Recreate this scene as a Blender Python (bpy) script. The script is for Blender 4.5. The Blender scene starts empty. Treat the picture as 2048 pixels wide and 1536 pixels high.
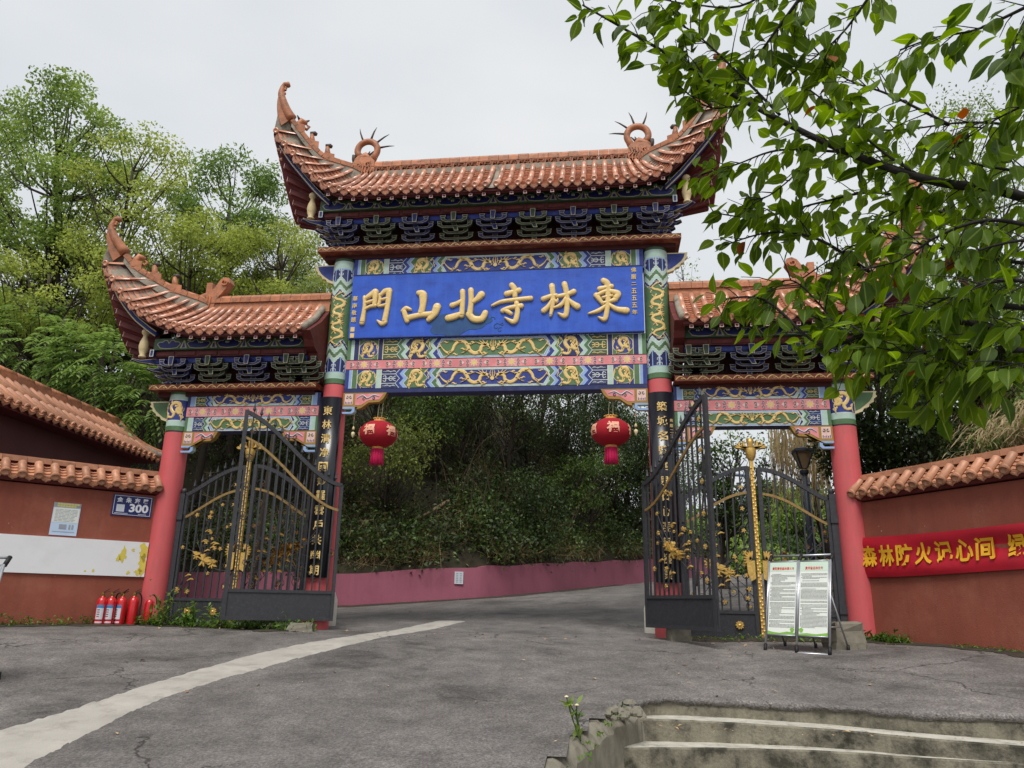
import bpy, math, random
import numpy as np
from mathutils import Vector, Matrix
random.seed(7); RNG = np.random.default_rng(7)
C = bpy.context.scene.collection
R = math.radians

# ------------------------------------------------------------------ camera
CAM = np.array([1.814, -11.921, 0.399])
ROT = np.array([[0.99259806, -0.12029174, 0.01670273],
                [0.12014292, 0.95252655, -0.27974783],
                [0.01774156, 0.27968387, 0.95992821]])       # columns: right, forward, up
FPX = 1519.4
cd = bpy.data.cameras.new('camera'); cd.sensor_width = 36; cd.lens = FPX / 2048 * 36
cd.clip_start = 0.05; cd.clip_end = 900
cam = bpy.data.objects.new('camera', cd); C.objects.link(cam)
_r, _f, _u = ROT[:, 0], ROT[:, 1], ROT[:, 2]
cam.matrix_world = Matrix(((_r[0], _u[0], -_f[0], CAM[0]), (_r[1], _u[1], -_f[1], CAM[1]),
                           (_r[2], _u[2], -_f[2], CAM[2]), (0, 0, 0, 1)))
bpy.context.scene.camera = cam

# ------------------------------------------------------------------ sky, sun, exposure
SUN_EL, SUN_AZ = R(57), R(185)          # azimuth measured from +Y clockwise: behind and left of the camera
wd = bpy.data.worlds.new('World'); bpy.context.scene.world = wd; wd.use_nodes = True
nt = wd.node_tree; nt.nodes.clear()
sky = nt.nodes.new('ShaderNodeTexSky'); sky.sky_type = 'NISHITA'; sky.sun_disc = False
sky.sun_elevation = SUN_EL; sky.sun_rotation = SUN_AZ; sky.dust_density = 4
tc = nt.nodes.new('ShaderNodeTexCoord')
mp = nt.nodes.new('ShaderNodeMapping'); mp.inputs['Scale'].default_value = (1.3, 1.3, 3.2)
cl = nt.nodes.new('ShaderNodeTexNoise'); cl.inputs['Scale'].default_value = 1.6; cl.inputs['Detail'].default_value = 4
cr = nt.nodes.new('ShaderNodeValToRGB')
cr.color_ramp.elements[0].position = .3; cr.color_ramp.elements[0].color = (6.0, 6.4, 6.8, 1)
cr.color_ramp.elements[1].position = .75; cr.color_ramp.elements[1].color = (7.6, 7.7, 7.75, 1)
mx = nt.nodes.new('ShaderNodeMixRGB'); mx.inputs[0].default_value = .95
bg = nt.nodes.new('ShaderNodeBackground'); bg.inputs[1].default_value = .06
wo = nt.nodes.new('ShaderNodeOutputWorld')
L = nt.links.new
L(tc.outputs['Generated'], mp.inputs[0]); L(mp.outputs[0], cl.inputs['Vector']); L(cl.outputs['Fac'], cr.inputs[0])
L(sky.outputs[0], mx.inputs[1]); L(cr.outputs[0], mx.inputs[2]); L(mx.outputs[0], bg.inputs[0]); L(bg.outputs[0], wo.inputs[0])
sd = bpy.data.lights.new('sun', 'SUN'); sd.energy = 1.5; sd.angle = R(24); sd.color = (1, .97, .92)
so = bpy.data.objects.new('sun', sd); C.objects.link(so)
so.rotation_euler = Vector((-math.sin(SUN_AZ) * math.cos(SUN_EL), -math.cos(SUN_AZ) * math.cos(SUN_EL), -math.sin(SUN_EL))).to_track_quat('-Z', 'Y').to_euler()
vs = bpy.context.scene.view_settings
vs.view_transform = 'Standard'; vs.look = 'None'; vs.gamma = 1; vs.use_curve_mapping = False; vs.exposure = 0.95
bpy.context.scene.cycles.max_bounces = 8
bpy.context.scene.cycles.transparent_max_bounces = 8

# ------------------------------------------------------------------ materials
def lin(c):
    c = c / 255
    return c / 12.92 if c <= .04045 else ((c + .055) / 1.055) ** 2.4
def rgb(r, g, b): return (lin(r), lin(g), lin(b), 1)
MAT = {}
def mat(name, col, rough=.6, var=.12, scale=6, bump=0, bscale=40, metal=0, dirt=None, dirt_amt=.5, dscale=2.5, spec=.4, island=0, stretch=(1, 1, 1), coat=0, streak=None, spots=None, dlo=.5):
    """painted / plain surface: base colour with soft mottling, optional patchy dirt and fine relief"""
    m = bpy.data.materials.new(name); m.use_nodes = True; t = m.node_tree; n = t.nodes
    p = n['Principled BSDF']; p.inputs['Roughness'].default_value = rough; p.inputs['Metallic'].default_value = metal
    p.inputs['Specular IOR Level'].default_value = spec
    if coat: p.inputs['Coat Weight'].default_value = coat; p.inputs['Coat Roughness'].default_value = .15
    co = n.new('ShaderNodeTexCoord'); mpn = n.new('ShaderNodeMapping'); mpn.inputs['Scale'].default_value = stretch
    t.links.new(co.outputs['Object'], mpn.inputs[0])
    ns = n.new('ShaderNodeTexNoise'); ns.inputs['Scale'].default_value = scale; ns.inputs['Detail'].default_value = 6
    t.links.new(mpn.outputs[0], ns.inputs['Vector'])
    hs = n.new('ShaderNodeHueSaturation'); hs.inputs['Color'].default_value = rgb(*col)
    mr = n.new('ShaderNodeMapRange'); mr.inputs[1].default_value = .3; mr.inputs[2].default_value = .7
    mr.inputs[3].default_value = 1 - var; mr.inputs[4].default_value = 1 + var
    t.links.new(ns.outputs['Fac'], mr.inputs[0])
    val = mr.outputs[0]
    if island:
        g = n.new('ShaderNodeNewGeometry'); oi = n.new('ShaderNodeObjectInfo')
        ad = n.new('ShaderNodeMath'); ad.operation = 'ADD'
        t.links.new(g.outputs['Random Per Island'], ad.inputs[0]); t.links.new(oi.outputs['Random'], ad.inputs[1])
        fr = n.new('ShaderNodeMath'); fr.operation = 'FRACT'; t.links.new(ad.outputs[0], fr.inputs[0])
        m2 = n.new('ShaderNodeMapRange'); m2.inputs[3].default_value = 1 - island; m2.inputs[4].default_value = 1 + island
        t.links.new(fr.outputs[0], m2.inputs[0])
        ml = n.new('ShaderNodeMath'); ml.operation = 'MULTIPLY'; t.links.new(val, ml.inputs[0]); t.links.new(m2.outputs[0], ml.inputs[1]); val = ml.outputs[0]
    t.links.new(val, hs.inputs['Value'])
    out = hs.outputs[0]
    if dirt:
        d = n.new('ShaderNodeTexNoise'); d.inputs['Scale'].default_value = dscale; d.inputs['Detail'].default_value = 9; d.inputs['Roughness'].default_value = .7
        t.links.new(mpn.outputs[0], d.inputs['Vector'])
        dr = n.new('ShaderNodeMapRange'); dr.inputs[1].default_value = dlo; dr.inputs[2].default_value = dlo + .18; dr.inputs[4].default_value = dirt_amt
        t.links.new(d.outputs['Fac'], dr.inputs[0])
        mix = n.new('ShaderNodeMixRGB'); mix.inputs[2].default_value = rgb(*dirt)
        t.links.new(dr.outputs[0], mix.inputs[0]); t.links.new(out, mix.inputs[1]); out = mix.outputs[0]
    def layer(sc, lo, hi, amt, col, st):
        m3 = n.new('ShaderNodeMapping'); m3.inputs['Scale'].default_value = st; t.links.new(co.outputs['Object'], m3.inputs[0])
        d = n.new('ShaderNodeTexNoise'); d.inputs['Scale'].default_value = sc; d.inputs['Detail'].default_value = 7; d.inputs['Roughness'].default_value = .65; t.links.new(m3.outputs[0], d.inputs['Vector'])
        dr = n.new('ShaderNodeMapRange'); dr.inputs[1].default_value = lo; dr.inputs[2].default_value = hi; dr.inputs[4].default_value = amt; t.links.new(d.outputs['Fac'], dr.inputs[0])
        mix = n.new('ShaderNodeMixRGB'); mix.inputs[2].default_value = rgb(*col); t.links.new(dr.outputs[0], mix.inputs[0]); t.links.new(out, mix.inputs[1]); return mix.outputs[0]
    if streak: out = layer(3.2, .48, .68, streak[1], streak[0], (2.6, 2.6, .28))
    if spots: out = layer(9, .70, .72, .8, spots, (1, 1, 1))
    t.links.new(out, p.inputs['Base Color'])
    if bump:
        b = n.new('ShaderNodeBump'); b.inputs['Strength'].default_value = bump; b.inputs['Distance'].default_value = .01
        bn = n.new('ShaderNodeTexNoise'); bn.inputs['Scale'].default_value = bscale; bn.inputs['Detail'].default_value = 6
        t.links.new(mpn.outputs[0], bn.inputs['Vector']); t.links.new(bn.outputs['Fac'], b.inputs['Height']); t.links.new(b.outputs[0], p.inputs['Normal'])
    MAT[name] = m
    return m
def leafmat(name, dark, light, trans=.35, rough=.5, hue=.015, rib=False):
    m = bpy.data.materials.new(name); m.use_nodes = True; t = m.node_tree; n = t.nodes; out = n['Material Output']
    p = n['Principled BSDF']; p.inputs['Roughness'].default_value = rough; p.inputs['Specular IOR Level'].default_value = .3
    g = n.new('ShaderNodeNewGeometry'); oi = n.new('ShaderNodeObjectInfo'); ad = n.new('ShaderNodeMath'); ad.operation = 'ADD'
    t.links.new(g.outputs['Random Per Island'], ad.inputs[0]); t.links.new(oi.outputs['Random'], ad.inputs[1])
    fr = n.new('ShaderNodeMath'); fr.operation = 'FRACT'; t.links.new(ad.outputs[0], fr.inputs[0])
    co = n.new('ShaderNodeTexCoord'); ns = n.new('ShaderNodeTexNoise'); ns.inputs['Scale'].default_value = .9; ns.inputs['Detail'].default_value = 3
    t.links.new(co.outputs['Object'], ns.inputs['Vector'])
    a2 = n.new('ShaderNodeMath'); a2.operation = 'MULTIPLY_ADD'; a2.inputs[1].default_value = .55
    t.links.new(fr.outputs[0], a2.inputs[0])
    s2 = n.new('ShaderNodeMapRange'); s2.inputs[1].default_value = .35; s2.inputs[2].default_value = .65; s2.inputs[4].default_value = .5
    t.links.new(ns.outputs['Fac'], s2.inputs[0]); t.links.new(s2.outputs[0], a2.inputs[2])
    mix = n.new('ShaderNodeMixRGB'); mix.inputs[1].default_value = rgb(*dark); mix.inputs[2].default_value = rgb(*light)
    t.links.new(a2.outputs[0], mix.inputs[0])
    if rib:       # paler midrib
        at_ = n.new('ShaderNodeAttribute'); at_.attribute_name = 'rib'; rr = n.new('ShaderNodeMapRange'); rr.inputs[1].default_value = .86; rr.inputs[2].default_value = .97; rr.inputs[4].default_value = .55; t.links.new(at_.outputs['Fac'], rr.inputs[0])
        m4 = n.new('ShaderNodeMixRGB'); m4.inputs[2].default_value = rgb(160, 180, 92); t.links.new(rr.outputs[0], m4.inputs[0]); t.links.new(mix.outputs[0], m4.inputs[1]); mix = m4
    t.links.new(mix.outputs[0], p.inputs['Base Color'])
    tr = n.new('ShaderNodeBsdfTranslucent')
    hs = n.new('ShaderNodeHueSaturation'); hs.inputs['Hue'].default_value = .5 - hue; hs.inputs['Saturation'].default_value = 1.1; hs.inputs['Value'].default_value = 1.5
    t.links.new(mix.outputs[0], hs.inputs['Color']); t.links.new(hs.outputs[0], tr.inputs[0])
    ms = n.new('ShaderNodeMixShader'); ms.inputs[0].default_value = trans
    t.links.new(p.outputs[0], ms.inputs[1]); t.links.new(tr.outputs[0], ms.inputs[2]); t.links.new(ms.outputs[0], out.inputs[0])
    MAT[name] = m

mat('column_red', (204, 90, 94), .55, .06, 2.5, bump=.08, dirt=(176, 98, 92), dirt_amt=.45, dscale=3.5, streak=((164, 84, 80), .35))
mat('wall_red', (138, 74, 58), .85, .1, 1.6, bump=.3, bscale=60, dirt=(158, 100, 80), dirt_amt=.5, dscale=1.3, streak=((112, 60, 48), .32), spots=(186, 160, 148))
mat('maroon', (96, 36, 34), .6, .15, 5, bump=.1, dirt=(128, 84, 78), dirt_amt=.35, dscale=9)
mat('maroon_dark', (70, 28, 26), .7, .15, 5)
mat('pink_wall', (156, 90, 108), .85, .08, .7, bump=.25, bscale=30, dirt=(130, 76, 90), dirt_amt=.5, dscale=.6, streak=((126, 78, 90), .22), spots=(120, 90, 96))
mat('blue', (38, 54, 128), .55, .16, 7, dirt=(86, 98, 146), dirt_amt=.4, dscale=9)
mat('deep_blue', (32, 40, 90), .55, .16, 7, dirt=(74, 80, 112), dirt_amt=.35, dscale=9)
mat('light_blue', (140, 166, 208), .55, .1, 8, dirt=(150, 158, 170), dirt_amt=.5, dscale=7)
mat('white', (206, 212, 208), .55, .08, 8, dirt=(170, 168, 156), dirt_amt=.5, dscale=7)
mat('cream', (214, 200, 158), .5, .08, 8)
mat('green', (80, 112, 74), .55, .12, 8, dirt=(112, 130, 104), dirt_amt=.45, dscale=7)
mat('deep_green', (54, 80, 54), .55, .12, 8, dirt=(90, 108, 86), dirt_amt=.4, dscale=7)
mat('mint', (172, 198, 186), .55, .1, 8, dirt=(168, 176, 164), dirt_amt=.55, dscale=7)
mat('pink', (216, 130, 132), .55, .14, 3, dirt=(222, 176, 176), dirt_amt=.6, dscale=3)
mat('pale_pink', (222, 186, 182), .55, .06, 8)
mat('ochre', (152, 120, 52), .5, .1, 10)
mat('gold', (222, 190, 120), .38, .1, 18, bump=.15, bscale=60, spec=.6)
mat('rail_gold', (150, 122, 74), .5, .2, 30, metal=.4, bump=.3, bscale=90)
mat('gold_metal', (216, 178, 98), .36, .2, 30, metal=.5, bump=.5, bscale=90)
mat('board_blue', (38, 84, 188), .42, .12, 3.5, bump=.15, bscale=14, dirt=(30, 58, 146), dirt_amt=.55, dscale=3.6, stretch=(1, 1, 1.7), streak=((66, 108, 204), .4))
mat('patch_teal', (28, 70, 122), .5, .18, 9, bump=.1, dirt=(30, 88, 120), dirt_amt=.5, dscale=6)
mat('tile', (190, 132, 104), .32, .22, 9, island=.26, spec=.6, dirt=(126, 88, 70), dirt_amt=.6, dscale=14, coat=.2)
mat('tile_wall', (184, 128, 98), .45, .2, 12, island=.24, bump=.15, dirt=(150, 126, 100), dirt_amt=.6, dscale=16)
mat('terracotta', (176, 114, 80), .5, .2, 10, island=.16, bump=.4, dirt=(100, 82, 66), dirt_amt=.8, dscale=9)
mat('mortar', (150, 142, 128), .9, .22, 14, bump=.6, bscale=30, dirt=(70, 66, 56), dirt_amt=.85, dscale=7)
mat('spike', (70, 60, 54), .6, .1)
mat('vase', (206, 186, 140), .5, .1, 20, bump=.15)
mat('cornice', (116, 54, 36), .6, .2, 8, dirt=(172, 130, 98), dirt_amt=.7, dscale=4)
mat('iron', (48, 49, 54), .5, .14, 14, bump=.25, bscale=160, spec=.5, dirt=(84, 80, 78), dirt_amt=.35, dscale=26)
mat('black_lacquer', (22, 24, 32), .28, .12, 6, spec=.5, coat=.2)
mat('lantern_red', (158, 16, 34), .85, .12, 30, bump=.2, bscale=200)
mat('lantern_gold', (226, 170, 92), .5, .12, 40)
mat('lantern_motif', (228, 168, 140), .6, .08, 30)
mat('tassel', (206, 28, 88), .7, .2, 60, stretch=(1, 1, .05))
mat('rope', (196, 196, 160), .8)
mat('extinguisher_red', (196, 26, 34), .28, .06, 8, spec=.6, coat=.3)
mat('rubber', (24, 24, 26), .6)
mat('sticker', (200, 206, 214), .5, .05)
mat('sticker_blue', (60, 130, 180), .5)
mat('brass', (150, 120, 60), .4, .1, metal=.7)
mat('alu', (176, 178, 182), .35, .06, 30, metal=.7)
mat('board_paper', (222, 226, 218), .45, .03, 4)
mat('paper_green', (200, 220, 202), .5, .05, 3)
mat('paper_hill', (126, 176, 74), .5, .15, 8)
mat('ink', (92, 94, 92), .7)
mat('trim', (168, 160, 132), .55, .12, 10)  # dulled cream for outlines under the eaves: their shade is in the colour
mat('bracket_blue', (30, 40, 96), .55, .14, 8)  # darker copy of blue, with the under-eave shade put into the paint
mat('bracket_green', (44, 62, 46), .55, .14, 8)  # green darkened the same way to carry the shade below the roof
mat('ink_grey', (150, 156, 164), .7)
mat('red_print', (206, 48, 44), .6)
mat('plate_blue', (24, 34, 98), .35, .06)
mat('plate_white', (226, 228, 236), .4, .04)
mat('poster_blue', (188, 208, 232), .5, .06)
mat('poster_yellow', (206, 196, 120), .5, .1)
mat('white_board', (226, 226, 228), .45, .025, 1.5, dirt=(206, 206, 206), dirt_amt=.4, dscale=2)
mat('yellow_paint', (214, 196, 84), .6, .08, 12)
mat('banner', (172, 18, 40), .5, .08, 4, spec=.5)
mat('banner_text', (222, 168, 36), .55, .05)
mat('grey_pole', (128, 138, 156), .5, .08)
mat('lamp_dark', (52, 58, 70), .5, .1)
mat('lamp_glass', (150, 128, 98), .3, .1)
mat('stone', (124, 119, 106), .9, .16, 8, bump=.5, bscale=25, dirt=(96, 92, 80), dirt_amt=.6, dscale=6)
mat('white_stone', (196, 192, 180), .8, .1, 6, bump=.3, dirt=(140, 136, 120), dirt_amt=.5)
mat('bark', (62, 54, 46), .9, .3, 12, bump=.8, bscale=30, stretch=(3, 3, .6))
mat('dark_bark', (44, 40, 38), .9, .3, 16, bump=.8, bscale=40)
mat('soil', (52, 46, 34), .95, .3, 3, bump=.8, bscale=8, dirt=(42, 52, 28), dirt_amt=.8, dscale=1.5)
mat('stem', (84, 72, 56), .9, .25, 8)
mat('dead_wood', (138, 118, 92), .9, .2, 8)
mat('dry_leaf', (168, 140, 104), .8, .2, 10, island=.3)
mat('bld_wall', (92, 56, 54), .9, .1, 2)
leafmat('leaf_cherry', (46, 72, 20), (120, 150, 46), .6, .5, .012, rib=True)
leafmat('leaf_rust', (120, 66, 30), (150, 90, 40), .4)
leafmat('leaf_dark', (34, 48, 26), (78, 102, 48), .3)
leafmat('leaf_bank', (28, 38, 22), (66, 86, 42), .26)
leafmat('leaf_bank_light', (44, 62, 30), (98, 124, 58), .32)
leafmat('leaf_bank_yellow', (70, 84, 38), (140, 152, 78), .36)
leafmat('leaf_mid', (70, 96, 46), (152, 176, 92), .42)
leafmat('leaf_yellow', (100, 120, 50), (186, 198, 108), .42)
leafmat('leaf_bright', (70, 98, 48), (146, 174, 98), .4)
leafmat('leaf_pale', (86, 106, 66), (150, 170, 104), .35)
leafmat('dry_grass', (112, 98, 70), (186, 166, 126), .25, .7, 0)
leafmat('grass', (50, 78, 30), (112, 146, 60), .35)

mat('verge_dirt', (58, 50, 42), .95, .3, 6, bump=.9, bscale=50, dirt=(58, 64, 40), dirt_amt=.7, dscale=3)
def special():
    # asphalt: aggregate, polished and dark patches, hairline cracks
    m = bpy.data.materials.new('asphalt'); m.use_nodes = True; t = m.node_tree; n = t.nodes; p = n['Principled BSDF']
    p.inputs['Roughness'].default_value = .8; p.inputs['Specular IOR Level'].default_value = .35
    co = n.new('ShaderNodeTexCoord')
    def noise(sc, de, ro=.6, st=(1, 1, 1), dist=0):
        mp_ = n.new('ShaderNodeMapping'); mp_.inputs['Scale'].default_value = st; mp_.inputs['Rotation'].default_value = (0, 0, .12); t.links.new(co.outputs['Object'], mp_.inputs[0])
        x = n.new('ShaderNodeTexNoise'); x.inputs['Scale'].default_value = sc; x.inputs['Detail'].default_value = de; x.inputs['Roughness'].default_value = ro; x.inputs['Distortion'].default_value = dist
        t.links.new(mp_.outputs[0], x.inputs['Vector']); return x
    big, track, mid, fine = noise(.7, 8, .66, dist=.4), noise(.8, 4, .5, (1.4, .22, 1)), noise(3.4, 7, .72), noise(48, 3, .8)
    vo = n.new('ShaderNodeTexVoronoi'); vo.inputs['Scale'].default_value = 70; t.links.new(co.outputs['Object'], vo.inputs['Vector'])
    r1 = n.new('ShaderNodeValToRGB'); e = r1.color_ramp.elements
    e[0].position = .36; e[0].color = rgb(74, 70, 68); e[1].position = .62; e[1].color = rgb(112, 107, 104)
    e2 = r1.color_ramp.elements.new(.44); e2.color = rgb(96, 92, 89)
    t.links.new(big.outputs['Fac'], r1.inputs[0])
    def mul(colsock, fac, lo, hi, a=.3, b=.7):
        r = n.new('ShaderNodeMapRange'); r.inputs[1].default_value = a; r.inputs[2].default_value = b; r.inputs[3].default_value = lo; r.inputs[4].default_value = hi
        t.links.new(fac, r.inputs[0]); h = n.new('ShaderNodeHueSaturation'); t.links.new(colsock, h.inputs['Color']); t.links.new(r.outputs[0], h.inputs['Value']); return h.outputs[0]
    c = mul(r1.outputs[0], track.outputs['Fac'], .9, 1.12); c = mul(c, mid.outputs['Fac'], .7, 1.3); c = mul(c, fine.outputs['Fac'], .66, 1.34); c = mul(c, vo.outputs['Color'], .62, 1.42, 0, 1)
    # cracks: edges of large distorted cells
    wv = noise(1.6, 5, .6); sc = n.new('ShaderNodeVectorMath'); sc.operation = 'SCALE'; sc.inputs['Scale'].default_value = .7; t.links.new(wv.outputs['Color'], sc.inputs[0])
    ad = n.new('ShaderNodeVectorMath'); t.links.new(co.outputs['Object'], ad.inputs[0]); t.links.new(sc.outputs[0], ad.inputs[1])
    ck = n.new('ShaderNodeTexVoronoi'); ck.feature = 'DISTANCE_TO_EDGE'; ck.inputs['Scale'].default_value = .42; t.links.new(ad.outputs[0], ck.inputs['Vector'])
    cr_ = n.new('ShaderNodeMapRange'); cr_.inputs[1].default_value = .0015; cr_.inputs[2].default_value = .007; cr_.inputs[3].default_value = .8; cr_.inputs[4].default_value = 0; t.links.new(ck.outputs['Distance'], cr_.inputs[0])
    gate_ = n.new('ShaderNodeMapRange'); gate_.inputs[1].default_value = .47; gate_.inputs[2].default_value = .53; t.links.new(noise(.5, 2).outputs['Fac'], gate_.inputs[0])
    ml = n.new('ShaderNodeMath'); ml.operation = 'MULTIPLY'; t.links.new(cr_.outputs[0], ml.inputs[0]); t.links.new(gate_.outputs[0], ml.inputs[1])
    mix = n.new('ShaderNodeMixRGB'); mix.inputs[2].default_value = rgb(34, 32, 30); t.links.new(ml.outputs[0], mix.inputs[0]); t.links.new(c, mix.inputs[1])
    t.links.new(mix.outputs[0], p.inputs['Base Color'])
    b = n.new('ShaderNodeBump'); b.inputs['Strength'].default_value = .5; b.inputs['Distance'].default_value = .012
    t.links.new(vo.outputs['Distance'], b.inputs['Height']); t.links.new(b.outputs[0], p.inputs['Normal']); MAT['asphalt'] = m
special()
mat('concrete_strip', (164, 159, 151), .85, .12, 3, bump=.4, bscale=70, dirt=(128, 123, 117), dirt_amt=.7, dscale=4)
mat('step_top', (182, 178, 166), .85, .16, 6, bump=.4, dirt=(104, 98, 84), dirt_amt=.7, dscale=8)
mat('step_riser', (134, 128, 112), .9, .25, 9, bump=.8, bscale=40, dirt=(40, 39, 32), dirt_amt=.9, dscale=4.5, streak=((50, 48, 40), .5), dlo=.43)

# ------------------------------------------------------------------ mesh helpers
def link(o, parent=None):
    C.objects.link(o)
    if parent is not None: o.parent = parent
    return o
def tag(o, label, cat, group=None, kind=None):
    if label: o['label'] = label
    if cat: o['category'] = cat
    if group: o['group'] = group
    if kind: o['kind'] = kind
    return o
def empty(name, loc=(0, 0, 0), parent=None):
    o = bpy.data.objects.new(name, None); o.location = loc; o.empty_display_size = .1
    return link(o, parent)
class MB:
    def __init__(s): s.v = []; s.f = []; s.m = []; s.ms = []; s.sm = []
    def mi(s, name):
        if name not in s.ms: s.ms.append(name)
        return s.ms.index(name)
    def add(s, vs_, fs, m, smooth=False):
        b = len(s.v); s.v.extend([tuple(map(float, p)) for p in vs_]); k = s.mi(m)
        for f in fs: s.f.append(tuple(b + i for i in f)); s.m.append(k); s.sm.append(smooth)
    def poly(s, pts, m): s.add(pts, [tuple(range(len(pts)))], m)
    def box(s, c, d, m, rz=0, skew=None):
        x, y, z = d[0] / 2, d[1] / 2, d[2] / 2; cs, sn = math.cos(rz), math.sin(rz); vs_ = []
        for dz in (-z, z):
            for dx, dy in ((-x, -y), (x, -y), (x, y), (-x, y)):
                vs_.append((c[0] + dx * cs - dy * sn, c[1] + dx * sn + dy * cs, c[2] + dz))
        s.add(vs_, [(3, 2, 1, 0), (4, 5, 6, 7), (0, 1, 5, 4), (1, 2, 6, 5), (2, 3, 7, 6), (3, 0, 4, 7)], m)
    def bar(s, a, b, w, h, m, up=(0, 0, 1)):
        a, b = Vector(a), Vector(b); d = (b - a).normalized(); u = Vector(up)
        if abs(d.dot(u)) > .98: u = Vector((0, 1, 0))
        r = d.cross(u).normalized(); u = r.cross(d); vs_ = []
        for p in (a, b):
            for i, j in ((-1, -1), (1, -1), (1, 1), (-1, 1)): vs_.append(p + r * i * w / 2 + u * j * h / 2)
        s.add(vs_, [(3, 2, 1, 0), (4, 5, 6, 7), (0, 1, 5, 4), (1, 2, 6, 5), (2, 3, 7, 6), (3, 0, 4, 7)], m)
    def tube(s, path, rad, m, n=8, caps=True, smooth=True, flat=1):
        P = [Vector(p) for p in path]; k = len(P); rad = [rad] * k if isinstance(rad, (int, float)) else rad; vs_ = []; u = None
        for i, p in enumerate(P):
            d = (P[min(i + 1, k - 1)] - P[max(i - 1, 0)]).normalized()
            if u is None:
                a = Vector((0, 0, 1)) if abs(d.z) < .9 else Vector((0, 1, 0)); u = (a - d * a.dot(d)).normalized()
            else:
                u = (u - d * u.dot(d)); u = u.normalized() if u.length > 1e-6 else d.orthogonal().normalized()
            w = d.cross(u)
            for j in range(n):
                t = 2 * math.pi * j / n; vs_.append(p + (u * math.cos(t) * flat + w * math.sin(t)) * rad[i])
        fs = [(i * n + j, i * n + (j + 1) % n, (i + 1) * n + (j + 1) % n, (i + 1) * n + j) for i in range(k - 1) for j in range(n)]
        if caps: fs += [tuple(range(n))[::-1], tuple((k - 1) * n + j for j in range(n))]
        s.add(vs_, fs, m, smooth)
    def lathe(s, prof, o, m, n=16, smooth=True, a0=0, a1=2 * math.pi, axis=None):
        vs_ = []; full = abs(a1 - a0 - 2 * math.pi) < 1e-6; q = n if full else n + 1
        M = axis.to_track_quat('Z', 'Y').to_matrix() if axis is not None else None
        for r, z in prof:
            for j in range(q):
                t = a0 + (a1 - a0) * j / n; p = Vector((r * math.cos(t), r * math.sin(t), z))
                if M: p = M @ p
                vs_.append((o[0] + p.x, o[1] + p.y, o[2] + p.z))
        fs = []
        for i in range(len(prof) - 1):
            for j in range(n):
                j2 = (j + 1) % q; fs.append((i * q + j, i * q + j2, (i + 1) * q + j2, (i + 1) * q + j))
        s.add(vs_, fs, m, smooth)
    def prism(s, poly, fn, h0, h1, m, side=None):
        """extrude a 2D outline: fn(u, v, h) -> xyz, front face at h1"""
        n = len(poly); vs_ = [fn(u, v, h0) for u, v in poly] + [fn(u, v, h1) for u, v in poly]
        s.add(vs_, [tuple(range(n, 2 * n))], m)
        s.add(vs_, [(i, (i + 1) % n, n + (i + 1) % n, n + i) for i in range(n)] + [tuple(range(n))[::-1]], side or m)
    def stroke(s, pts, w, fn, h0, h1, m, res=6, closed=False):
        """raised brush stroke along 2D points with varying width"""
        P, W = smooth2(pts, w, res)
        k = len(P); vs_ = []
        for i in range(k):
            a, b = P[max(i - 1, 0)], P[min(i + 1, k - 1)]; dx, dy = b[0] - a[0], b[1] - a[1]; l = math.hypot(dx, dy) or 1
            nx, ny = -dy / l * W[i] / 2, dx / l * W[i] / 2
            vs_ += [fn(P[i][0] + nx, P[i][1] + ny, h0), fn(P[i][0] + nx * .55, P[i][1] + ny * .55, h1), fn(P[i][0] - nx * .55, P[i][1] - ny * .55, h1), fn(P[i][0] - nx, P[i][1] - ny, h0)]
        fs = [(4 * i + j, 4 * i + j + 1, 4 * i + 5 + j, 4 * i + 4 + j) for i in range(k - 1) for j in range(3)]
        fs += [(0, 3, 2, 1), (4 * k - 4, 4 * k - 3, 4 * k - 2, 4 * k - 1)]
        s.add(vs_, fs, m)
    def mesh(s, name):
        me = bpy.data.meshes.new(name); me.from_pydata(s.v, [], s.f)
        for x in s.ms: me.materials.append(MAT[x])
        if s.m: me.polygons.foreach_set('material_index', s.m); me.polygons.foreach_set('use_smooth', s.sm)
        me.update(); return me
    def build(s, name, parent=None, loc=None, rz=0):
        o = bpy.data.objects.new(name, s.mesh(name))
        if loc is not None: o.location = loc
        if rz: o.rotation_euler = (0, 0, rz)
        return link(o, parent)
def smooth2(pts, w, res):
    k = len(pts); w = [w] * k if isinstance(w, (int, float)) else list(w)
    if k < 3 or res <= 1: return list(pts), w
    D = len(pts[0]); P = []; W = []
    for i in range(k - 1):
        p0, p1, p2, p3 = pts[max(i - 1, 0)], pts[i], pts[i + 1], pts[min(i + 2, k - 1)]
        for j in range(res):
            t = j / res
            P.append(tuple(.5 * (2 * p1[d] + (p2[d] - p0[d]) * t + (2 * p0[d] - 5 * p1[d] + 4 * p2[d] - p3[d]) * t * t + (3 * p1[d] - p0[d] - 3 * p2[d] + p3[d]) * t ** 3) for d in range(D)))
            W.append(w[i] + (w[i + 1] - w[i]) * t)
    P.append(tuple(pts[-1])); W.append(w[-1]); return P, W
def spline3(pts, res=6): return smooth2(pts, 1, res)[0]
def inst(me, name, parent, M):
    o = bpy.data.objects.new(name, me); o.matrix_local = M; return link(o, parent)
def sm(t): t = min(1, max(0, t)); return t * t * (3 - 2 * t)
def at(u, v, D):
    """a place in the world seen in direction (u, v) and D metres in front of the lens: used only to measure positions"""
    return CAM + (ROT @ np.array([(u - 1024) / FPX, 1, (768 - v) / FPX])) * D
FONT_CACHE = {}
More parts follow.
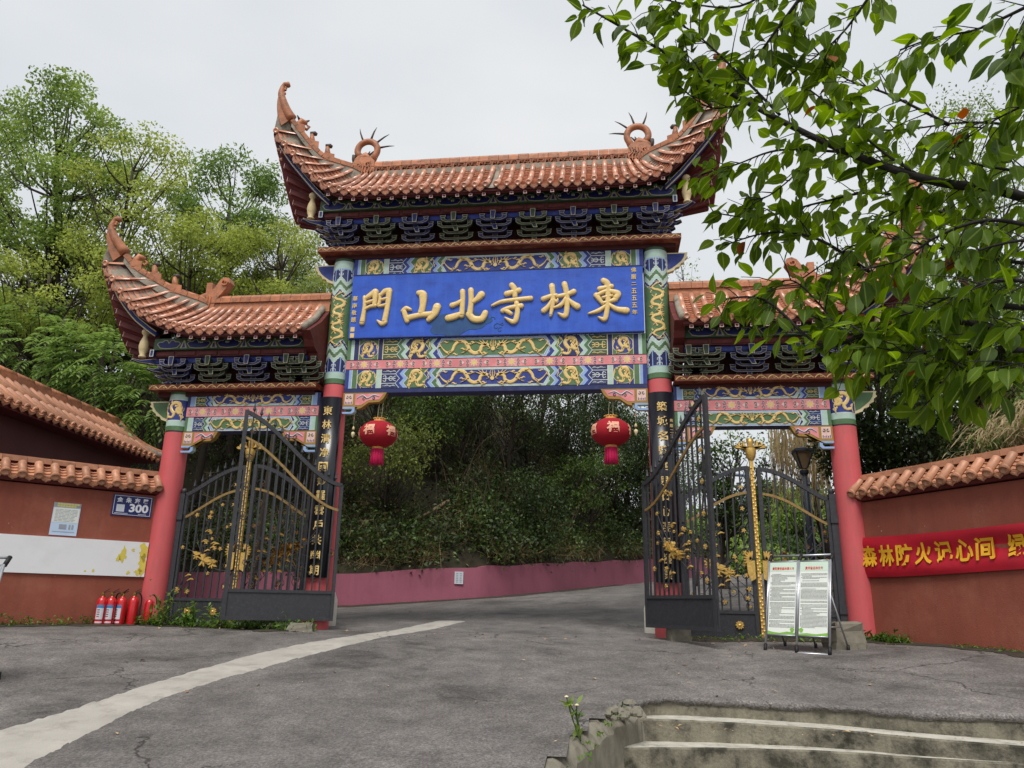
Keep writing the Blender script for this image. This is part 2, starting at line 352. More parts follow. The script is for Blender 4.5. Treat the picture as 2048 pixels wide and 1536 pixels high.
def glyphs(text, bold=0.0):
    k = (text, bold)
    if k not in FONT_CACHE:
        c = bpy.data.curves.new('glyph', 'FONT'); c.body = text; c.offset = bold; c.resolution_u = 3
        o = bpy.data.objects.new('glyph', c); C.objects.link(o); bpy.context.view_layer.update()
        me = bpy.data.meshes.new_from_object(o.evaluated_get(bpy.context.evaluated_depsgraph_get()))
        V = [tuple(v.co) for v in me.vertices]; F = [tuple(p.vertices) for p in me.polygons]
        bpy.data.objects.remove(o); bpy.data.meshes.remove(me)
        xs = [v[0] for v in V]; ys = [v[1] for v in V]
        FONT_CACHE[k] = (V, F, min(xs), max(xs), min(ys), max(ys))
    return FONT_CACHE[k]
def write(mb, text, cx, cy, w, h, fn, hh, m, bold=0.0, thick=.004):
    """put one word in the w x h box round (cx, cy) of the plane fn"""
    V, F, x0, x1, y0, y1 = glyphs(text, bold)
    sx = w / (x1 - x0); sy = h / (y1 - y0)
    q = [(cx + (v[0] - (x0 + x1) / 2) * sx, cy + (v[1] - (y0 + y1) / 2) * sy) for v in V]; n = len(q)
    E = {}
    for f in F:
        for i in range(len(f)):
            e = (f[i], f[(i + 1) % len(f)]); E[e] = 1
    rim = [e for e in E if (e[1], e[0]) not in E]
    mb.add([fn(a, b, hh + thick) for a, b in q] + [fn(a, b, hh) for a, b in q], list(F) + [(a, b, n + b, n + a) for a, b in rim], m)

# ------------------------------------------------------------------ ground
def G(x, y):
    y0 = -1.0 - 1.2 * sm((abs(x) - 3) / 3); t = (y0 - y) / .6
    z = -.108 * .6 * (math.log1p(math.exp(t)) if t < 30 else t)
    if y > 0: z += .05 * min(y, 24) + .064 * max(-2, min(x, 9) + 3) * sm(y / 8)
    return z
STAIR = [(1.18, -8.4), (1.26, -7.5), (1.4, -6.6), (1.52, -5.95), (1.7, -5.35), (1.94, -4.85), (2.25, -4.47), (2.6, -4.36), (4.9, -4.98), (9, -5.6), (9, -14), (1.15, -14)]   # cut-out right of the road where the steps go down
def inside(x, y, poly):
    c = False; j = len(poly) - 1
    for i in range(len(poly)):
        if (poly[i][1] > y) != (poly[j][1] > y) and x < (poly[j][0] - poly[i][0]) * (y - poly[i][1]) / (poly[j][1] - poly[i][1]) + poly[i][0]: c = not c
        j = i
    return c
def grid_ground():
    xs = sorted(set(list(np.arange(-14, 14.01, .4)) + [-400, -150, -60, -30, -20, 20, 30, 60, 150, 400] + list(np.arange(1, 6.01, .13))))
    ys = sorted(set(list(np.arange(-16, 30.1, .45)) + [-400, -150, -60, -25, 40, 60, 100, 200, 500] + list(np.arange(-8, -4, .13))))
    mb = MB(); V = []
    for y in ys:
        for x in xs: V.append((x, y, G(x, y) if abs(y) < 60 and abs(x) < 60 else G(max(-60, min(60, x)), max(-16, min(60, y)))))
    F = []
    nx = len(xs)
    for j in range(len(ys) - 1):
        for i in range(nx - 1):
            cx, cy = (xs[i] + xs[i + 1]) / 2, (ys[j] + ys[j + 1]) / 2
            if inside(cx, cy, STAIR): continue
            F.append((j * nx + i, j * nx + i + 1, (j + 1) * nx + i + 1, (j + 1) * nx + i))
    mb.add(V, F, 'asphalt', True)
    o = mb.build('road'); o['kind'] = 'structure'
grid_ground()
def strip():
    up = [(-2.7, -6.25), (-2.62, -5.5), (-2.58, -4.95), (-2.5, -4.1), (-2.36, -3.17), (-2.1, -2.1), (-1.76, -1.11), (-1.45, .3), (-1.2, 1.79)]
    lo = [(-1.86, -7.23), (-1.95, -6.7), (-2.01, -6.26), (-2.09, -5.6), (-2.1, -5.08), (-2.02, -4.4), (-1.86, -3.73), (-1.68, -2.9), (-1.45, -2.02), (-1.05, -.1), (-.68, 1.86)]
    up = [(-2.9, -7.6)] + up; lo = [(-1.6, -8.6)] + lo
    up = smooth2(up, 1, 14)[0]; lo = smooth2(lo, 1, 14)[0]; n = 110; V = []; k = 7
    for i in range(n + 1):
        a = up[int(i / n * (len(up) - 1))]; b = lo[int(i / n * (len(lo) - 1))]
        ja, jb = random.uniform(-.02, .02), random.uniform(-.02, .02)
        for j in range(k):
            t = j / (k - 1); t = t + ja * (j == 0) * 2 + jb * (j == k - 1) * 2
            x, y = a[0] + (b[0] - a[0]) * t, a[1] + (b[1] - a[1]) * t; V.append((x, y, G(x, y) + .012 - .012 * (j in (0, k - 1))))
    mb = MB(); mb.add(V, [(i * k + j, i * k + j + 1, (i + 1) * k + j + 1, (i + 1) * k + j) for i in range(n) for j in range(k - 1)], 'concrete_strip', True)
    o = mb.build('concrete_path_strip'); o['kind'] = 'structure'
strip()
def stairs():
    root = empty('stairs', (2, -5, -.5)); root['kind'] = 'structure'
    # each step is a slab whose front edge follows the edge of the road
    e = [(1.98, -4.86), (2.2, -4.56), (2.6, -4.50), (3.6, -4.66), (4.9, -5.12), (9, -5.75)]
    zs = [-.40, -.51, -.70, -.925, -1.135, -1.34]
    fr = [(0.0, 0.0), (-.04, -.30), (-.22, -.66), (-.40, -1.0), (-.6, -1.35), (-.8, -1.7)]
    for k in range(6):
        mb = MB(); dx, dy = fr[k]; ee = e if k == 0 else [(1.92 + dx * 1.7, -4.5 + dy)] + [(x, y + dy + (.02 if k else 0)) for x, y in e[2:]]
        pts = smooth2(ee, 1, 8)[0]; n = len(pts)
        if k >= 2: pts = [(x, y + .11 * (x - 1.6)) for x, y in pts]
        top = zs[k] + .0; V = []
        for i, (x, y) in enumerate(pts):
            w = random.uniform(-.003, .003); zt = top + (w * .6 if k else (-.005 + .01 * math.sin(x * 1.3))) - ((.02 * (x - 2) / 3 if k < 2 else -.018 * (x - 1.6)) if k else -.01 * (x - 2.5))
            if k == 0: zt = G(x, y) + .012
            V += [(x, y + .42, zt if k else G(x, y + .42) + .006), (x, y + .012, zt), (x, y + w * .5, zt - .014), (x, y + w, top - .26)]
        F1 = [(4 * i, 4 * i + 1, 4 * i + 5, 4 * i + 4) for i in range(n - 1)]
        F2 = [(4 * i + j, 4 * i + j + 1, 4 * i + 5 + j, 4 * i + 4 + j) for i in range(n - 1) for j in (1, 2)]
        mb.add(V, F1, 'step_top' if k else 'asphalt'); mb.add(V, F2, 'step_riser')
        mb.add(V[:4], [(0, 1, 2, 3)], 'step_riser')
        o = mb.build('step', root); o.location = -root.location
    # ragged asphalt lip along the top edge
    mb = MB(); pts = smooth2(e, 1, 26)[0]; n = len(pts); V = []; r_ = random.Random(4); o_ = 0
    for x, y in pts:
        o_ = .7 * o_ + r_.uniform(-.012, .012); q = .03 + o_; z = G(x, y) + .014; V += [(x, y + .2, z), (x, y - q + .02, z + .004), (x, y - q, z - .02), (x, y - q * .5, z - .05 + o_), (x, y + .02, z - .055)]
    mb.add(V, [(5 * i + j, 5 * i + j + 1, 5 * i + 6 + j, 5 * i + 5 + j) for i in range(n - 1) for j in range(4)], 'asphalt', True); o = mb.build('asphalt_lip', root); o.location = -root.location
    # broken kerb along the left flank
    kp = smooth2([(2.06, -4.66), (1.92, -4.85), (1.68, -5.35), (1.5, -5.95), (1.38, -6.6), (1.24, -7.5), (1.16, -8.4)], 1, 8)[0]; r_ = random.Random(8); i = 0
    mb = MB(); V = []; o_ = 0
    for k, (x, y) in enumerate(kp):
        a_, c_ = kp[max(k - 1, 0)], kp[min(k + 1, len(kp) - 1)]; d = Vector((c_[0] - a_[0], c_[1] - a_[1])).normalized(); nn = Vector((-d.y, d.x)); o_ = .5 * o_ + r_.uniform(-.03, .03)
        for w, dz in ((-.5, .004), (-.3, .008), (-.1 + o_, .006), (-.07 + o_, -.03)): xx, yy = x + nn.x * w, y + nn.y * w; V.append((xx, yy, G(xx, yy) + dz))
    mb.add(V, [(4 * k + q, 4 * k + q + 1, 4 * k + 5 + q, 4 * k + 4 + q) for k in range(len(kp) - 1) for q in range(3)], 'asphalt', True); o = mb.build('asphalt_lip', root); o.location = -root.location
    while i < len(kp) - 3:
        st_ = r_.choice((3, 4, 5)); b = min(i + st_, len(kp) - 1); mb = MB(); V = []; seg = kp[i:b + 1]; m = len(seg)
        for k, (x, y) in enumerate(seg):
            a_, c_ = kp[max(i + k - 1, 0)], kp[min(i + k + 1, len(kp) - 1)]; d = Vector((c_[0] - a_[0], c_[1] - a_[1])).normalized(); nn = Vector((-d.y, d.x)); jw = r_.uniform(-.025, .025); z = G(x, y) - .012 + r_.uniform(-.02, .012)
            for w, dz in ((-.15, -.05), (-.1 + jw, -.006), (-.0, .004), (.05 + jw, -.03 + r_.uniform(-.015, .015)), (.11 + jw * .35, -.1 + r_.uniform(-.012, .012)), (.14 + jw * .2, -.6)): V.append((x + nn.x * w, y + nn.y * w, z + dz))
        mb.add(V, [(6 * k + q, 6 * k + q + 1, 6 * k + 7 + q, 6 * k + 6 + q) for k in range(m - 1) for q in range(5)], 'stone', False); mb.add(V[:6], [(0, 1, 2, 3, 4, 5)], 'stone'); mb.add(V[-6:], [(5, 4, 3, 2, 1, 0)], 'stone')
        o = mb.build('kerb_stone', root); o.location = -root.location; i = b
    for k in range(22):
        x = 1.94 + r_.uniform(-.14, .16); y = -5.0 + r_.uniform(-.35, .25); sz = r_.uniform(.02, .06); mb = MB(); V = [(sz * r_.uniform(.7, 1.2) * math.cos(a) * math.cos(b), sz * r_.uniform(.7, 1.2) * math.sin(a) * math.cos(b), sz * .7 * math.sin(b)) for b in (-.9, 0, .9) for a in np.linspace(0, 6.283, 7)[:-1]]
        mb.add(V, [(6 * i + j, 6 * i + (j + 1) % 6, 6 * i + 6 + (j + 1) % 6, 6 * i + 6 + j) for i in range(2) for j in range(6)] + [tuple(range(12, 18))], 'stone'); o = mb.build('rubble', root); o.location = Vector((x, y, G(x, y) + .01)) - root.location
stairs()
mb = MB(); xs_ = np.linspace(.7, 9.6, 24); ys_ = np.linspace(-14.6, -6.0, 24)
mb.add([(x, y, -1.42 + .012 * math.sin(x * 2.1 + y)) for y in ys_ for x in xs_], [(j * 24 + i, j * 24 + i + 1, j * 24 + 25 + i, j * 24 + 24 + i) for j in range(23) for i in range(23)], 'asphalt', True); mb.build('lower_path')['kind'] = 'structure'

# ------------------------------------------------------------------ painted ornament (flat print and low gilt relief)
def facade(x0, y0, z0): return lambda u, v, h: (x0 + u, y0 - h, z0 + v)
def curl(mb, fn, cx, cy, r, w, h, m, turns=1.2, a0=0, sgn=1, h0=.002):
    pts = [(cx + r * (1 - .8 * t) * math.cos(a0 + sgn * t * turns * 6.283), cy + r * (1 - .8 * t) * math.sin(a0 + sgn * t * turns * 6.283)) for t in np.linspace(0, 1, 9)]
    mb.stroke(pts, [w] * 8 + [w * .5], fn, h0, h, m, 2)
def dragon(mb, fn, L_, H, m, flip=1, h=.014, coil=False, vert=False):
    """generic coiling dragon in a box L_ x H centred on 0; head at +u (flip=-1: at -u)"""
    f = (lambda u, v, hh: fn(v * 1.0, u, hh)) if vert else fn
    T = lambda p: (flip * (p[0] - .5) * L_, p[1] * H)
    S = lambda pts, w, hh=h: mb.stroke([T(p) for p in pts], [x * H for x in w] if isinstance(w, list) else w * H, f, .002, hh, m, 4)
    if coil:
        body = [(.1, -.1), (.2, -.36), (.42, -.4), (.5, -.2), (.36, -.02), (.3, .2), (.48, .38), (.7, .34), (.74, .14), (.62, .02), (.72, -.16), (.88, -.1)]
        wid = [.03, .07, .1, .12, .13, .13, .14, .14, .13, .12, .13, .15]
    else:
        body = [(0, .12), (.06, -.12), (.15, -.3), (.24, -.16), (.28, .12), (.36, .36), (.48, .34), (.55, .08), (.6, -.2), (.7, -.36), (.8, -.24), (.83, .02), (.9, .16), (.98, .1)]
        wid = [.03, .06, .1, .12, .13, .15, .16, .16, .16, .16, .15, .14, .17, .1]
    S(body, [x * 1.45 for x in wid])
    hx, hy = body[-1]
    for a, b in ((-.1, .32), (-.05, .36), (.02, .3), (-.14, .2)): S([(hx - .06, hy), (hx - .06 + a * .9, hy + b * .6), (hx - .06 + a * 1.4, hy + b)], [.09, .075, .03])
    S([(hx - .02, hy - .04), (hx + .02, hy - .16), (hx - .03, hy - .24)], [.08, .05, .02]); S([(hx, hy + .04), (hx + .05, hy + .12), (hx + .04, hy + .24)], [.04, .03, .02])
    legs = [(.22, -.2, -.06, -.2), (.42, .34, -.08, .1), (.6, -.12, -.09, -.1), (.76, -.3, .09, -.14), (.52, .2, .1, .02)]
    for lx, ly, dx, dy in legs:
        ex, ey = lx + dx, ly + dy; S([(lx, ly), (lx + dx * .7, ly + dy * .2), (ex, ey)], [.13, .09, .08])
        for q in (-.05, 0, .05): S([(ex, ey), (ex + dx * .25 + q * .5, ey + dy * .3 + q), (ex + dx * .4 + q, ey + dy * .4 + q * 1.5)], [.06, .05, .02])
    for cx, cy in ((.1, .34), (.3, -.4), (.66, .3), (.46, -.1), (.9, -.36)):
        S([(cx - .05, cy), (cx - .02, cy + .05), (cx + .02, cy - .02), (cx + .06, cy + .02)], [.03, .1, .09, .03], h * .7)
    S([(0, .12), (-.03, .24), (.02, .36)], [.06, .07, .02]); S([(0, .1), (-.05, .06), (-.06, -.08)], [.06, .06, .02])
def pearl(mb, fn, H, m, h=.014):
    pts = [(.1 * H * math.cos(a), .1 * H * math.sin(a)) for a in np.linspace(0, 6.283, 11)[:-1]]; mb.prism(pts, fn, .002, h, m)
    for k in (-1, 0, 1): mb.stroke([(k * .08 * H, .1 * H), (k * .12 * H, .28 * H), (k * .06 * H, .44 * H)], [.06 * H, .05 * H, .015 * H], fn, .002, h, m, 3)
def zig(mb, fn, x, sgn, H, o0, o1, m, h, d=.06, v0=0, v1=1):
    vv = [0, .25, .5, .75, 1]; f = lambda v: d * (1 - abs(((v * 2) % 1) * 2 - 1) * 1 ) if False else d * abs(math.cos(v * 2 * math.pi)) ** 1
    tri = [d, 0, d, 0, d]
    a = [(x + sgn * (tri[i] + o0), (vv[i] - .5) * H) for i in range(5)]; b = [(x + sgn * (tri[i] + o1), (vv[i] - .5) * H) for i in range(5)]
    for i in range(4): mb.poly([fn(*a[i], h), fn(*b[i], h), fn(*b[i + 1], h), fn(*a[i + 1], h)], m)
def flat(mb, fn, poly, h, m): mb.poly([fn(u, v, h) for u, v in poly], m)
def rect(mb, fn, u0, u1, v0, v1, h, m): flat(mb, fn, [(u0, v0), (u1, v0), (u1, v1), (u0, v1)], h, m)
def lattice(mb, fn, u0, u1, H, sgn, h, fill, orn, edge):
    """three stacked arrow panels, each with a little branching ornament"""
    w = u1 - u0
    for k, (va, vb) in enumerate(((-.5, -.27), (-.23, .23), (.27, .5))):
        va *= H; vb *= H; vm = (va + vb) / 2
        tip = u1 + sgn * .0
        if k == 1: pts = [(u0, va), (u1 - sgn * .05, va), (u1, vm), (u1 - sgn * .05, vb), (u0, vb)]
        elif k == 0: pts = [(u0, va), (u1, va), (u1 - sgn * .05, vb), (u0, vb)]
        else: pts = [(u0, va), (u1 - sgn * .05, va), (u1, vb), (u0, vb)]
        if sgn < 0: pts = pts[::-1]
        flat(mb, fn, pts, h, fill)
        hv = (vb - va); S = lambda p, ww: mb.stroke([(u0 + sgn * abs(w) * a, vm + b * hv) for a, b in p], ww * hv, fn, h, h + .003, orn, 3)
        S([(.08, 0), (.4, .02), (.8, 0)], .1)
        if k == 1:
            for q in (-1, 1):
                S([(.2, 0), (.26, .2 * q), (.16, .34 * q)], .09); S([(.4, 0), (.5, .24 * q), (.62, .16 * q)], .09); S([(.62, 0), (.7, .2 * q), (.82, .28 * q)], .08); S([(.08, .2 * q), (.14, .32 * q), (.24, .36 * q)], .08)
        else: 
            S([(.2, -.1), (.34, .25), (.5, -.15), (.68, .2), (.8, -.1)], .12)
def painted_beam(x0, x1, z0, z1, y, style, parent, small=False):
    """beam with its paint scheme as nested flat fields; gilt dragons are separate raised pieces"""
    Lh = (x1 - x0) / 2; H = z1 - z0; fn = facade((x0 + x1) / 2, y, (z0 + z1) / 2); mb = MB()
    mb.box(((x0 + x1) / 2, y + .12, (z0 + z1) / 2), (x1 - x0, .24, H), 'deep_blue')
    A, B = ('blue', 'green') if style else ('green', 'blue')          # A: ends, B: field
    la, lb = ('light_blue', 'mint') if style else ('mint', 'light_blue')
    da, db = ('deep_blue', 'deep_green') if style else ('deep_green', 'deep_blue')
    rect(mb, fn, -Lh, Lh, -H / 2 + .008, H / 2 - .008, .003, lb)
    DR = []; HI = H - .016
    fi, fo = .004, .006
    if not small:
        for s in (-1, 1):
            e = lambda d: s * (Lh - d)
            def rr(d0, d1, m, h=fi, v=HI / 2):
                a, b = sorted((e(d0), e(d1))); rect(mb, fn, a, b, -v, v, h, m)
            rr(0, .065, A); rr(.065, .11, la); rr(.112, .122, 'white'); rr(.122, .2, B if style else 'deep_blue'); rr(.202, .21, 'cream', fi + .001)
            rr(.21, .535, A); rr(.535, .543, 'cream', fi + .001); rr(.543, .615, 'mint' if style else 'deep_blue'); rr(.615, .623, 'cream', fi + .001)
            c = e(.372); n = 40; rad = lambda a: .152 * (1 + .07 * abs(math.sin(a * 4)))
            flat(mb, fn, [(c + 1.06 * rad(a) * math.cos(a), 1.06 * rad(a) * math.sin(a) * HI / .36) for a in np.linspace(0, 6.283, n)[:-1]], fo, 'cream')
            flat(mb, fn, [(c + rad(a) * math.cos(a), rad(a) * math.sin(a) * HI / .36) for a in np.linspace(0, 6.283, n)[:-1]], fo + .002, B)
            f2 = lambda u, v, hh, c=c: fn(c + u, v, hh + fo + .002); dr = MB(); DR.append(dr); dragon(dr, f2, .27, .29, 'gold', s, .01, True)
            rr(.623, .94, 'white' if style else 'cream', fi)
            lattice(mb, fn, e(.63), e(.93), HI, -s, fo, 'deep_blue' if style else 'deep_green', 'white' if style else 'gold', 'white')
            zb = e(.86)
            zig(mb, fn, zb, -s, HI, .0, .012, 'white', fo + .001, .07); zig(mb, fn, zb, -s, HI, .012, .075, A, fo + .001, .07); zig(mb, fn, zb, -s, HI, .075, .14, la, fo + .001, .07)
            zig(mb, fn, zb, -s, HI, .14, .15, 'white', fo + .001, .07); zig(mb, fn, zb, -s, HI, .15, .48, B if style else 'deep_blue', fo + .001, .07)
            c = e(1.235); f2 = lambda u, v, hh, c=c: fn(c + u, v, hh + fo + .001); dr = MB(); DR.append(dr); dragon(dr, f2, .36, H * .95, 'gold', s, .011, True)
            zig(mb, fn, zb, -s, HI, .48, .49, 'white', fo + .001, .07); zig(mb, fn, zb, -s, HI, .49, .55, A, fo + .001, .07); zig(mb, fn, zb, -s, HI, .55, .61, la, fo + .001, .07)
            zig(mb, fn, zb, -s, HI, .61, .62, 'white', fo + .001, .07); zig(mb, fn, zb, -s, HI, .62, .69, 'green' if style else 'blue', fo + .001, .07)
        q = Lh - 1.62
    else:
        for s in (-1, 1):
            e = lambda d: s * (Lh - d)
            def rr(d0, d1, m, h=fi, v=HI / 2):
                a, b = sorted((e(d0), e(d1))); rect(mb, fn, a, b, -v, v, h, m)
            rr(0, .05, 'deep_blue' if style else 'green'); rr(.05, .13, 'light_blue' if style else 'mint'); rr(.132, .14, 'white'); rr(.14, .4, 'mint' if style else 'light_blue')
            lattice(mb, fn, e(.15), e(.36), HI, -s, fo, 'deep_green' if style else 'deep_blue', 'gold' if style else 'white', 'white')
            zb = e(.31)
            zig(mb, fn, zb, -s, HI, 0, .008, 'white', fo + .001, .05); zig(mb, fn, zb, -s, HI, .008, .05, A if not style else 'blue', fo + .001, .05); zig(mb, fn, zb, -s, HI, .05, .095, la, fo + .001, .05)
            zig(mb, fn, zb, -s, HI, .095, .104, 'white', fo + .001, .05); zig(mb, fn, zb, -s, HI, .104, .15, 'green' if style else 'deep_blue', fo + .001, .05)
        q = Lh - .48
    tipw = H * .22
    for k, (mm, d) in enumerate((('white', 0), ('mint' if style else 'light_blue', .012), ('white', .03), ('blue' if style else 'green', .04))):
        hh = fo + .003 + .0015 * k; a = q - d; b = HI / 2 - d * .9
        flat(mb, fn, [(-a - tipw, 0), (-a, -b), (a, -b), (a + tipw, 0), (a, b), (-a, b)], hh, mm)
    h2 = fo + .009; W = (q + tipw * .5) * .96
    for s in (-1, 1):
        f2 = lambda u, v, hh, s=s: fn(-s * W * .53 + u, v, hh + h2); dr = MB(); DR.append(dr); dragon(dr, f2, W * .94, H * .8, 'gold', s, .014)
    pe = MB(); pearl(pe, lambda u, v, hh: fn(u, v - .08 * H, hh + h2), H, 'gold')
    bo = mb.build('painted_beam', parent); pe.build('pearl_relief', bo)
    for dr in DR: dr.build('dragon_relief', bo)
    return bo
def scroll_band(x0, x1, z0, z1, y, parent):
    fn = facade((x0 + x1) / 2, y, (z0 + z1) / 2); Lh = (x1 - x0) / 2; H = z1 - z0; mb = MB()
    mb.box(((x0 + x1) / 2, y + .12, (z0 + z1) / 2), (x1 - x0, .24, H), 'pink')
    n = max(2, round(2 * Lh / .6)); st = 2 * Lh / n
    for i in range(n):
        c = -Lh + st * (i + .5)
        pts = [(c + .045 * (1 + .2 * math.cos(8 * a)) * math.cos(a), .045 * (1 + .2 * math.cos(8 * a)) * math.sin(a)) for a in np.linspace(0, 6.283, 33)[:-1]]
        flat(mb, fn, [(c + (u - c) * 1.35, v * 1.35) for u, v in pts], .003, 'pale_pink'); flat(mb, fn, pts, .005, 'gold')
        for s in (-1, 1):
            for q in (-1, 1):
                curl(mb, fn, c + s * .115, q * H * .2, H * .2, .016, .006, 'white', 1.0, 1.57 * q, s * q); curl(mb, fn, c + s * .115, q * H * .2, H * .19, .009, .009, 'deep_blue', 1.0, 1.57 * q, s * q)
                curl(mb, fn, c + s * .23, q * H * .16, H * .2, .016, .006, 'white', .9, -1.57 * q, -s * q); curl(mb, fn, c + s * .23, q * H * .16, H * .19, .009, .009, 'deep_green', .9, -1.57 * q, -s * q)
            flat(mb, fn, [(c + s * .16, 0), (c + s * .19, -.03), (c + s * .24, 0), (c + s * .19, .03)], .004, 'pale_pink')
    return mb.build('scroll_band', parent)

# ------------------------------------------------------------------ the gateway
gate = tag(empty('temple_gateway', (0, 0, 0)), 'large painted archway with three tiled roofs and a blue name board over the road', 'gateway')
CA, CB, CR = 2.7, 5.437, .198
def column(x, inner):
    mb = MB(); n = 72
    ztop = 6.2 if inner else 3.81; zred = 3.9 if inner else 3.11
    mb.lathe([(CR * 1.02, -.2), (CR, zred)], (x, 0, 0), 'column_red', 40)
    if inner:
        def paint(a, z):
            t = abs(((a / R(62)) % 1) * 2 - 1); zz = .12 * t           # zigzag
            def band(zr):
                for lim, m in ((.012, 'white'), (.07, 'mint'), (.082, 'white'), (.16, 'green'), (.172, 'white'), (.235, 'mint'), (.25, 'white'), (.30, 'deep_blue'), (.315, 'white')):
                    if zr < lim: return m
                return None
            if z < 3.915: return 'black_lacquer'
            if z < 4.0: return 'green'
            if z < 4.10: return 'mint'
            if z > 6.14: return 'deep_green'
            if z > 6.0: return 'mint'
            if z > 5.05:
                zr = 5.86 - z - zz; u = z - 5.86
                if zr < 0: return 'light_blue' if (t < .16 or t > .93 or z > 5.98) else ('white' if t < .24 else 'deep_blue')
                return band(zr) or ('light_blue' if t < .1 and zr > 3 else 'green')
            zr = z - 4.26 - zz
            if zr < 0: return 'light_blue' if (t < .16 or t > .93 or z < 4.12) else ('white' if t < .24 else 'deep_blue')
            return band(zr) or 'green'
        dz = .012
    else:
        def paint(a, z):
            if z < 3.13: return 'black_lacquer'
            if z < 3.21: return 'green'
            if z < 3.30: return 'mint'
            if z < 3.31: return 'white'
            if z < 3.66: return 'blue'
            if z < 3.67: return 'white'
            if z < 3.76: return 'mint'
            return 'green'
        dz = .01
    nz = int((ztop - zred) / dz); V = []; rr = CR * 1.015
    for k in range(nz + 1):
        for j in range(n): a = 2 * math.pi * j / n; V.append((x + rr * math.sin(a), -rr * math.cos(a), zred + k * dz))
    by = {}
    for k in range(nz):
        for j in range(n):
            a = 2 * math.pi * (j + .5) / n; a = a if a < math.pi else a - 2 * math.pi
            by.setdefault(paint(a + R(31), zred + (k + .5) * dz), []).append((k * n + j, k * n + (j + 1) % n, (k + 1) * n + (j + 1) % n, (k + 1) * n + j))
    pm = MB(); base = True
    for m, fs in by.items():
        used = sorted({i for f in fs for i in f}); ix = {g: q for q, g in enumerate(used)}
        pm.add([V[i] for i in used], [tuple(ix[i] for i in f) for f in fs], m, True)
    col = mb.build('column', gate)
    pm.build('painted_collar', col)
    dm = MB(); cyl = lambda u, v, h: (x + (rr + h) * math.sin(u / rr), -(rr + h) * math.cos(u / rr), v)
    if inner:
        for zc, fl in ((5.30, -1), (4.82, 1)): dm = MB(); dragon(dm, lambda u, v, h, zc=zc: cyl(u, zc + v, h), .47, .25, 'gold', fl, .012, False, True); dm.build('dragon_relief', col)
        dm = MB()
        for zc, q in ((5.93, -1), (4.18, 1)):
            for ua in (-1, 0, 1):
                u0 = ua * R(62) * rr; S = lambda p: dm.stroke([(u0 + a, zc + b * q) for a, b in p], .011, cyl, .001, .005, 'white', 3)
                S([(0, -.07), (0, .0), (0, .09)])
                for s in (-1, 1): S([(0, .04), (s * .03, .06), (s * .035, .02)]); S([(0, -.03), (s * .035, -.02), (s * .04, -.06)])
    else:
        for ua in (0, -1, 1):
            u0 = ua * 2.094 * rr; dm = MB()
            dragon(dm, lambda u, v, h: cyl(u0 + u, 3.485 + v, h), .36, .32, 'gold', 1 if x < 0 else -1, .012, True); dm.build('dragon_relief', col)
    if inner: dm.build('painted_motifs', col)['kind'] = 'stuff'
for x in (-CA, CA): column(x, True)
for x in (-CB, CB): column(x, False)

# beams of the middle bay
BY = -.13
painted_beam(-2.5, 2.5, 5.84, 6.187, BY, True, gate)
painted_beam(-2.5, 2.5, 4.32, 4.685, BY, False, gate)
scroll_band(-2.5, 2.5, 4.165, 4.315, BY - .005, gate)
painted_beam(-2.5, 2.5, 3.82, 4.16, BY, True, gate)
mb = MB(); mb.box((0, BY + .12, 3.782), (5.0, .26, .07), 'deep_blue'); mb.build('beam_soffit', gate)
# name board
nb = MB(); nb.box((0, -.16, 5.275), (4.96, .08, 1.17), 'board_blue')
for z_ in (5.855, 4.695): nb.box((0, -.202, z_), (4.96, .012, .014), 'deep_blue')
board = nb.build('name_board', gate)
fb = facade(0, -.2, 5.275)
pt = MB(); pp = [(-.62 + (.52 + .07 * math.sin(3 * a + 1) + .03 * math.sin(9 * a)) * math.cos(a), -.36 + (.2 + .05 * math.sin(2 * a) + .03 * math.sin(7 * a)) * math.sin(a)) for a in np.linspace(0, 6.283, 60)[:-1]]
pp = [(u, max(v, -.585)) for u, v in pp]; flat(pt, fb, pp, .004, 'patch_teal')
for (u, v, r) in ((.06, -.44, .07), (.12, -.5, .05), (-.02, -.3, .05), (.16, -.4, .03)): curl(pt, fb, u, v, r, .02, .005, 'patch_teal', .8, u * 9)
pt.build('repaint_patch', board)
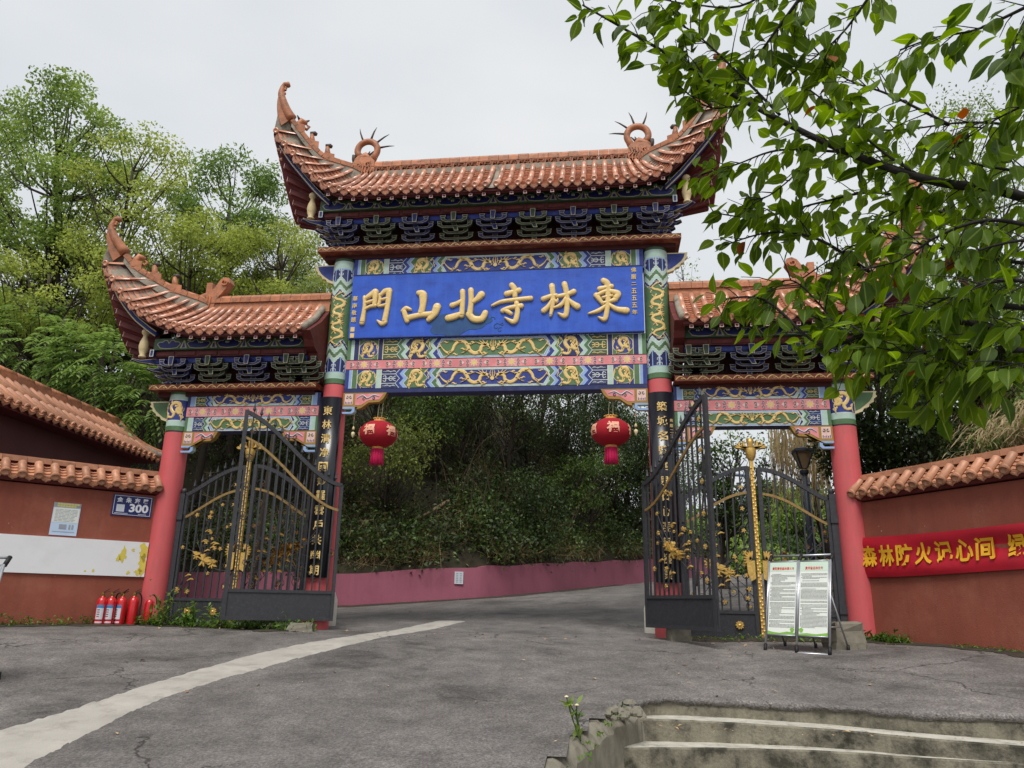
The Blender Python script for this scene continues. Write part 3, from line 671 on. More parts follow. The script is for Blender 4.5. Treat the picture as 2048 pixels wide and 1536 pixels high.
def hanzi(cx, cz, strokes, k=.5):
    """gilt brush character: strokes as (points, widths) in a box of +-1"""
    mb = MB(); f = lambda u, v, h: fb(cx + u * k, cz + v * k, h)
    for pts, w in strokes: 
        w = [x * k * 1.02 for x in w]; P, W = smooth2(pts, w, 7)
        # rounded cross-section standing off the board
        V = []; n = len(P); prof = [(-1, .0), (-.99, .022), (-.86, .036), (-.5, .043), (0, .045), (.5, .043), (.86, .036), (.99, .022), (1, .0)]
        q = len(prof)
        for i in range(n):
            a, b = P[max(i - 1, 0)], P[min(i + 1, n - 1)]; dx, dy = b[0] - a[0], b[1] - a[1]; l = math.hypot(dx, dy) or 1
            for s, h in prof: V.append(f(P[i][0] - dy / l * s * W[i] / 2 / k, P[i][1] + dx / l * s * W[i] / 2 / k, h))
        F = [(i * q + j, i * q + j + 1, (i + 1) * q + j + 1, (i + 1) * q + j) for i in range(n - 1) for j in range(q - 1)]
        F += [tuple(range(q))[::-1], tuple((n - 1) * q + j for j in range(q))]
        mb.add(V, F, 'gold', True)
        for (p, ww, e) in ((P[0], W[0], P[1]), (P[-1], W[-1], P[-2])):     # round ends
            r = ww / 2 / k; ring = []; dx, dy = p[0] - e[0], p[1] - e[1]; an = math.atan2(dy, dx)
            V = []; m = 9
            for s, h in ((1, 0), (.99, .022), (.86, .036), (.5, .043), (.01, .045)):
                for j in range(m): a = an - math.pi / 2 + math.pi * j / (m - 1); V.append(f(p[0] + r * s * math.cos(a), p[1] + r * s * math.sin(a), h))
            mb.add(V, [(i * m + j, i * m + j + 1, (i + 1) * m + j + 1, (i + 1) * m + j) for i in range(4) for j in range(m - 1)], 'gold', True)
    return mb.build('character', board)
def px(zx, zy, ox): return ((zx - ox[0]) / 176, -(zy - ox[1]) / 176)
def tr(ox, ss): return [([px(a, b, ox) for a, b in p], [x / 176 for x in w]) for p, w in ss]
# strokes measured as offsets from each character's centre
men = tr((617, 660), [([(505, 555), (512, 660), (500, 800)], [30, 34, 50]), ([(505, 575), (560, 535), (600, 510)], [30, 48, 66]), ([(600, 515), (605, 580), (600, 640)], [60, 44, 40]), ([(510, 615), (560, 600), (600, 590)], [26, 30, 26]), ([(515, 675), (560, 650), (610, 640)], [26, 30, 34]),
    ([(645, 535), (650, 590), (640, 640)], [24, 30, 30]), ([(650, 545), (690, 505), (730, 500)], [24, 50, 56]), ([(730, 500), (725, 640), (705, 800)], [56, 46, 50]), ([(650, 590), (690, 580), (720, 575)], [22, 26, 24]), ([(645, 650), (690, 640), (720, 630)], [22, 28, 24]), ([(710, 800), (680, 815), (640, 785)], [46, 44, 12])])
shan = tr((1015, 655), [([(985, 520), (1025, 540), (1030, 640), (1015, 720)], [44, 76, 56, 56]), ([(850, 690), (880, 665), (925, 680)], [36, 42, 20]), ([(860, 690), (880, 745), (895, 785)], [44, 46, 44]), ([(890, 760), (1000, 735), (1120, 725)], [56, 48, 52]), ([(1160, 660), (1140, 720), (1090, 780)], [72, 66, 44])])
bei = tr((1440, 640), [([(1400, 510), (1405, 600), (1400, 740)], [48, 44, 48]), ([(1310, 640), (1350, 625), (1400, 600)], [48, 40, 40]), ([(1280, 760), (1340, 745), (1400, 720)], [60, 60, 40]), ([(1475, 500), (1480, 620), (1470, 740)], [50, 46, 54]), ([(1490, 620), (1540, 580), (1570, 545)], [30, 54, 66]), ([(1465, 730), (1510, 775), (1580, 775), (1610, 720)], [56, 62, 60, 52])])
si = tr((1165 - 1000, 625), [([(150, 450), (175, 490), (180, 570)], [50, 52, 40]), ([(105, 530), (165, 515), (215, 500)], [50, 44, 50]), ([(-20, 640), (60, 605), (180, 590), (320, 580)], [22, 34, 36, 44]), ([(75, 690), (130, 665), (235, 650)], [44, 36, 50]), ([(195, 620), (205, 700), (190, 780), (160, 795), (95, 755)], [44, 44, 48, 44, 12]), ([(90, 690), (120, 700), (150, 720)], [30, 40, 30])])
lin_ = tr((625, 620), [([(550, 470), (560, 600), (540, 750)], [52, 44, 26]), ([(475, 590), (530, 570), (590, 560)], [46, 40, 34]), ([(555, 600), (520, 660), (480, 700)], [30, 40, 50]), ([(565, 600), (590, 620), (600, 600)], [26, 30, 20]), ([(660, 455), (680, 560), (680, 700), (660, 755), (605, 730)], [50, 46, 46, 50, 14]), ([(600, 570), (680, 555), (740, 530)], [34, 38, 50]), ([(670, 590), (630, 650), (560, 680)], [30, 38, 14]), ([(690, 600), (730, 640), (770, 670)], [28, 46, 60])])
dong = tr((1045, 600), [([(1010, 410), (1045, 450), (1045, 600), (1030, 720), (1010, 770), (960, 750)], [50, 56, 44, 44, 46, 12]), ([(975, 485), (1030, 475), (1080, 465)], [44, 36, 40]), ([(945, 545), (975, 590), (1000, 625)], [48, 40, 30]), ([(950, 545), (1040, 510), (1130, 535), (1110, 580)], [36, 34, 56, 50]), ([(1000, 570), (1050, 560), (1085, 555)], [24, 26, 20]), ([(1000, 620), (1050, 610), (1110, 590)], [26, 28, 44]), ([(1020, 650), (960, 690), (880, 715)], [30, 38, 18]), ([(1060, 640), (1120, 680), (1200, 695)], [30, 46, 60])])
for cx, cz, st in ((-2.03, -.04, men), (-1.24, -.05, shan), (-.46, -.04, bei), (.33, -.04, si), (1.12, -.03, lin_), (1.9, -.04, dong)): hanzi(cx, cz, st, .335)
ins = MB()
for i, ch in enumerate('佛曆二五五五年'): write(ins, ch, 2.33, .5 - i * .125, .085, .085 if ch != '二' else .05, fb, .002, 'gold', .01, .01)
for i, ch in enumerate('華南敬題'): write(ins, ch, -2.41, .14 - i * .13, .085, .09, fb, .002, 'gold', .01, .01)
for z in (-.42, -.53): rect(ins, fb, -2.45, -2.38, z - .04, z + .04, .006, 'gold')
ins.build('inscription', board)['kind'] = 'stuff'

# side bays
for s in (-1, 1):
    a, b = sorted((s * 2.9, s * 5.25))
    painted_beam(a, b, 3.545, 3.775, BY, True, gate, True)
    scroll_band(a, b, 3.375, 3.54, BY - .005, gate)
    painted_beam(a, b, 3.115, 3.37, BY, False, gate, True)

# carved corner braces under the beams
def brace(x, z, d, w=.74):
    fn = lambda u, v, h: (x + d * u, -.1 - h if d > 0 else -.1 - h, z + v); mb = MB()
    out = [(0, 0), (w, 0), (w - .05, -.1), (w - .12, -.16), (w - .3, -.17), (w - .42, -.26), (w - .5, -.28), (.26, -.24), (0, -.24)] if w > .6 else [(0, 0), (w, 0), (w - .1, -.15), (w - .22, -.13), (w - .32, -.22), (.2, -.24), (0, -.24)]
    mb.prism(out, fn, -.06, .05, 'ochre')
    inn = [(.03, -.02), (.17, -.02), (.17, -.2), (.03, -.2)]; flat(mb, fn, inn, .053, 'pale_pink')
    in2 = [(.21, -.02), (w - .05, -.02), (w - .12, -.12), (w - .3, -.13), (w - .42, -.21), (.21, -.21)] if w > .6 else [(.21, -.02), (w - .06, -.02), (w - .14, -.11), (.3, -.18), (.21, -.18)]
    flat(mb, fn, in2, .053, 'pink')
    for i in range(5): rect(mb, fn, .04 + i * .026, .052 + i * .026, -.19, -.15 - .01 * (i % 2), .055, 'deep_blue')
    for s in (-1, 1): curl(mb, fn, .1 + s * .035, -.08, .028, .012, .06, 'deep_green', .8, 1.57, s, .053)
    mb.stroke([(.1, -.16), (.1, -.1), (.1, -.04)], .012, fn, .053, .06, 'cream', 3)
    mb.stroke([(.24, -.1), (.33, -.05), (.42, -.1), (.52, -.05), (w - .12, -.07)], [.02, .034, .03, .034, .012], fn, .053, .058, 'white', 5)
    mb.stroke([(.24, -.1), (.33, -.05), (.42, -.1), (.52, -.05), (w - .12, -.07)], [.01, .018, .016, .018, .006], fn, .054, .061, 'deep_blue', 5)
    curl(mb, fn, .36, -.11, .035, .014, .06, 'deep_green', 1, 0, 1, .053); curl(mb, fn, .52, -.1, .03, .014, .06, 'deep_blue', 1, 2, -1, .053)
    o = mb.build('corner_brace', gate)
    b2 = MB(); o2 = [(0, -.243), (.2, -.243), (.2, -.3), (.17, -.34), (0, -.35)]
    b2.prism([(0, -.24), (.21, -.24), (.21, -.32), (.17, -.355), (0, -.355), (0, -.325), (.14, -.325), (.165, -.3), (.165, -.27), (0, -.27)], fn, -.05, .05, 'light_blue', 'mint')
    b2.build('brace_block', o)
for x, d in ((-2.5, 1), (2.5, -1)): brace(x, 3.747, d)
for x, d in ((-5.25, 1), (-2.9, -1), (2.9, 1), (5.25, -1)): brace(x, 3.112, d, .62)

# cornice boards with gilt scroll, and wavy side boards beyond the end columns
def cornice(x0, x1, z, parent):
    mb = MB(); mb.box(((x0 + x1) / 2, 0, z + .062), (x1 - x0, .65, .09), 'cornice'); mb.box(((x0 + x1) / 2, 0, z - .022), (x1 - x0 - .16, .30, .078), 'maroon_dark')
    fn = lambda u, v, h: (u, -.325 - h, z + .062 + v * .75); n = int((x1 - x0) / .165)
    for i in range(n):
        c = x0 + (i + .5) * (x1 - x0) / n
        mb.stroke([(c - .08, -.035), (c - .04, .02), (c, .035), (c + .04, .005), (c + .08, -.035)], [.012, .02, .02, .02, .012], fn, .001, .006, 'gold', 3)
        curl(mb, fn, c + .015, -.005, .026, .012, .006, 'gold', .9, 1.57, -1, .001)
    return mb.build('cornice', parent)
cornice(-3.12, 3.12, 6.25, gate)
for s in (-1, 1): cornice(*sorted((s * 2.92, s * 5.88)), 3.79, gate)
def wing(x, z, d, m):
    mb = MB(); fn = lambda u, v, h: (x + d * u, -.02 - h, z + v)
    out = [(0, 0), (.36, 0), (.34, -.05), (.36, -.08), (.31, -.12), (.3, -.17), (.24, -.2), (.22, -.25), (.15, -.27), (.12, -.32), (.0, -.36)]
    mb.prism(out, fn, -.05, .04, 'cream'); inn = [(.02, -.02), (.31, -.02), (.29, -.09), (.24, -.16), (.17, -.22), (.09, -.28), (.02, -.31)]; flat(mb, fn, inn, .043, m)
    mb.build('wave_board', gate)
wing(-2.88, 6.13, -1, 'blue'); wing(2.88, 6.13, 1, 'blue'); wing(-5.62, 3.67, -1, 'green'); wing(5.62, 3.67, 1, 'green')

# bracket sets (dougong)
def arm_profile(w, h, up=.5):
    """cross arm: long boat with upturned ends that carry little blocks"""
    a = w / 2
    return [(-a, h), (-a + .005, h * .55), (-a + .05, .02), (-a + .1, 0), (a - .1, 0), (a - .05, .02), (a - .005, h * .55), (a, h), (a - .075, h), (a - .08, h * .62), (a - .11, h * .42), (-a + .11, h * .42), (-a + .08, h * .62), (-a + .075, h)]
def inset(poly, d):
    n = len(poly); out = []; A = sum(poly[i][0] * poly[(i + 1) % n][1] - poly[(i + 1) % n][0] * poly[i][1] for i in range(n)); sg = 1 if A > 0 else -1
    for i in range(n):
        p0, p1, p2 = poly[i - 1], poly[i], poly[(i + 1) % n]
        d1 = (p1[0] - p0[0], p1[1] - p0[1]); d2 = (p2[0] - p1[0], p2[1] - p1[1]); l1 = math.hypot(*d1) or 1; l2 = math.hypot(*d2) or 1
        n1 = (-d1[1] / l1 * sg, d1[0] / l1 * sg); n2 = (-d2[1] / l2 * sg, d2[0] / l2 * sg); bx, by = n1[0] + n2[0], n1[1] + n2[1]; l = bx * bx + by * by
        k = min(2.0 / max(l, .3), 2.2) * d; out.append((p1[0] + bx * k, p1[1] + by * k))
    return out
def outlined(mb, poly, fn, h0, h1, fill, edge, side, b=.008):
    q = inset(poly, b); n = len(poly); mb.prism(poly, fn, h0, h1, edge, side)
    mb.poly([fn(u, v, h1 + .0025) for u, v in q], fill)
ARM = {}
def bracket_set(x, z0, blue, parent, corner=0):
    fill, f2 = ('bracket_blue', 'bracket_blue') if blue else ('bracket_green', 'bracket_green')
    mb = MB()
    # projecting noses, one above another
    for k, (zz, y1) in enumerate(((.06, -.24), (.2, -.42), (.34, -.56))):
        mb.box((x, (y1 + .05) / 2, z0 + zz + .03), (.07, abs(y1) + .05, .07), fill)
        fn = lambda u, v, h, y1=y1, zz=zz: (x + u, y1 - h, z0 + zz + v)
        if k == 1: fn = lambda u, v, h, y1=y1, zz=zz: (x + u + (v - .05) * -.35, y1 - h - (.07 - v) * .3, z0 + zz + v)
        outlined(mb, [(-.035, -.06), (.035, -.06), (.045, .06), (.045, .1), (-.045, .1), (-.045, .06)], fn, -.02, .01, f2, 'trim', fill, .01)
    root = mb.build('bracket_set', parent)
    for k, (zz, yy, w) in enumerate(((.0, -.17, .40), (.075, -.24, .58), (.14, -.33, .44), (.215, -.41, .6), (.28, -.49, .46))):
        key = (k, blue)
        if key not in ARM:
            am = MB(); outlined(am, arm_profile(w, .085), lambda u, v, h: (u, -h, v), -.03, .03, 'maroon' if k == 0 else fill, 'trim', fill, .007)
            for s in (-1, 1): outlined(am, [(s * (w / 2 - .04) - .035, .08), (s * (w / 2 - .04) + .035, .08), (s * (w / 2 - .04) + .05, .125), (s * (w / 2 - .04) - .05, .125)], lambda u, v, h: (u, -h, v), -.035, .034, f2, 'trim', fill, .008)
            ARM[key] = am.mesh('bracket_arm')
        inst(ARM[key], 'bracket_arm', root, Matrix.Translation((x, yy, z0 + zz)))
    return root
def corner_beaks(x, z0, d, parent):
    """stacked diagonal beaks at the end columns, the vase on top and the corner rafter above"""
    root = empty('corner_bracket', (x, -.1, z0), parent)
    for k, (zz, ln) in enumerate(((.03, .3), (.13, .42), (.23, .56), (.34, .82))):
        for ang in ((45,) if k == 3 else (20, 45, 70)):
            l2 = ln * (1 if ang == 45 else .8); dx, dy = d * math.cos(R(ang)), -math.sin(R(ang)); mb = MB()
            f = lambda u, v, h: (dx * u - dy * h, dy * u + dx * h, v)
            pr = [(-.1, 0), (l2 * .5, 0), (l2 * .85, -.015), (l2, .01), (l2, .035), (l2 * .84, .03), (l2 * .6, .09), (-.1, .09)]
            if d < 0: pr = pr[::-1]
            mb.prism(pr, f, -.035, .035, 'bracket_blue', 'bracket_blue'); q = inset(pr, .009)
            mb.prism(pr, f, -.04, -.036, 'trim', 'trim'); mb.prism(pr, f, .036, .04, 'trim', 'trim'); mb.poly([f(u, v, .043) for u, v in q], 'bracket_blue'); mb.poly([f(u, v, -.043) for u, v in q], 'bracket_blue')
            mb.box((dx * l2 * .62, dy * l2 * .62, -.006), (.09, .09, .012), 'trim', math.atan2(dy, dx))
            o = mb.build('beak', root); o.location = (0, 0, zz)
    mb = MB(); mb.lathe([(.0, 0), (.06, 0), (.065, .02), (.045, .05), (.07, .12), (.082, .2), (.07, .28), (.04, .36), (.035, .40), (.065, .43), (.07, .47), (.05, .5), (0, .5)], (0, 0, 0), 'vase', 18)
    v = mb.build('vase', root); v.location = (d * .50, -.42, .44)
    mb = MB(); outlined(mb, [(-.035, -.06), (.035, -.06), (.035, .06), (-.035, .06)], lambda u, v, h: (u, -h, v), -.05, .02, 'deep_blue', 'white', 'bracket_blue', .012)
    o = mb.build('arm_end', root); o.location = (d * .3, -.46, .5)
    return root
def eave_bands(x0, x1, z0, parent, ends):
    for nm, a, b, y, m in (('blue_purlin', .36, .45, -.44, 'blue'), ('panel_band', .45, .56, -.5, 'maroon'), ('cloud_purlin', .56, .76, -.56, 'deep_green')):
        mb = MB(); mb.box(((x0 + x1) / 2, y + .06, z0 + (a + b) / 2), (x1 - x0, .12, b - a), m); zc = z0 + (a + b) / 2
        if nm == 'panel_band':
            n = round((x1 - x0) / .36)
            for i in range(n): outlined(mb, [(x0 + (i + .06) * (x1 - x0) / n, -.04), (x0 + (i + .94) * (x1 - x0) / n, -.04), (x0 + (i + .94) * (x1 - x0) / n, .04), (x0 + (i + .06) * (x1 - x0) / n, .04)], lambda u, v, h: (u, y - h, zc + v), 0, .012, 'maroon', 'maroon_dark', 'maroon_dark', .012)
        if nm == 'cloud_purlin':
            fn = lambda u, v, h: (u, y - h, zc + v); n = round((x1 - x0) / .53)
            for i in range(n):
                c = x0 + (i + .5) * (x1 - x0) / n
                cloud = [(c - .17, .03), (c - .2, .0), (c - .15, -.06), (c - .06, -.075), (c + .06, -.075), (c + .15, -.06), (c + .2, 0), (c + .17, .03), (c + .11, .03), (c + .08, .06), (c + .04, .06), (c, .0), (c - .04, .06), (c - .08, .06), (c - .11, .03)]
                flat(mb, fn, inset(cloud, -.013), .003, 'trim'); flat(mb, fn, cloud, .005, 'bracket_blue')
                t = c + (x1 - x0) / n / 2
                if i < n - 1: flat(mb, fn, [(t - .065, -.08), (t + .065, -.08), (t + .01, .06), (t - .01, .06)], .003, 'trim'); flat(mb, fn, [(t - .03, -.07), (t + .03, -.07), (t, .04)], .005, 'blue')
        mb.build(nm, parent)
    mb = MB(); mb.box(((x0 + x1) / 2, .02, z0 + .26), (x1 - x0 - .1, .06, .62), 'maroon_dark'); mb.build('backing_panel', parent)
ZM, ZS = 6.36, 3.88
eave_bands(-3.05, 3.05, ZM, gate, True)
for s in (-1, 1): eave_bands(*sorted((s * 3.07, s * 5.75)), ZS, gate, False)
for i in range(9): bracket_set(-2.7 + i * .675, ZM, i % 2 == 0, gate)
for s in (-1, 1):
    for i in range(1, 4): bracket_set(s * (2.7 + i * .684), ZS, i % 2 == 0, gate)
    bracket_set(s * 5.4, ZS, True, gate); bracket_set(s * 3.12, ZS, False, gate)
    corner_beaks(s * 2.72, ZM, s, gate); corner_beaks(s * 5.46, ZS, s, gate)

# ------------------------------------------------------------------ tiled roofs
def half_barrel(r, l, m, n=8, th=.012):
    """one barrel tile: its low end at the origin, running up +y"""
    mb = MB(); V = []
    for y, rr in ((0, r), (l * .99, r * .975), (0, r - th)):
        for j in range(n + 1): a = math.pi * j / n; V.append((-rr * math.cos(a), y, rr * math.sin(a)))
    q = n + 1; F = [(j, j + 1, q + j + 1, q + j) for j in range(n)] + [(2 * q + j, 2 * q + j + 1, j + 1, j) for j in range(n)]
    mb.add(V, F, m, True); return mb.mesh('barrel_tile')
def disc_mesh(r, m):
    mb = MB(); mb.lathe([(0, .0), (r * .55, .0), (r * .6, .006), (r * .78, .006), (r * .82, .0), (r * .98, .0), (r, -.01), (r, -.03)], (0, 0, 0), m, 16, True, axis=Vector((0, -1, 0))); return mb.mesh('eave_disc')
def drip_mesh(w, m):
    """pendant drip tile: a curved tongue with a pointed lower edge"""
    mb = MB(); a = w / 2; top = [(-a + 2 * a * t, -.045 * math.sin(math.pi * t) * 1.0) for t in np.linspace(0, 1, 7)]
    low = [(a, -.015), (a * .92, -.055), (a * .62, -.088), (a * .25, -.1), (0, -.118), (-a * .25, -.1), (-a * .62, -.088), (-a * .92, -.055), (-a, -.015)]
    poly = top + low[1:-1]; fn = lambda u, v, h: (u, -h, v); mb.prism(poly, fn, -.012, .006, m); mb.stroke([(-a * .7, -.075), (-a * .3, -.07), (0, -.1), (a * .3, -.07), (a * .7, -.075)], .01, fn, .006, .01, m, 3)
    return mb.mesh('drip_tile')
DISC = disc_mesh(.054, 'tile'); DRIP = drip_mesh(.16, 'tile'); BAR = {}
def frame_from(o, ydir, up):
    y = Vector(ydir).normalized(); x = y.cross(Vector(up)).normalized(); z = x.cross(y); M = Matrix((x, y, z)).transposed().to_4x4(); M.translation = Vector(o); return M
def tile_course(path, parent, r, m, dn, seg=.3, disc=None):
    """barrel tiles laid end to end up a path (list of points, low to high)"""
    P = [Vector(p) for p in path]; Ls = [0]
    for i in range(1, len(P)): Ls.append(Ls[-1] + (P[i] - P[i - 1]).length)
    T = Ls[-1]; k = max(1, round(T / seg)); 
    def pos(s):
        for i in range(1, len(P)):
            if s <= Ls[i] + 1e-9: t = (s - Ls[i - 1]) / max(1e-9, Ls[i] - Ls[i - 1]); return P[i - 1].lerp(P[i], t)
        return P[-1]
    for i in range(k):
        a, b = pos(T * i / k), pos(T * (i + 1) / k); l = round((b - a).length + .012, 2)
        if (r, l, m) not in BAR: BAR[(r, l, m)] = half_barrel(r, l, m)
        inst(BAR[(r, l, m)], 'barrel_tile', parent, frame_from(a, b - a, (0, 0, 1)))
def pan_strip(mb, path, w, side, m, step=.09):
    """overlapping concave pan tiles up a path; side = unit vector across"""
    P = [Vector(p) for p in path]; Ls = [0]; s_ = Vector(side)
    for i in range(1, len(P)): Ls.append(Ls[-1] + (P[i] - P[i - 1]).length)
    T = Ls[-1]; k = max(1, round(T / step))
    def pos(s):
        for i in range(1, len(P)):
            if s <= Ls[i] + 1e-9: t = (s - Ls[i - 1]) / max(1e-9, Ls[i] - Ls[i - 1]); return P[i - 1].lerp(P[i], t)
        return P[-1]
    for i in range(k):
        a, b = pos(T * i / k), pos(T * (i + 1) / k); n = s_.cross(b - a).normalized(); n = n if n.z > 0 else -n; V = []
        for p, off in ((a, .022), (b, .004)):
            for t in (-1, -.5, 0, .5, 1): V.append(p + s_ * t * w / 2 + n * (off + .03 * (t * t - 1) * 1))
        for t in (-1, -.5, 0, .5, 1): V.append(a + s_ * t * w / 2 + n * (.004 + .03 * (t * t - 1)))
        mb.add(V, [(j, j + 1, 6 + j, 5 + j) for j in range(4)] + [(10 + j, 11 + j, j + 1, j) for j in range(4)], m, False)
ir = lambda x, tab: float(np.interp(abs(x), [t[0] for t in tab], [t[1] for t in tab]))
MAIN = dict(eave=[(0, 7.10), (2.3, 7.11), (2.6, 7.15), (2.88, 7.26), (3.17, 7.52), (3.48, 7.86), (3.69, 8.1), (3.9, 8.42)], y=-.85, ridge=7.93, rx=2.5, rz=8.17,
            hip=[(2.5, 8.0, .0), (2.69, 8.08, -.14), (3.08, 8.12, -.36), (3.24, 8.21, -.45), (3.43, 8.41, -.55), (3.61, 8.63, -.66), (3.75, 8.82, -.74), (3.84, 9.03, -.79), (3.885, 9.2, -.81), (3.87, 9.34, -.81)], x0=0, xe=3.92, fascia=-.8, z0=ZM)
SIDE = dict(eave=[(0, 4.66), (4.8, 4.67), (5.1, 4.72), (5.43, 4.81), (5.8, 4.97), (6.16, 5.22), (6.45, 5.54), (6.74, 6.02)], y=-.85, ridge=5.36, rx=5.12, rz=5.58,
            hip=[(5.12, 5.5, .0), (5.33, 5.58, -.12), (5.68, 5.66, -.32), (5.99, 5.82, -.48), (6.21, 5.93, -.6), (6.35, 6.07, -.68), (6.53, 6.29, -.78), (6.64, 6.46, -.84), (6.69, 6.6, -.87), (6.66, 6.73, -.87)], x0=3.03, xe=6.76, fascia=-.8, z0=ZS)
def slope_path(D, ax, s, front=True, lift=0, n=7):
    """centre line of one tile course at |x| = ax, eave to top"""
    ze = ir(ax, D['eave']); sg = 1 if front else -1; a1 = D['rx'] - .5; w_ = D['xe'] - a1
    dd = .19 * w_ * math.sin(math.pi * .6 * max(0, ax - a1) / w_) ** 1.2        # courses fan in towards the ridge near the corners
    if ax - dd <= D['rx']: yt, zt = -.06, D['ridge']
    else:
        t = ir(ax - dd, [(h[0], h[2]) for h in D['hip'][:-2]]); yt = t - .03; zt = ir(ax - dd, [(h[0], h[1]) for h in D['hip'][:-2]]) - .13
        zt = max(zt, ze + .04)
    P = []; 
    for i in range(n):
        t = i / (n - 1); y = D['y'] + (yt - D['y']) * t; z = ze + (zt - ze) * (t * (.72 + .28 * t)); P.append((s * (ax - dd * t), sg * y, z + lift))
    return P
def roof(D, sides, name):
    body = MB(); x0 = D['x0']; xs = np.linspace(x0, D['xe'], 60)
    for s in sides:
        for fr in (True, False):
            rows = [slope_path(D, a, s, fr) for a in xs]; n = 7; V = [(p[0], p[1], p[2] - .045) for r_ in rows for p in r_]; V2 = [(p[0], p[1], p[2] - .06) for p in V]
            F = [(i * n + j, i * n + j + 1, (i + 1) * n + j + 1, (i + 1) * n + j) for i in range(len(xs) - 1) for j in range(n - 1)]
            body.add(V, F, 'mortar'); body.add(V2, F, 'maroon_dark')
            # fascia board under the drips and flying-rafter soffit
            A = []
            for a in xs:
                ze = ir(a, D['eave']); y = D['fascia'] if fr else -D['fascia']; A += [(s * a, y * 1.03, ze - .03), (s * a, y * 1.02, ze - .115), (s * a, y * .97, ze - .115)]
            body.add(A, [(3 * i + j, 3 * i + j + 1, 3 * i + 4 + j, 3 * i + 3 + j) for i in range(len(xs) - 1) for j in range(2)], 'maroon')
    root = body.build('roof', gate); root.name = 'roof'
    pitch = .18
    for s in sides:
        k0 = 0 if x0 > 0 else 0
        cols = np.arange(x0 + .05, D['xe'] - .02, pitch) if x0 > 0 else np.arange(pitch / 2, D['xe'] - .02, pitch)
        for a in cols:
            p = slope_path(D, a, s, True, .0); L0 = Vector(p[-1]) - Vector(p[0])
            tile_course(p, root, .047, 'tile', None, .33)
            d = Vector(p[1]) - Vector(p[0]); inst(DISC, 'eave_disc', root, frame_from(Vector(p[0]) + Vector((0, -.035, .012)), (0, 1, .25), (0, 0, 1)))
            b = a + pitch / 2
            if b < D['xe'] - .03:
                q = slope_path(D, b, s, True, -.002); pm = MB(); pan_strip(pm, q, pitch - .03, (s, 0, (ir(b + .05, D['eave']) - ir(b - .05, D['eave'])) / .1), 'tile'); pm.build('pan_tile', root)
                sl = (ir(b + .05, D['eave']) - ir(b - .05, D['eave'])) / .1 * s
                M = frame_from(Vector(q[0]) + Vector((0, -.018, .02)), (0, 1, .3), (0, 0, 1)) @ Matrix.Rotation(-math.atan(sl) * .85, 4, 'Y'); inst(DRIP, 'drip_tile', root, M)
    # the rear slope's tiles, joined: out of sight from the road
    rt = MB()
    for s in sides:
        for a in np.arange(x0 + .1, D['xe'] - .05, pitch):
            p = slope_path(D, a, s, False, 0, 5); rt.tube(p, .047, 'tile', 6)
    rt.build('rear_tiles', root)['kind'] = 'stuff'
    # flank between the two corners: eave that dips, seen from below, with fanned rafters
    for s in sides:
        ec, xe = ir(D['xe'], D['eave']), D['xe']; zb = D['eave'][0][1] + .24; fl = MB(); V = []; m = 24; ze = []
        for i in range(m + 1):
            t = i / m * 2 - 1; y = D['y'] * -t; z = zb - .22 + (ec - zb + .22) * abs(t) ** 1.6; x = xe - .2 * (1 - t * t); ze.append((x, y, z))
            xi = D['rx'] + (xe - D['rx']) * abs(t); xi = min(xi, x - .02); hz = ir(xi, [(h[0], h[1]) for h in D['hip'][:-2]]) - .12 if xi > D['rx'] else D['ridge']
            hz = max(hz, z + .03); V += [(s * x, y, z), (s * (x + xi) / 2, y * .98, (z + hz) / 2 - .04), (s * xi, y * .95, hz), (s * x, y, z - .1), (s * (x - .75 * (1 - .3 * abs(t))), y * .62, z - .2 - .27 * abs(t))]
        fl.add(V, [(5 * i + j, 5 * i + j + 1, 5 * i + 6 + j, 5 * i + 5 + j) for i in range(m) for j in (0, 1)], 'mortar'); fl.add(V, [(5 * i + a, 5 * i + b, 5 * i + 5 + b, 5 * i + 5 + a) for i in range(m) for a, b in ((0, 3), (3, 4))], 'maroon')
        fl.build('flank_eave', root)
        et = MB()
        for i in range(1, 19):
            t = i / 9.5 - 1; j = int((t + 1) / 2 * m); x, y, z = ze[j]; et.lathe([(0, .0), (.05, 0), (.05, -.06)], (s * (x + .02), y, z + .01), 'tile', 10, axis=Vector((s, 0, 0)))
            et.prism([(-.07, .02), (.07, .02), (.06, -.06), (0, -.1), (-.06, -.06)], lambda u, v, h: (s * (x + .01 + h), y + .05 + u, z + v), -.01, .006, 'tile')
        et.build('flank_tiles', root)['kind'] = 'stuff'
        for i in range(-3, 8):           # rafters splayed round the corner
            t = -i / 8; y = D['y'] * -t; z = zb - .22 + (ec - zb + .22) * abs(t) ** 1.6 - .14; x = xe - .2 * (1 - t * t) - .1
            rm = MB(); a = (s * x, y, z); b = (s * (x - .62), y * .55, z - .12 - .22 * abs(t)); rm.bar(a, b, .075, .085, 'maroon')
            rm.bar((a[0] + s * .012, a[1], a[2] + .003), (a[0] + s * .004, a[1], a[2] + .002), .079, .089, 'pale_pink'); rm.build('corner_rafter', root)
        # blue edge board of the corner rafter
        cb = MB(); pts = []
        for i in range(9):
            t = i / 8; a = D['xe'] - 1.0 + (.95) * t; pts.append((s * (a - .05), D['y'] + .12 + .14 * (1 - t), ir(a, D['eave']) - .25 + .06 * t))
        cb.tube(pts, .05, 'blue', 6); cb.tube([(p[0], p[1] - .035, p[2] + .045) for p in pts], .012, 'cream', 5); cb.tube([(p[0], p[1] - .045, p[2] - .04) for p in pts], .012, 'cream', 5); cb.build('corner_beam', root)
    # rafter ends with painted faces under the fascia
    xa, xb = (x0 + .12, D['rx'] + .35); rf = []
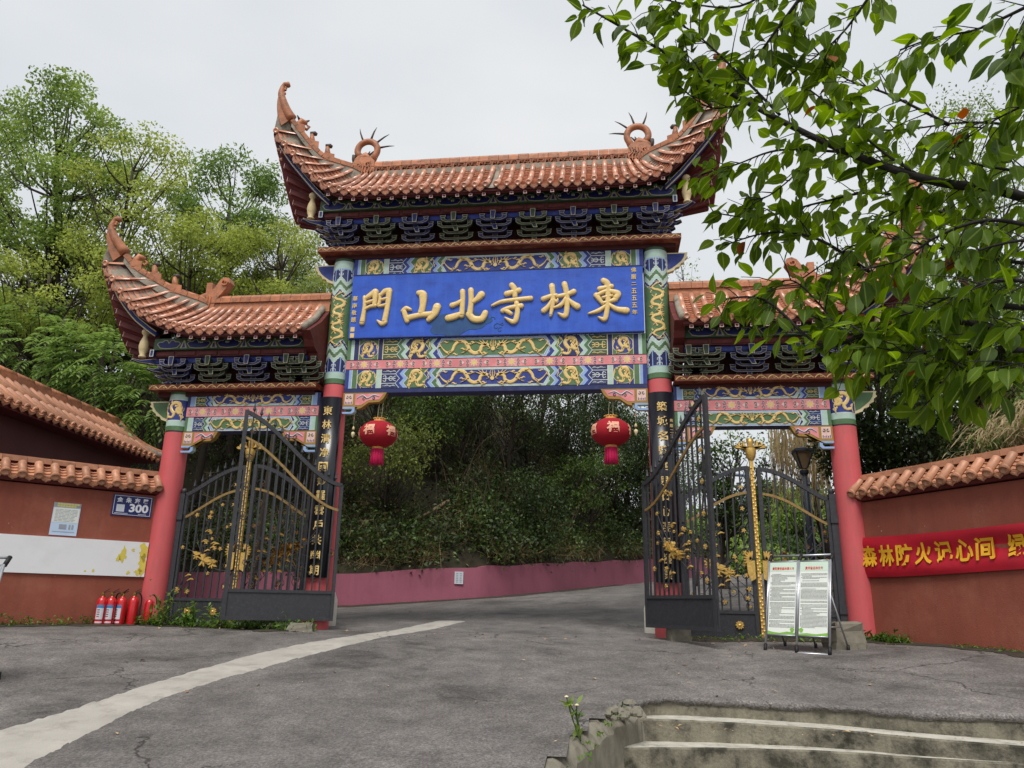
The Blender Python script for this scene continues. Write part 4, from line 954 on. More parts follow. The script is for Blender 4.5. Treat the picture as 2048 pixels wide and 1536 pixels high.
    for s in sides:
        for a in np.arange(xa, xb, .225):
            rm = MB(); ze = ir(a, D['eave']); rm.bar((s * a, -.8, ze - .135), (s * a, -.5, ze + .09), .06, .055, 'maroon', (0, -.6, .8)); fn = lambda u, v, h: (s * a + u, -.806 - h, ze - .137 + v)
            rect(rm, fn, -.03, .03, -.026, .026, .012, 'pale_pink'); rect(rm, fn, -.02, .02, -.016, .016, .014, 'maroon'); rm.build('rafter_end', root)
            rm = MB(); c = a + .11
            for qx, qz in ((-.015, .015), (.015, .015), (-.015, -.015), (.015, -.015)): rm.lathe([(0, 0), (.011, 0), (.012, -.01)], (s * c + qx, -.68, ir(c, D['eave']) - .14 + qz), 'trim', 8, axis=Vector((0, -1, 0)))
            rm.lathe([(0, -.002), (.03, -.002), (.03, -.2)], (s * c, -.68, ir(c, D['eave']) - .14), 'deep_green', 10, axis=Vector((0, -.8, -.6))); rm.build('round_rafter', root)
    # ridge
    rw = D['rx']; segs = []
    span = (-rw, rw) if x0 == 0 else (x0 - .13, rw)
    for s in (sides if x0 else (1,)):
        a, b = span if x0 == 0 else sorted((s * span[0], s * span[1])); L_ = b - a
        bm_ = MB(); zt = D['rz']; bm_.box(((a + b) / 2, 0, (D['ridge'] - .12 + zt - .21) / 2), (L_, .2, zt - .21 - D['ridge'] + .12), 'mortar' if x0 == 0 else 'terracotta'); bm_.build('ridge_base', root)
        n = round(L_ / .178)
        for i in range(n):
            c = a + (i + .5) * L_ / n; w = L_ / n - .006; m2 = MB(); jz = random.uniform(-.003, .003)
            m2.box((c, 0, zt - .06 + jz), (w, .17, .075), 'terracotta'); m2.lathe([(.075, -w / 2), (.075, w / 2)], (c, 0, zt - .03 + jz), 'terracotta', 10, True, axis=Vector((1, 0, 0))); m2.box((c, 0, zt - .105), (w, .2, .014), 'terracotta'); m2.build('ridge_tile', root)
        if x0 == 0:
            n = round(L_ / .235)
            for i in range(n):
                c = a + (i + .5) * L_ / n; w = L_ / n - .012; m2 = MB(); fn = lambda u, v, h: (c + u, -.085 - h, zt - .165 + v)
                for q in (-1, 1): m2.box((c + q * (w / 2 - .006), 0, zt - .165), (.012, .19, .1), 'terracotta'); m2.box((c, 0, zt - .165 + q * .045), (w, .19, .012), 'terracotta')
                m2.box((c, .02, zt - .165), (w, .1, .085), 'spike')
                for k in range(5):
                    u = -w / 2 + (k + .5) * w / 5; m2.stroke([(u - .03, -.04), (u, .03 * (-1) ** k), (u + .03, .04 * (-1) ** k)], .013, fn, -.02, .008, 'terracotta', 2); curl(m2, fn, u, .01, .022, .01, .008, 'terracotta', .8, k, 1, -.02)
                m2.build('openwork_panel', root)
        else:
            m2 = MB(); m2.box(((a + b) / 2, 0, zt - .17), (L_, .14, .1), 'terracotta'); m2.build('ridge_plinth', root)
    # hip ridges with tall horned tips
    for s in sides:
        for fr in (1, -1):
            H_ = [(s * h[0], fr * h[2], h[1]) for h in D['hip']]
            if fr < 0: H_ = H_[:-3] 
            H_ = spline3(H_, 4); wall = MB(); cap = MB(); k = len(H_); d0 = Vector((s * (D['xe'] - D['rx']), D['y'] * fr, 0)).normalized(); nrm = Vector((-d0.y, d0.x, 0))
            end = int(k * (.62 if fr > 0 else .9)); V = []
            for i in range(end + 1):
                p = Vector(H_[i]); hgt = .3 - .10 * i / end
                for q in (-1, 1): V += [p + nrm * q * .065 + Vector((0, 0, -.07)), p + nrm * q * .08 + Vector((0, 0, -hgt))]
            wall.add(V, [(4 * i + a, 4 * i + b, 4 * i + 4 + b, 4 * i + 4 + a) for i in range(end) for a, b in ((0, 1), (2, 3), (0, 2))] + [(4 * end, 4 * end + 1, 4 * end + 3, 4 * end + 2)], 'mortar'); wall.build('hip_wall', root)
            # cap tiles
            i = 0
            while i < end:
                j = min(i + 2, end); a, b = Vector(H_[i]), Vector(H_[j]); m2 = MB(); dd = (b - a); g = dd.normalized() * .004
                m2.bar(a + g + Vector((0, 0, -.05)), b - g + Vector((0, 0, -.05)), .16, .075, 'terracotta'); m2.tube([a + g + Vector((0, 0, -.02)), b - g + Vector((0, 0, -.02))], .06, 'terracotta', 8); m2.build('hip_tile', root); i = j
            if fr > 0:
                horn = MB(); pts = H_[end:]; kk = len(pts); V = []
                tail = [pts[-1]] + [(pts[-1][0] - s * .03, pts[-1][1], pts[-1][2] + .05), (pts[-1][0] - s * .085, pts[-1][1], pts[-1][2] + .055), (pts[-1][0] - s * .1, pts[-1][1], pts[-1][2] + .01)]
                horn.tube(list(pts) + tail[1:], [.1 - .055 * i / (kk - 1) for i in range(kk)] + [.047, .05, .04], 'terracotta', 10)
                lo = []
                for i in range(kk): 
                    t = i / (kk - 1); p = Vector(pts[i]); out = Vector((s * .16 * (1 - t) + .0, -.06 * (1 - t), -.18 * (1 - t) ** 1.2)); lo += [p + nrm * .04, p + out + nrm * .04, p + out - nrm * .04, p - nrm * .04]
                horn.add(lo, [(4 * i + a, 4 * i + (a + 1) % 4, 4 * i + 4 + (a + 1) % 4, 4 * i + 4 + a) for i in range(kk - 1) for a in range(4)], 'terracotta')
                for i in (kk - 3, kk - 5, kk - 2): horn.lathe([(0, .03), (.022, .02), (.028, 0), (.02, -.02)], Vector(pts[i]) + Vector((-s * .06, 0, .0)), 'terracotta', 8)
                horn.build('horn_tip', root)
            if fr > 0:
                # little beasts along the hip
                pos = (.52, .38, .24) if x0 == 0 else (.50, .34, .22)
                for bi, f in enumerate(pos):
                    p = Vector(H_[int(f * k)]); d = (Vector(H_[int(f * k) + 1]) - Vector(H_[int(f * k) - 1])).normalized(); dh = Vector((d.x, d.y, 0)).normalized(); m2 = MB()
                    m2.bar(p - dh * .1 + Vector((0, 0, -.02)) - d * .0, p + dh * .08 + Vector((0, 0, -.02)), .15, .16, 'terracotta')
                    if bi == 0:     # dragon-headed first beast
                        m2.tube([p, p + Vector((0, 0, .09)), p + Vector((0, 0, .16)) - dh * .04, p + Vector((0, 0, .15)) - dh * .14], [.06, .06, .065, .03], 'terracotta', 8); m2.tube([p + Vector((0, 0, .18)), p + Vector((0, 0, .26)) + dh * .05], [.03, .01], 'spike', 6)
                        m2.tube([p - dh * .05 + Vector((0, 0, .05)), p - dh * .14 + Vector((0, 0, .02)), p - dh * .18 + Vector((0, 0, .09)), p - dh * .13 + Vector((0, 0, .11))], [.03, .03, .025, .02], 'terracotta', 6); m2.tube([p - dh * .12 + Vector((0, 0, .18)), p - dh * .17 + Vector((0, 0, .22))], [.025, .012], 'spike', 5)
                    else:
                        m2.tube([p, p + Vector((0, 0, .12)) + dh * .02, p + Vector((0, 0, .22)) + dh * .03], [.06, .05, .035], 'terracotta', 8); m2.tube([p + Vector((0, 0, .23)) + dh * .06, p + Vector((0, 0, .25)) - dh * .02, p + Vector((0, 0, .24)) - dh * .06], [.035, .045, .025], 'spike', 8)
                        for q in (-1, 1): m2.tube([p + nrm * q * .04 + dh * .03, p + nrm * q * .045 - dh * .07 + Vector((0, 0, .06))], [.03, .02], 'terracotta', 6)
                    m2.build('ridge_beast', root)
    return root
main_roof = roof(MAIN, (-1, 1), 'main')
sr = [roof(SIDE, (s,), 'side') for s in (-1, 1)]
# ridge-end dragons of the main roof: relief block, looped tail and four spikes
for s in (-1, 1):
    x, z = s * 2.5, 8.17; mb = MB()
    mb.prism([(-.2, -.3), (.2, -.3), (.2, .02), (.12, .1), (-.14, .1), (-.2, 0)], lambda u, v, h: (x + u, -h, z + v), -.1, .1, 'terracotta')
    f = lambda u, v, h: (x + u, -.1 - h, z + v)
    for k in range(7): mb.stroke([(-.17 + .05 * k, -.27), (-.19 + .06 * k, -.17), (-.13 + .045 * k, -.1), (-.17 + .05 * k, .0)], [.02, .03, .025, .015], f, 0, .025, 'terracotta', 3)
    for q in (-1, 1): curl(mb, f, q * .08, -.08, .06, .025, .03, 'terracotta', 1.1, q, q, 0)
    o = mb.build('dragon_ornament', gate)
    lp = MB(); c = (x - s * .02, z + .3); pts = [(x - s * .1, 0, z + .02)] + [(c[0] - s * .19 * math.cos(a), 0, c[1] + .19 * math.sin(a)) for a in np.linspace(-.6, 3.5, 18)] + [(x + s * .04, 0, z + .1)]
    lp.tube(pts, [.075] + [.06] * 18 + [.055], 'terracotta', 10); lp.build('tail_loop', o)
    for a in (2.0, 1.35, .75, .2):
        sp = MB(); b = Vector((c[0] - s * .22 * math.cos(a), 0, c[1] + .22 * math.sin(a))); d = Vector((-s * math.cos(a), 0, math.sin(a))); n = Vector((-d.z, 0, d.x)) * s
        sp.tube([b, b + d * .1 + n * .004, b + d * .19 + n * .012, b + d * .29 + n * .035], [.022, .018, .014, .004], 'spike', 6); sp.build('tail_spike', o)
    hd = MB(); hd.tube([(x - s * .1, 0, z + .08), (x, 0, z + .17), (x + s * .12, 0, z + .12), (x + s * .2, 0, z + .06)], [.05, .085, .07, .05], 'terracotta', 8); hd.tube([(x + s * .19, 0, z + .02), (x + s * .23, 0, z + .14), (x + s * .22, 0, z + .2)], [.05, .04, .05], 'spike', 8)
    for q in (.05, .12): hd.tube([(x - s * q * .4, 0, z + .18), (x - s * (q + .02), 0, z + .28)], [.03, .008], 'spike', 6)
    hd.build('dragon_head', o)
# fish-tailed finials of the side roofs
for s in (-1, 1):
    x, z = s * 5.18, 5.56; mb = MB(); f = lambda u, v, h: (x - s * u, -h, z + v)
    pr = [(-.2, -.2), (.12, -.2), (.16, -.02), (.3, .16), (.38, .3), (.36, .38), (.28, .4), (.2, .36), (.1, .2), (.02, .13), (-.08, .1), (-.2, .05)]
    if s > 0: pr = pr[::-1]
    mb.prism(pr, f, -.09, .09, 'terracotta')
    g = lambda u, v, h: (x - s * u, -.09 - h, z + v)
    curl(mb, g, .28, .3, .07, .03, .03, 'terracotta', 1.1, 0, -1, 0)
    for k in range(5): mb.stroke([(-.16 + .05 * k, -.17), (-.18 + .06 * k, -.06), (-.14 + .05 * k, .03)], [.02, .03, .015], g, 0, .022, 'terracotta', 3)
    mb.box((x + s * .02, 0, z + .22), (.11, .1, .2), 'terracotta'); mb.build('fishtail_finial', gate)
# red gable boards where the side roofs die into the inner columns
for s in (-1, 1):
    mb = MB(); x = s * 3.035; f = lambda u, v, h: (x - s * h, u, v)
    pr = [(-.86, 4.62), (-.4, 4.93), (-.02, 5.3), (.86, 4.6), (.6, 4.4), (.2, 3.95), (.0, 3.9), (-.12, 3.95), (-.2, 4.1), (-.36, 4.2), (-.44, 4.36), (-.62, 4.42), (-.68, 4.52)]
    mb.prism(pr, f, -.025, .14, 'maroon', 'maroon'); o = mb.build('gable_board', gate)
    m2 = MB(); m2.tube([(x - s * .01, -.86, 4.66), (x - s * .01, -.4, 4.98), (x - s * .01, -.02, 5.36)], .06, 'mortar', 7); m2.build('mortar_edge', o)

# ------------------------------------------------------------------ couplet boards on the inner columns
def couplet(x, text, small, lab):
    mb = MB(); r = .235; fn = lambda u, v, h: (x + (r + h) * math.sin(u / r), -(r + h) * math.cos(u / r), v); V = []; n = 12; w = .17
    z0, z1 = .76, 3.66; ang = .83
    for rr in (r, r + .03):
        for z in (z0, z1):
            for j in range(n + 1): a = -ang + 2 * ang * j / n; V.append((x + rr * math.sin(a), -rr * math.cos(a), z))
    q = n + 1; F = []
    for j in range(n): F += [(2 * q + j, 2 * q + j + 1, 3 * q + j + 1, 3 * q + j), (j, q + j, q + j + 1, j + 1), (j, j + 1, 2 * q + j + 1, 2 * q + j), (q + j, 3 * q + j, 3 * q + j + 1, q + j + 1)]
    F += [(0, 2 * q, 3 * q, q), (n, q + n, 3 * q + n, 2 * q + n)]
    mb.add(V, F, 'black_lacquer', True)
    o = tag(mb.build('couplet_board'), lab, 'sign board', 'carved couplet boards on the inner columns')
    for i, ch in enumerate(text):
        g = MB(); write(g, ch, 0, 3.42 - i * .232, .135, .15, lambda u, v, h: fn(u, v, h), .031, 'gold', .012, .008); g.build('character', o)
    g = MB()
    for i, ch in enumerate(small): write(g, ch, .13, 3.2 - i * .085, .05, .05, fn, .031, 'gold', .0, .005)
    if small: g.build('inscription', o)['kind'] = 'stuff'
couplet(-CA, '東林清净園妙羅雲戶共幽期', '', 'curved black board of gold characters on the column left of the road')
couplet(CA, '築城名勝地泉石心涅槃極樂', '佛曆二五五五年', 'curved black board of gold characters on the column right of the road')

# ------------------------------------------------------------------ lanterns and wind bells
def lantern(x, z, lab, turn):
    t = tag(empty('lantern', (x, 0, z)), lab, 'lantern', 'red lanterns hung in the arch')
    mb = MB(); pr = [(.09, .215), (.16, .2), (.235, .155), (.29, .09), (.312, .0), (.29, -.09), (.235, -.155), (.16, -.2), (.09, -.215)]
    nn = 16
    mb.lathe(pr, (0, 0, 0), 'lantern_red', 48); mb.build('globe', t)
    for k in range(5):
        a = R(turn + k * 72); fn = lambda u, v, h: ((.313 * math.cos(v / .26) + h) * math.sin(a + u / .31), -(.313 * math.cos(v / .26) + h) * math.cos(a + u / .31), v)
        g = MB(); write(g, '福', 0, .03, .2, .18, fn, .004, 'lantern_motif', .035, .004); g.build('character', t)
    g = MB(); g.lathe([(.0, .265), (.088, .265), (.09, .24), (.09, .205)], (0, 0, 0), 'lantern_gold', 24)
    for k in range(12): g.lathe([(0, .012), (.02, .008), (.022, 0)], (.088 * math.cos(k * .5236), .088 * math.sin(k * .5236), .262), 'lantern_gold', 8)
    g.build('top_cap', t)
    g = MB(); g.lathe([(.092, -.205), (.09, -.255), (.0, -.255)], (0, 0, 0), 'lantern_gold', 24); g.build('bottom_cap', t)
    g = MB(); n = 44
    for k in range(n):
        a = 2 * math.pi * k / n; rr = .084 + .006 * (k % 3); g.tube([(rr * math.cos(a), rr * math.sin(a), -.25), (rr * 1.03 * math.cos(a + .03), rr * 1.03 * math.sin(a), -.38), (rr * 1.12 * math.cos(a), rr * 1.12 * math.sin(a), -.5 + random.uniform(-.008, .01))], .009, 'tassel', 5)
    g.lathe([(.075, -.25), (.085, -.49), (0, -.49)], (0, 0, 0), 'tassel', 20); g.build('tassel', t)
    for q in (-1, 1):
        g = MB(); g.tube([(q * .035, 0, .26), (q * .03 + .015, .0, .6)], .006, 'rope', 5); g.build('cord', t)
lantern(-1.9, 3.07, 'round red lantern with pink tassel hanging near the left column', -14); lantern(1.91, 3.07, 'round red lantern with pink tassel hanging near the right column', 6)
for x, lab in ((-2.3, 'tiny pale wind bell hanging from the brace beside the left lantern'), (2.3, 'tiny pale wind bell hanging from the brace beside the right lantern')):
    g = MB(); g.tube([(0, 0, .0), (0, 0, -.24)], .003, 'rope', 4); g.lathe([(0, -.22), (.02, -.26), (.024, -.29), (0, -.29)], (0, 0, 0), 'vase', 8); g.lathe([(0, -.32), (.03, -.34), (.033, -.37), (.0, -.43)], (0, 0, 0), 'cream', 10); g.lathe([(0, -.08), (.012, -.1), (0, -.12)], (0, 0, 0), 'column_red', 6)
    o = tag(g.build('wind_bell', loc=(x, -.1, 3.42)), lab, 'wind bell', 'wind bells')

# ------------------------------------------------------------------ iron gates
def blossom(mb, fn, u, v, r, m, h=.02, n=5, a0=0):
    for k in range(n):
        a = a0 + k * 6.283 / n; mb.stroke([(u + .1 * r * math.cos(a), v + .1 * r * math.sin(a)), (u + .6 * r * math.cos(a), v + .6 * r * math.sin(a)), (u + r * math.cos(a), v + r * math.sin(a))], [r * .3, r * .75, r * .25], fn, h * .2, h, m, 3)
def cluster(mb, fn, u, v, s, seed):
    rr = random.Random(seed)
    for k in range(9):
        a = rr.uniform(-.4, 3.5); l = rr.uniform(.09, .2) * s; mb.stroke([(u, v), (u + .5 * l * math.cos(a), v + .6 * l * math.sin(a)), (u + l * math.cos(a), v + l * math.sin(a) * .8)], [.03 * s, .085 * s, .02 * s], fn, -.02, .02 + .03 * rr.random(), 'gold_metal', 3)
    for k in range(3): a = 4.2 + k * .7; mb.stroke([(u, v), (u + .08 * s * math.cos(a), v + .08 * s * math.sin(a)), (u + .17 * s * math.cos(a), v + .14 * s * math.sin(a))], [.04 * s, .07 * s, .01], fn, -.02, .03, 'gold_metal', 3)
def gate_leaf(hinge, ang, W, lo, hi, prof, lab, zb, nb, gold_off, group, post=False, flip=False, panel=.42, seed=1, rosettes=False):
    t = tag(empty('iron_gate', hinge), lab, 'gate', group); t.rotation_euler = (0, 0, ang); t.location.z = zb
    fn = lambda u, v, h: (u, -h, v); top = lambda u: lo + (hi - lo) * prof(u / W)
    mb = MB(); mb.box((.025, 0, lo / 2), (.05, .05, lo), 'iron'); mb.box((W - .03, 0, hi / 2 + .01), (.06, .055, hi + .02), 'iron')
    pts = [(u, 0, top(u)) for u in np.linspace(.02, W - .02, 22)]
    for i in range(21): mb.bar(pts[i], (pts[i + 1][0] + .004, 0, pts[i + 1][2]), .05, .06, 'iron', (0, 0, 1))
    mb.box((W / 2, 0, panel), (W - .08, .045, .045), 'iron'); mb.box((W / 2, 0, .025), (W - .08, .045, .05), 'iron'); mb.build('frame', t)
    m2 = MB(); m2.box((W / 2, 0, panel / 2 + .01), (W - .1, .012, panel - .05), 'iron')
    for k in range(int(W / .028)): m2.box((.06 + k * .028, -.008, panel / 2 + .01), (.012, .006, panel - .07), 'iron')
    m2.build('bottom_panel', t)
    for k in range(nb):
        u = .05 + (W - .11) * (k + .7) / (nb + .4); b = MB(); tp = top(u); b.box((u, 0, (panel + tp + .02) / 2), (.022, .022, tp - panel), 'iron')
        b.lathe([(.008, 0), (.008, .04), (.026, .07), (.018, .1), (.0, .19)], (u, 0, tp + .02), 'iron', 6, False); b.build('bar', t)
    g = MB(); gp = [(u, 0, top(u) - gold_off) for u in np.linspace(.03, W - .05, 18)]
    for i in range(17): g.bar(gp[i], (gp[i + 1][0] + .003, 0, gp[i + 1][2]), .028, .038, 'rail_gold')
    g.build('gold_rail', t)
    # wrought scrolls, gilt blossoms and leaf clusters
    sc = MB(); GD = []; rr = random.Random(seed)
    def gp_(): GD.append(MB()); return GD[-1]
    f2 = lambda u, v, h: (u, -.016 - h, v); f3 = lambda u, v, h: (u, .016 + h, v)
    for f in (f2,):
        cu, cv = W * (.46), panel + .62
        cluster(gp_(), f, cu, cv, .8, seed); cluster(gp_(), f, cu + .15, cv - .06, .55, seed + 5); cluster(gp_(), f, cu - .13, cv + .07, .5, seed + 7)
        for k in range(17):
            a = rr.uniform(0, 6.28); l = rr.uniform(.2, .75); u1 = min(max(cu + l * math.cos(a) * .9, .09), W - .12); v1 = cv + l * math.sin(a) * 1.3
            if v1 < panel + .06: v1 = panel + .1 + .2 * rr.random()
            if v1 > top(u1) - gold_off - .08: v1 = top(u1) - gold_off - .1
            um, vm = (cu + u1) / 2 + rr.uniform(-.1, .1), (cv + v1) / 2 + rr.uniform(-.1, .1); sc.tube([(p[0], -.025, p[1]) for p in smooth2([(cu, cv), (um, vm), (u1, v1)], 1, 5)[0]], .006, 'iron', 5)
            blossom(gp_(), f, u1, v1, rr.uniform(.022, .04), 'gold_metal', .03, 5, rr.random() * 3)
            q0 = rr.uniform(0, 6); r0 = rr.uniform(.05, .09); sc.tube([(u1 + r0 * (1 - .8 * q) * math.cos(q0 + q * 7), -.025, v1 + r0 * (1 - .8 * q) * math.sin(q0 + q * 7)) for q in np.linspace(0, 1, 12)], .005, 'iron', 4)
            if k % 2: gp_().stroke([(um, vm), (um + .05, vm + .03), (um + .1, vm + .02)], [.01, .035, .005], f, 0, .03, 'gold_metal', 3)
        for k in range(6):
            v = panel + .2 + k * (hi - panel - .5) / 5; r = .085
            pts = [(W - .06 - r + r * (1 - .75 * q) * math.cos(q * 8 + 0), -.02, v + r * (1 - .75 * q) * math.sin(q * 8)) for q in np.linspace(0, 1, 16)]; sc.tube(pts, .007, 'iron', 5); blossom(gp_(), f, W - .06 - r, v, .035, 'gold_metal', .025)
    sc.build('scrollwork', t)['kind'] = 'stuff'
    for g_ in GD: g_.build('gilt_flower', t)
    if rosettes:
        for q in (.3, .72):
            r_ = MB(); blossom(r_, lambda u, v, h: (u, -.012 - h, v), W * q, panel * .5, .06, 'gold_metal', .03, 10); r_.lathe([(0, .05), (.02, .045), (.03, .03)], (W * q, -.0, panel * .5), 'gold_metal', 10, axis=Vector((0, -1, 0))); r_.build('rosette', t)
    if post:
        p = MB(); p.box((W + .035, -.035, (hi + .1) / 2 + .02), (.056, .05, hi + .1), 'gold_metal')
        for k in range(int(hi / .045)): p.lathe([(0, .016), (.014, .01), (.02, 0)], (W + .02 + .03 * (k % 2), -.06, .06 + k * .045), 'gold_metal', 6, False, axis=Vector((0, -1, 0)))
        p.build('gilt_post', t)
        lt = MB(); zz = hi + .1
        lt.lathe([(.03, 0), (.07, .06), (.085, .16), (.08, .2)], (W + .035, -.035, zz), 'gold_metal', 12); fl = lambda u, v, h: (W + .035 + u, -.06 - h, zz + .2 + v)
        for s in (-1, 1):
            for l, hgt in ((.1, .12), (.17, .1), (.22, .04)): lt.stroke([(0, 0), (s * l * .7, .01), (s * l, hgt * .5), (s * l * .85, hgt)], [.05, .055, .05, .012], fl, -.03, .02, 'gold_metal', 4)
        lt.lathe([(.03, .0), (.05, .08), (.055, .15), (.045, .15), (.03, .05)], (W + .035, -.035, zz + .2), 'gold_metal', 10); lt.build('lotus_finial', t)
        for s in (-1, 1):
            pm = MB(); pf = lambda u, v, h: (W + .035 + s * (.075 + u), -.05 - h, 1.0 + v)
            for k in range(7): a = -.5 + k * .38; pm.stroke([(.03, .12), (.03 + .06 * math.cos(a), .12 + .07 * math.sin(a)), (.03 + .11 * math.cos(a), .12 + .12 * math.sin(a))], [.03, .04, .02], pf, 0, .03, 'gold_metal', 3)
            pm.prism([(-.02, .1), (.1, .1), (.09, -.08), (.05, -.2), (-.02, -.16)] if s > 0 else [(-.02, .1), (-.02, -.16), (.05, -.2), (.09, -.08), (.1, .1)], pf, 0, .025, 'gold_metal'); pm.build('palmette', t)
    return t
ogee = lambda t: sm(t) * .75 + .25 * t ** 1.4
archp = lambda t: math.sin(t * math.pi / 2) ** 1.25
gate_leaf((-2.38, -.14, 0), math.atan2(-.77, -1.42), 1.62, 2.08, 3.14, ogee, 'tall black iron gate leaf swung open beside the left column, foliage behind', .12, 13, .40, 'open road gates', seed=3)
gate_leaf((2.37, -.3, 0), math.atan2(-1.4, .82), 1.62, 2.06, 3.06, ogee, 'tall black iron gate leaf swung open edge-on before the right couplet board', .13, 13, .40, 'open road gates', seed=9)
SG = 'closed side gates'
gate_leaf((-5.16, .05, 0), 0, 1.03, 2.03, 2.5, archp, 'closed iron side gate leaf hinged at the far left red column', .04, 7, .38, SG, post=True, seed=11, rosettes=True, panel=.36)
gate_leaf((-2.98, .05, 0), math.pi, 1.03, 2.03, 2.5, archp, 'closed iron side gate leaf seen through the open left gate', .06, 7, .38, SG, seed=13, rosettes=True, panel=.36)
gate_leaf((5.14, .05, 0), math.pi, 1.02, 2.03, 2.5, archp, 'closed iron side gate leaf behind the notice stand at right', -.02, 7, .38, SG, seed=17, rosettes=True, panel=.36)
gate_leaf((2.98, .05, 0), 0, 1.03, 2.03, 2.5, archp, 'closed iron side gate leaf with gilt post left of the notice stand', .0, 7, .38, SG, post=True, seed=19, rosettes=True, panel=.36)
for x, lab in ((-5.2, 'black iron gate post against the far left red column'), (5.19, 'black iron gate post against the far right red column'), (-2.94, 'black iron gate post behind the left couplet board'), (2.94, 'black iron gate post behind the right couplet board')):
    mb = MB(); mb.box((0, .05, 1.05), (.1, .1, 2.15), 'iron'); mb.lathe([(.0, .09), (.04, .07), (.045, .03), (.03, 0)], (0, .05, 2.13), 'iron', 10)
    mb.box((0, -.005, 1.75), (.12, .03, .12), 'iron'); mb.box((0, -.005, .45), (.12, .03, .12), 'iron'); tag(mb.build('gate_post', loc=(x, 0, -.03)), lab, 'gate post', 'iron gate posts')

# ------------------------------------------------------------------ boundary walls
BARW = half_barrel(.062, .3, 'tile_wall', 10, .012); DISCW = disc_mesh(.066, 'tile_wall'); DRIPW = drip_mesh(.17, 'tile_wall')
def boundary_wall(p, d, L_, lab, ztop, skip=(), white=None):
    t = tag(empty('boundary_wall', (p[0], p[1], 0)), lab, 'wall', 'red walls splayed beside the gateway'); d = Vector((d[0], d[1], 0)).normalized(); n = Vector((d.y, -d.x, 0))
    if n.y > 0: n = -n            # n points at the road
    t.rotation_euler = (0, 0, 0); P = lambda s, o, z: (d.x * s + n.x * o, d.y * s + n.y * o, z)
    mb = MB(); V = []; k = 24
    for i in range(k + 1):
        for o, z in ((.14, -.5), (.14, ztop - .42), (-.14, ztop - .42), (-.14, -.5)): V.append(P(L_ * i / k, o, z))
    mb.add(V, [(4 * i + a, 4 * i + a + 1, 4 * i + 5 + a, 4 * i + 4 + a) for i in range(k) for a in range(3)] + [(0, 1, 2, 3)], 'wall_red'); mb.build('wall_face', t)
    mb = MB(); prof = [(.2, ztop - .40), (.23, ztop - .36), (.23, ztop - .32), (.05, ztop - .1), (-.05, ztop - .1), (-.23, ztop - .32), (-.2, ztop - .42)]
    V = [P(s, o, z) for s in (0, L_) for o, z in prof]; q = len(prof); mb.add(V, [(j, (j + 1) % q, q + (j + 1) % q, q + j) for j in range(q)] + [tuple(range(q))], 'maroon'); mb.build('coping_base', t)
    pitch = .215; m = int(L_ / pitch); up = Vector((-n.x, -n.y, 1.02)).normalized()
    for i in range(m):
        s = .07 + i * pitch; a = Vector(P(s, .305, ztop - .315 + random.uniform(-.008, .008)))
        inst(BARW, 'barrel_tile', t, frame_from(a, (-n.x, -n.y, .95 + random.uniform(-.04, .04)), (0, 0, 1)) ); inst(DISCW, 'eave_disc', t, frame_from(a + n * .004 + Vector((0, 0, .012)), (-n.x, -n.y, .3), (0, 0, 1)))
        b = Vector(P(s + pitch / 2, .262, ztop - .30))
        pm = MB(); pan_strip(pm, [b, b + Vector((-n.x * .2, -n.y * .2, .2))], pitch - .05, d, 'tile_wall', .07); pm.build('pan_tile', t)
        inst(DRIPW, 'drip_tile', t, frame_from(b + n * .012 + Vector((0, 0, .02)), (-n.x, -n.y, .3), (0, 0, 1)))
    k = max(1, round(L_ / .33))
    for i in range(k):
        m2 = MB(); a, b = Vector(P(L_ * i / k + .003, 0, ztop - .06 + random.uniform(-.004, .004))), Vector(P(L_ * (i + 1) / k - .003, 0, ztop - .06)); m2.bar(a, b, .2, .07, 'tile_wall'); m2.bar(a + Vector((0, 0, .04)), b + Vector((0, 0, .04)), .13, .03, 'tile_wall'); m2.build('ridge_tile', t)
    rt = MB()
    for i in range(m): s = .07 + i * pitch; rt.tube([P(s, -.26, ztop - .33), P(s, -.06, ztop - .13)], .06, 'tile_wall', 6)
    rt.build('rear_tiles', t)['kind'] = 'stuff'
    return t, P, n, d
wl, PL, nL, dL = boundary_wall((-5.62, -.02), (-.68, -.73), 6.5, 'red plastered wall with tiled coping left of the archway', 2.45)
wr, PR, nR, dR = boundary_wall((5.62, -.02), (.48, -.87), 6.5, 'red plastered wall with tiled coping right of the archway', 2.36)
wfn = lambda base, n, d, sg: (lambda u, v, h: (base[0] + d.x * u * sg + n.x * (.14 + h), base[1] + d.y * u * sg + n.y * (.14 + h), v))
# faces of the walls as drawing planes: u runs along the wall away from the column
FL = wfn((-5.62, -.02), nL, dL, 1); FR = wfn((5.62, -.02), nR, dR, 1)
def hanging(name, fn, u0, u1, v0, v1, h0, h1, m, lab, cat, skew=0):
    mb = MB(); mb.prism([(u0, v0), (u1, v0), (u1, v1), (u0, v1)], fn, h0, h1, m); return tag(mb.build(name), lab, cat)
fl_ = lambda u, v, h: FL(-u, v, h)       # reading direction: left to right
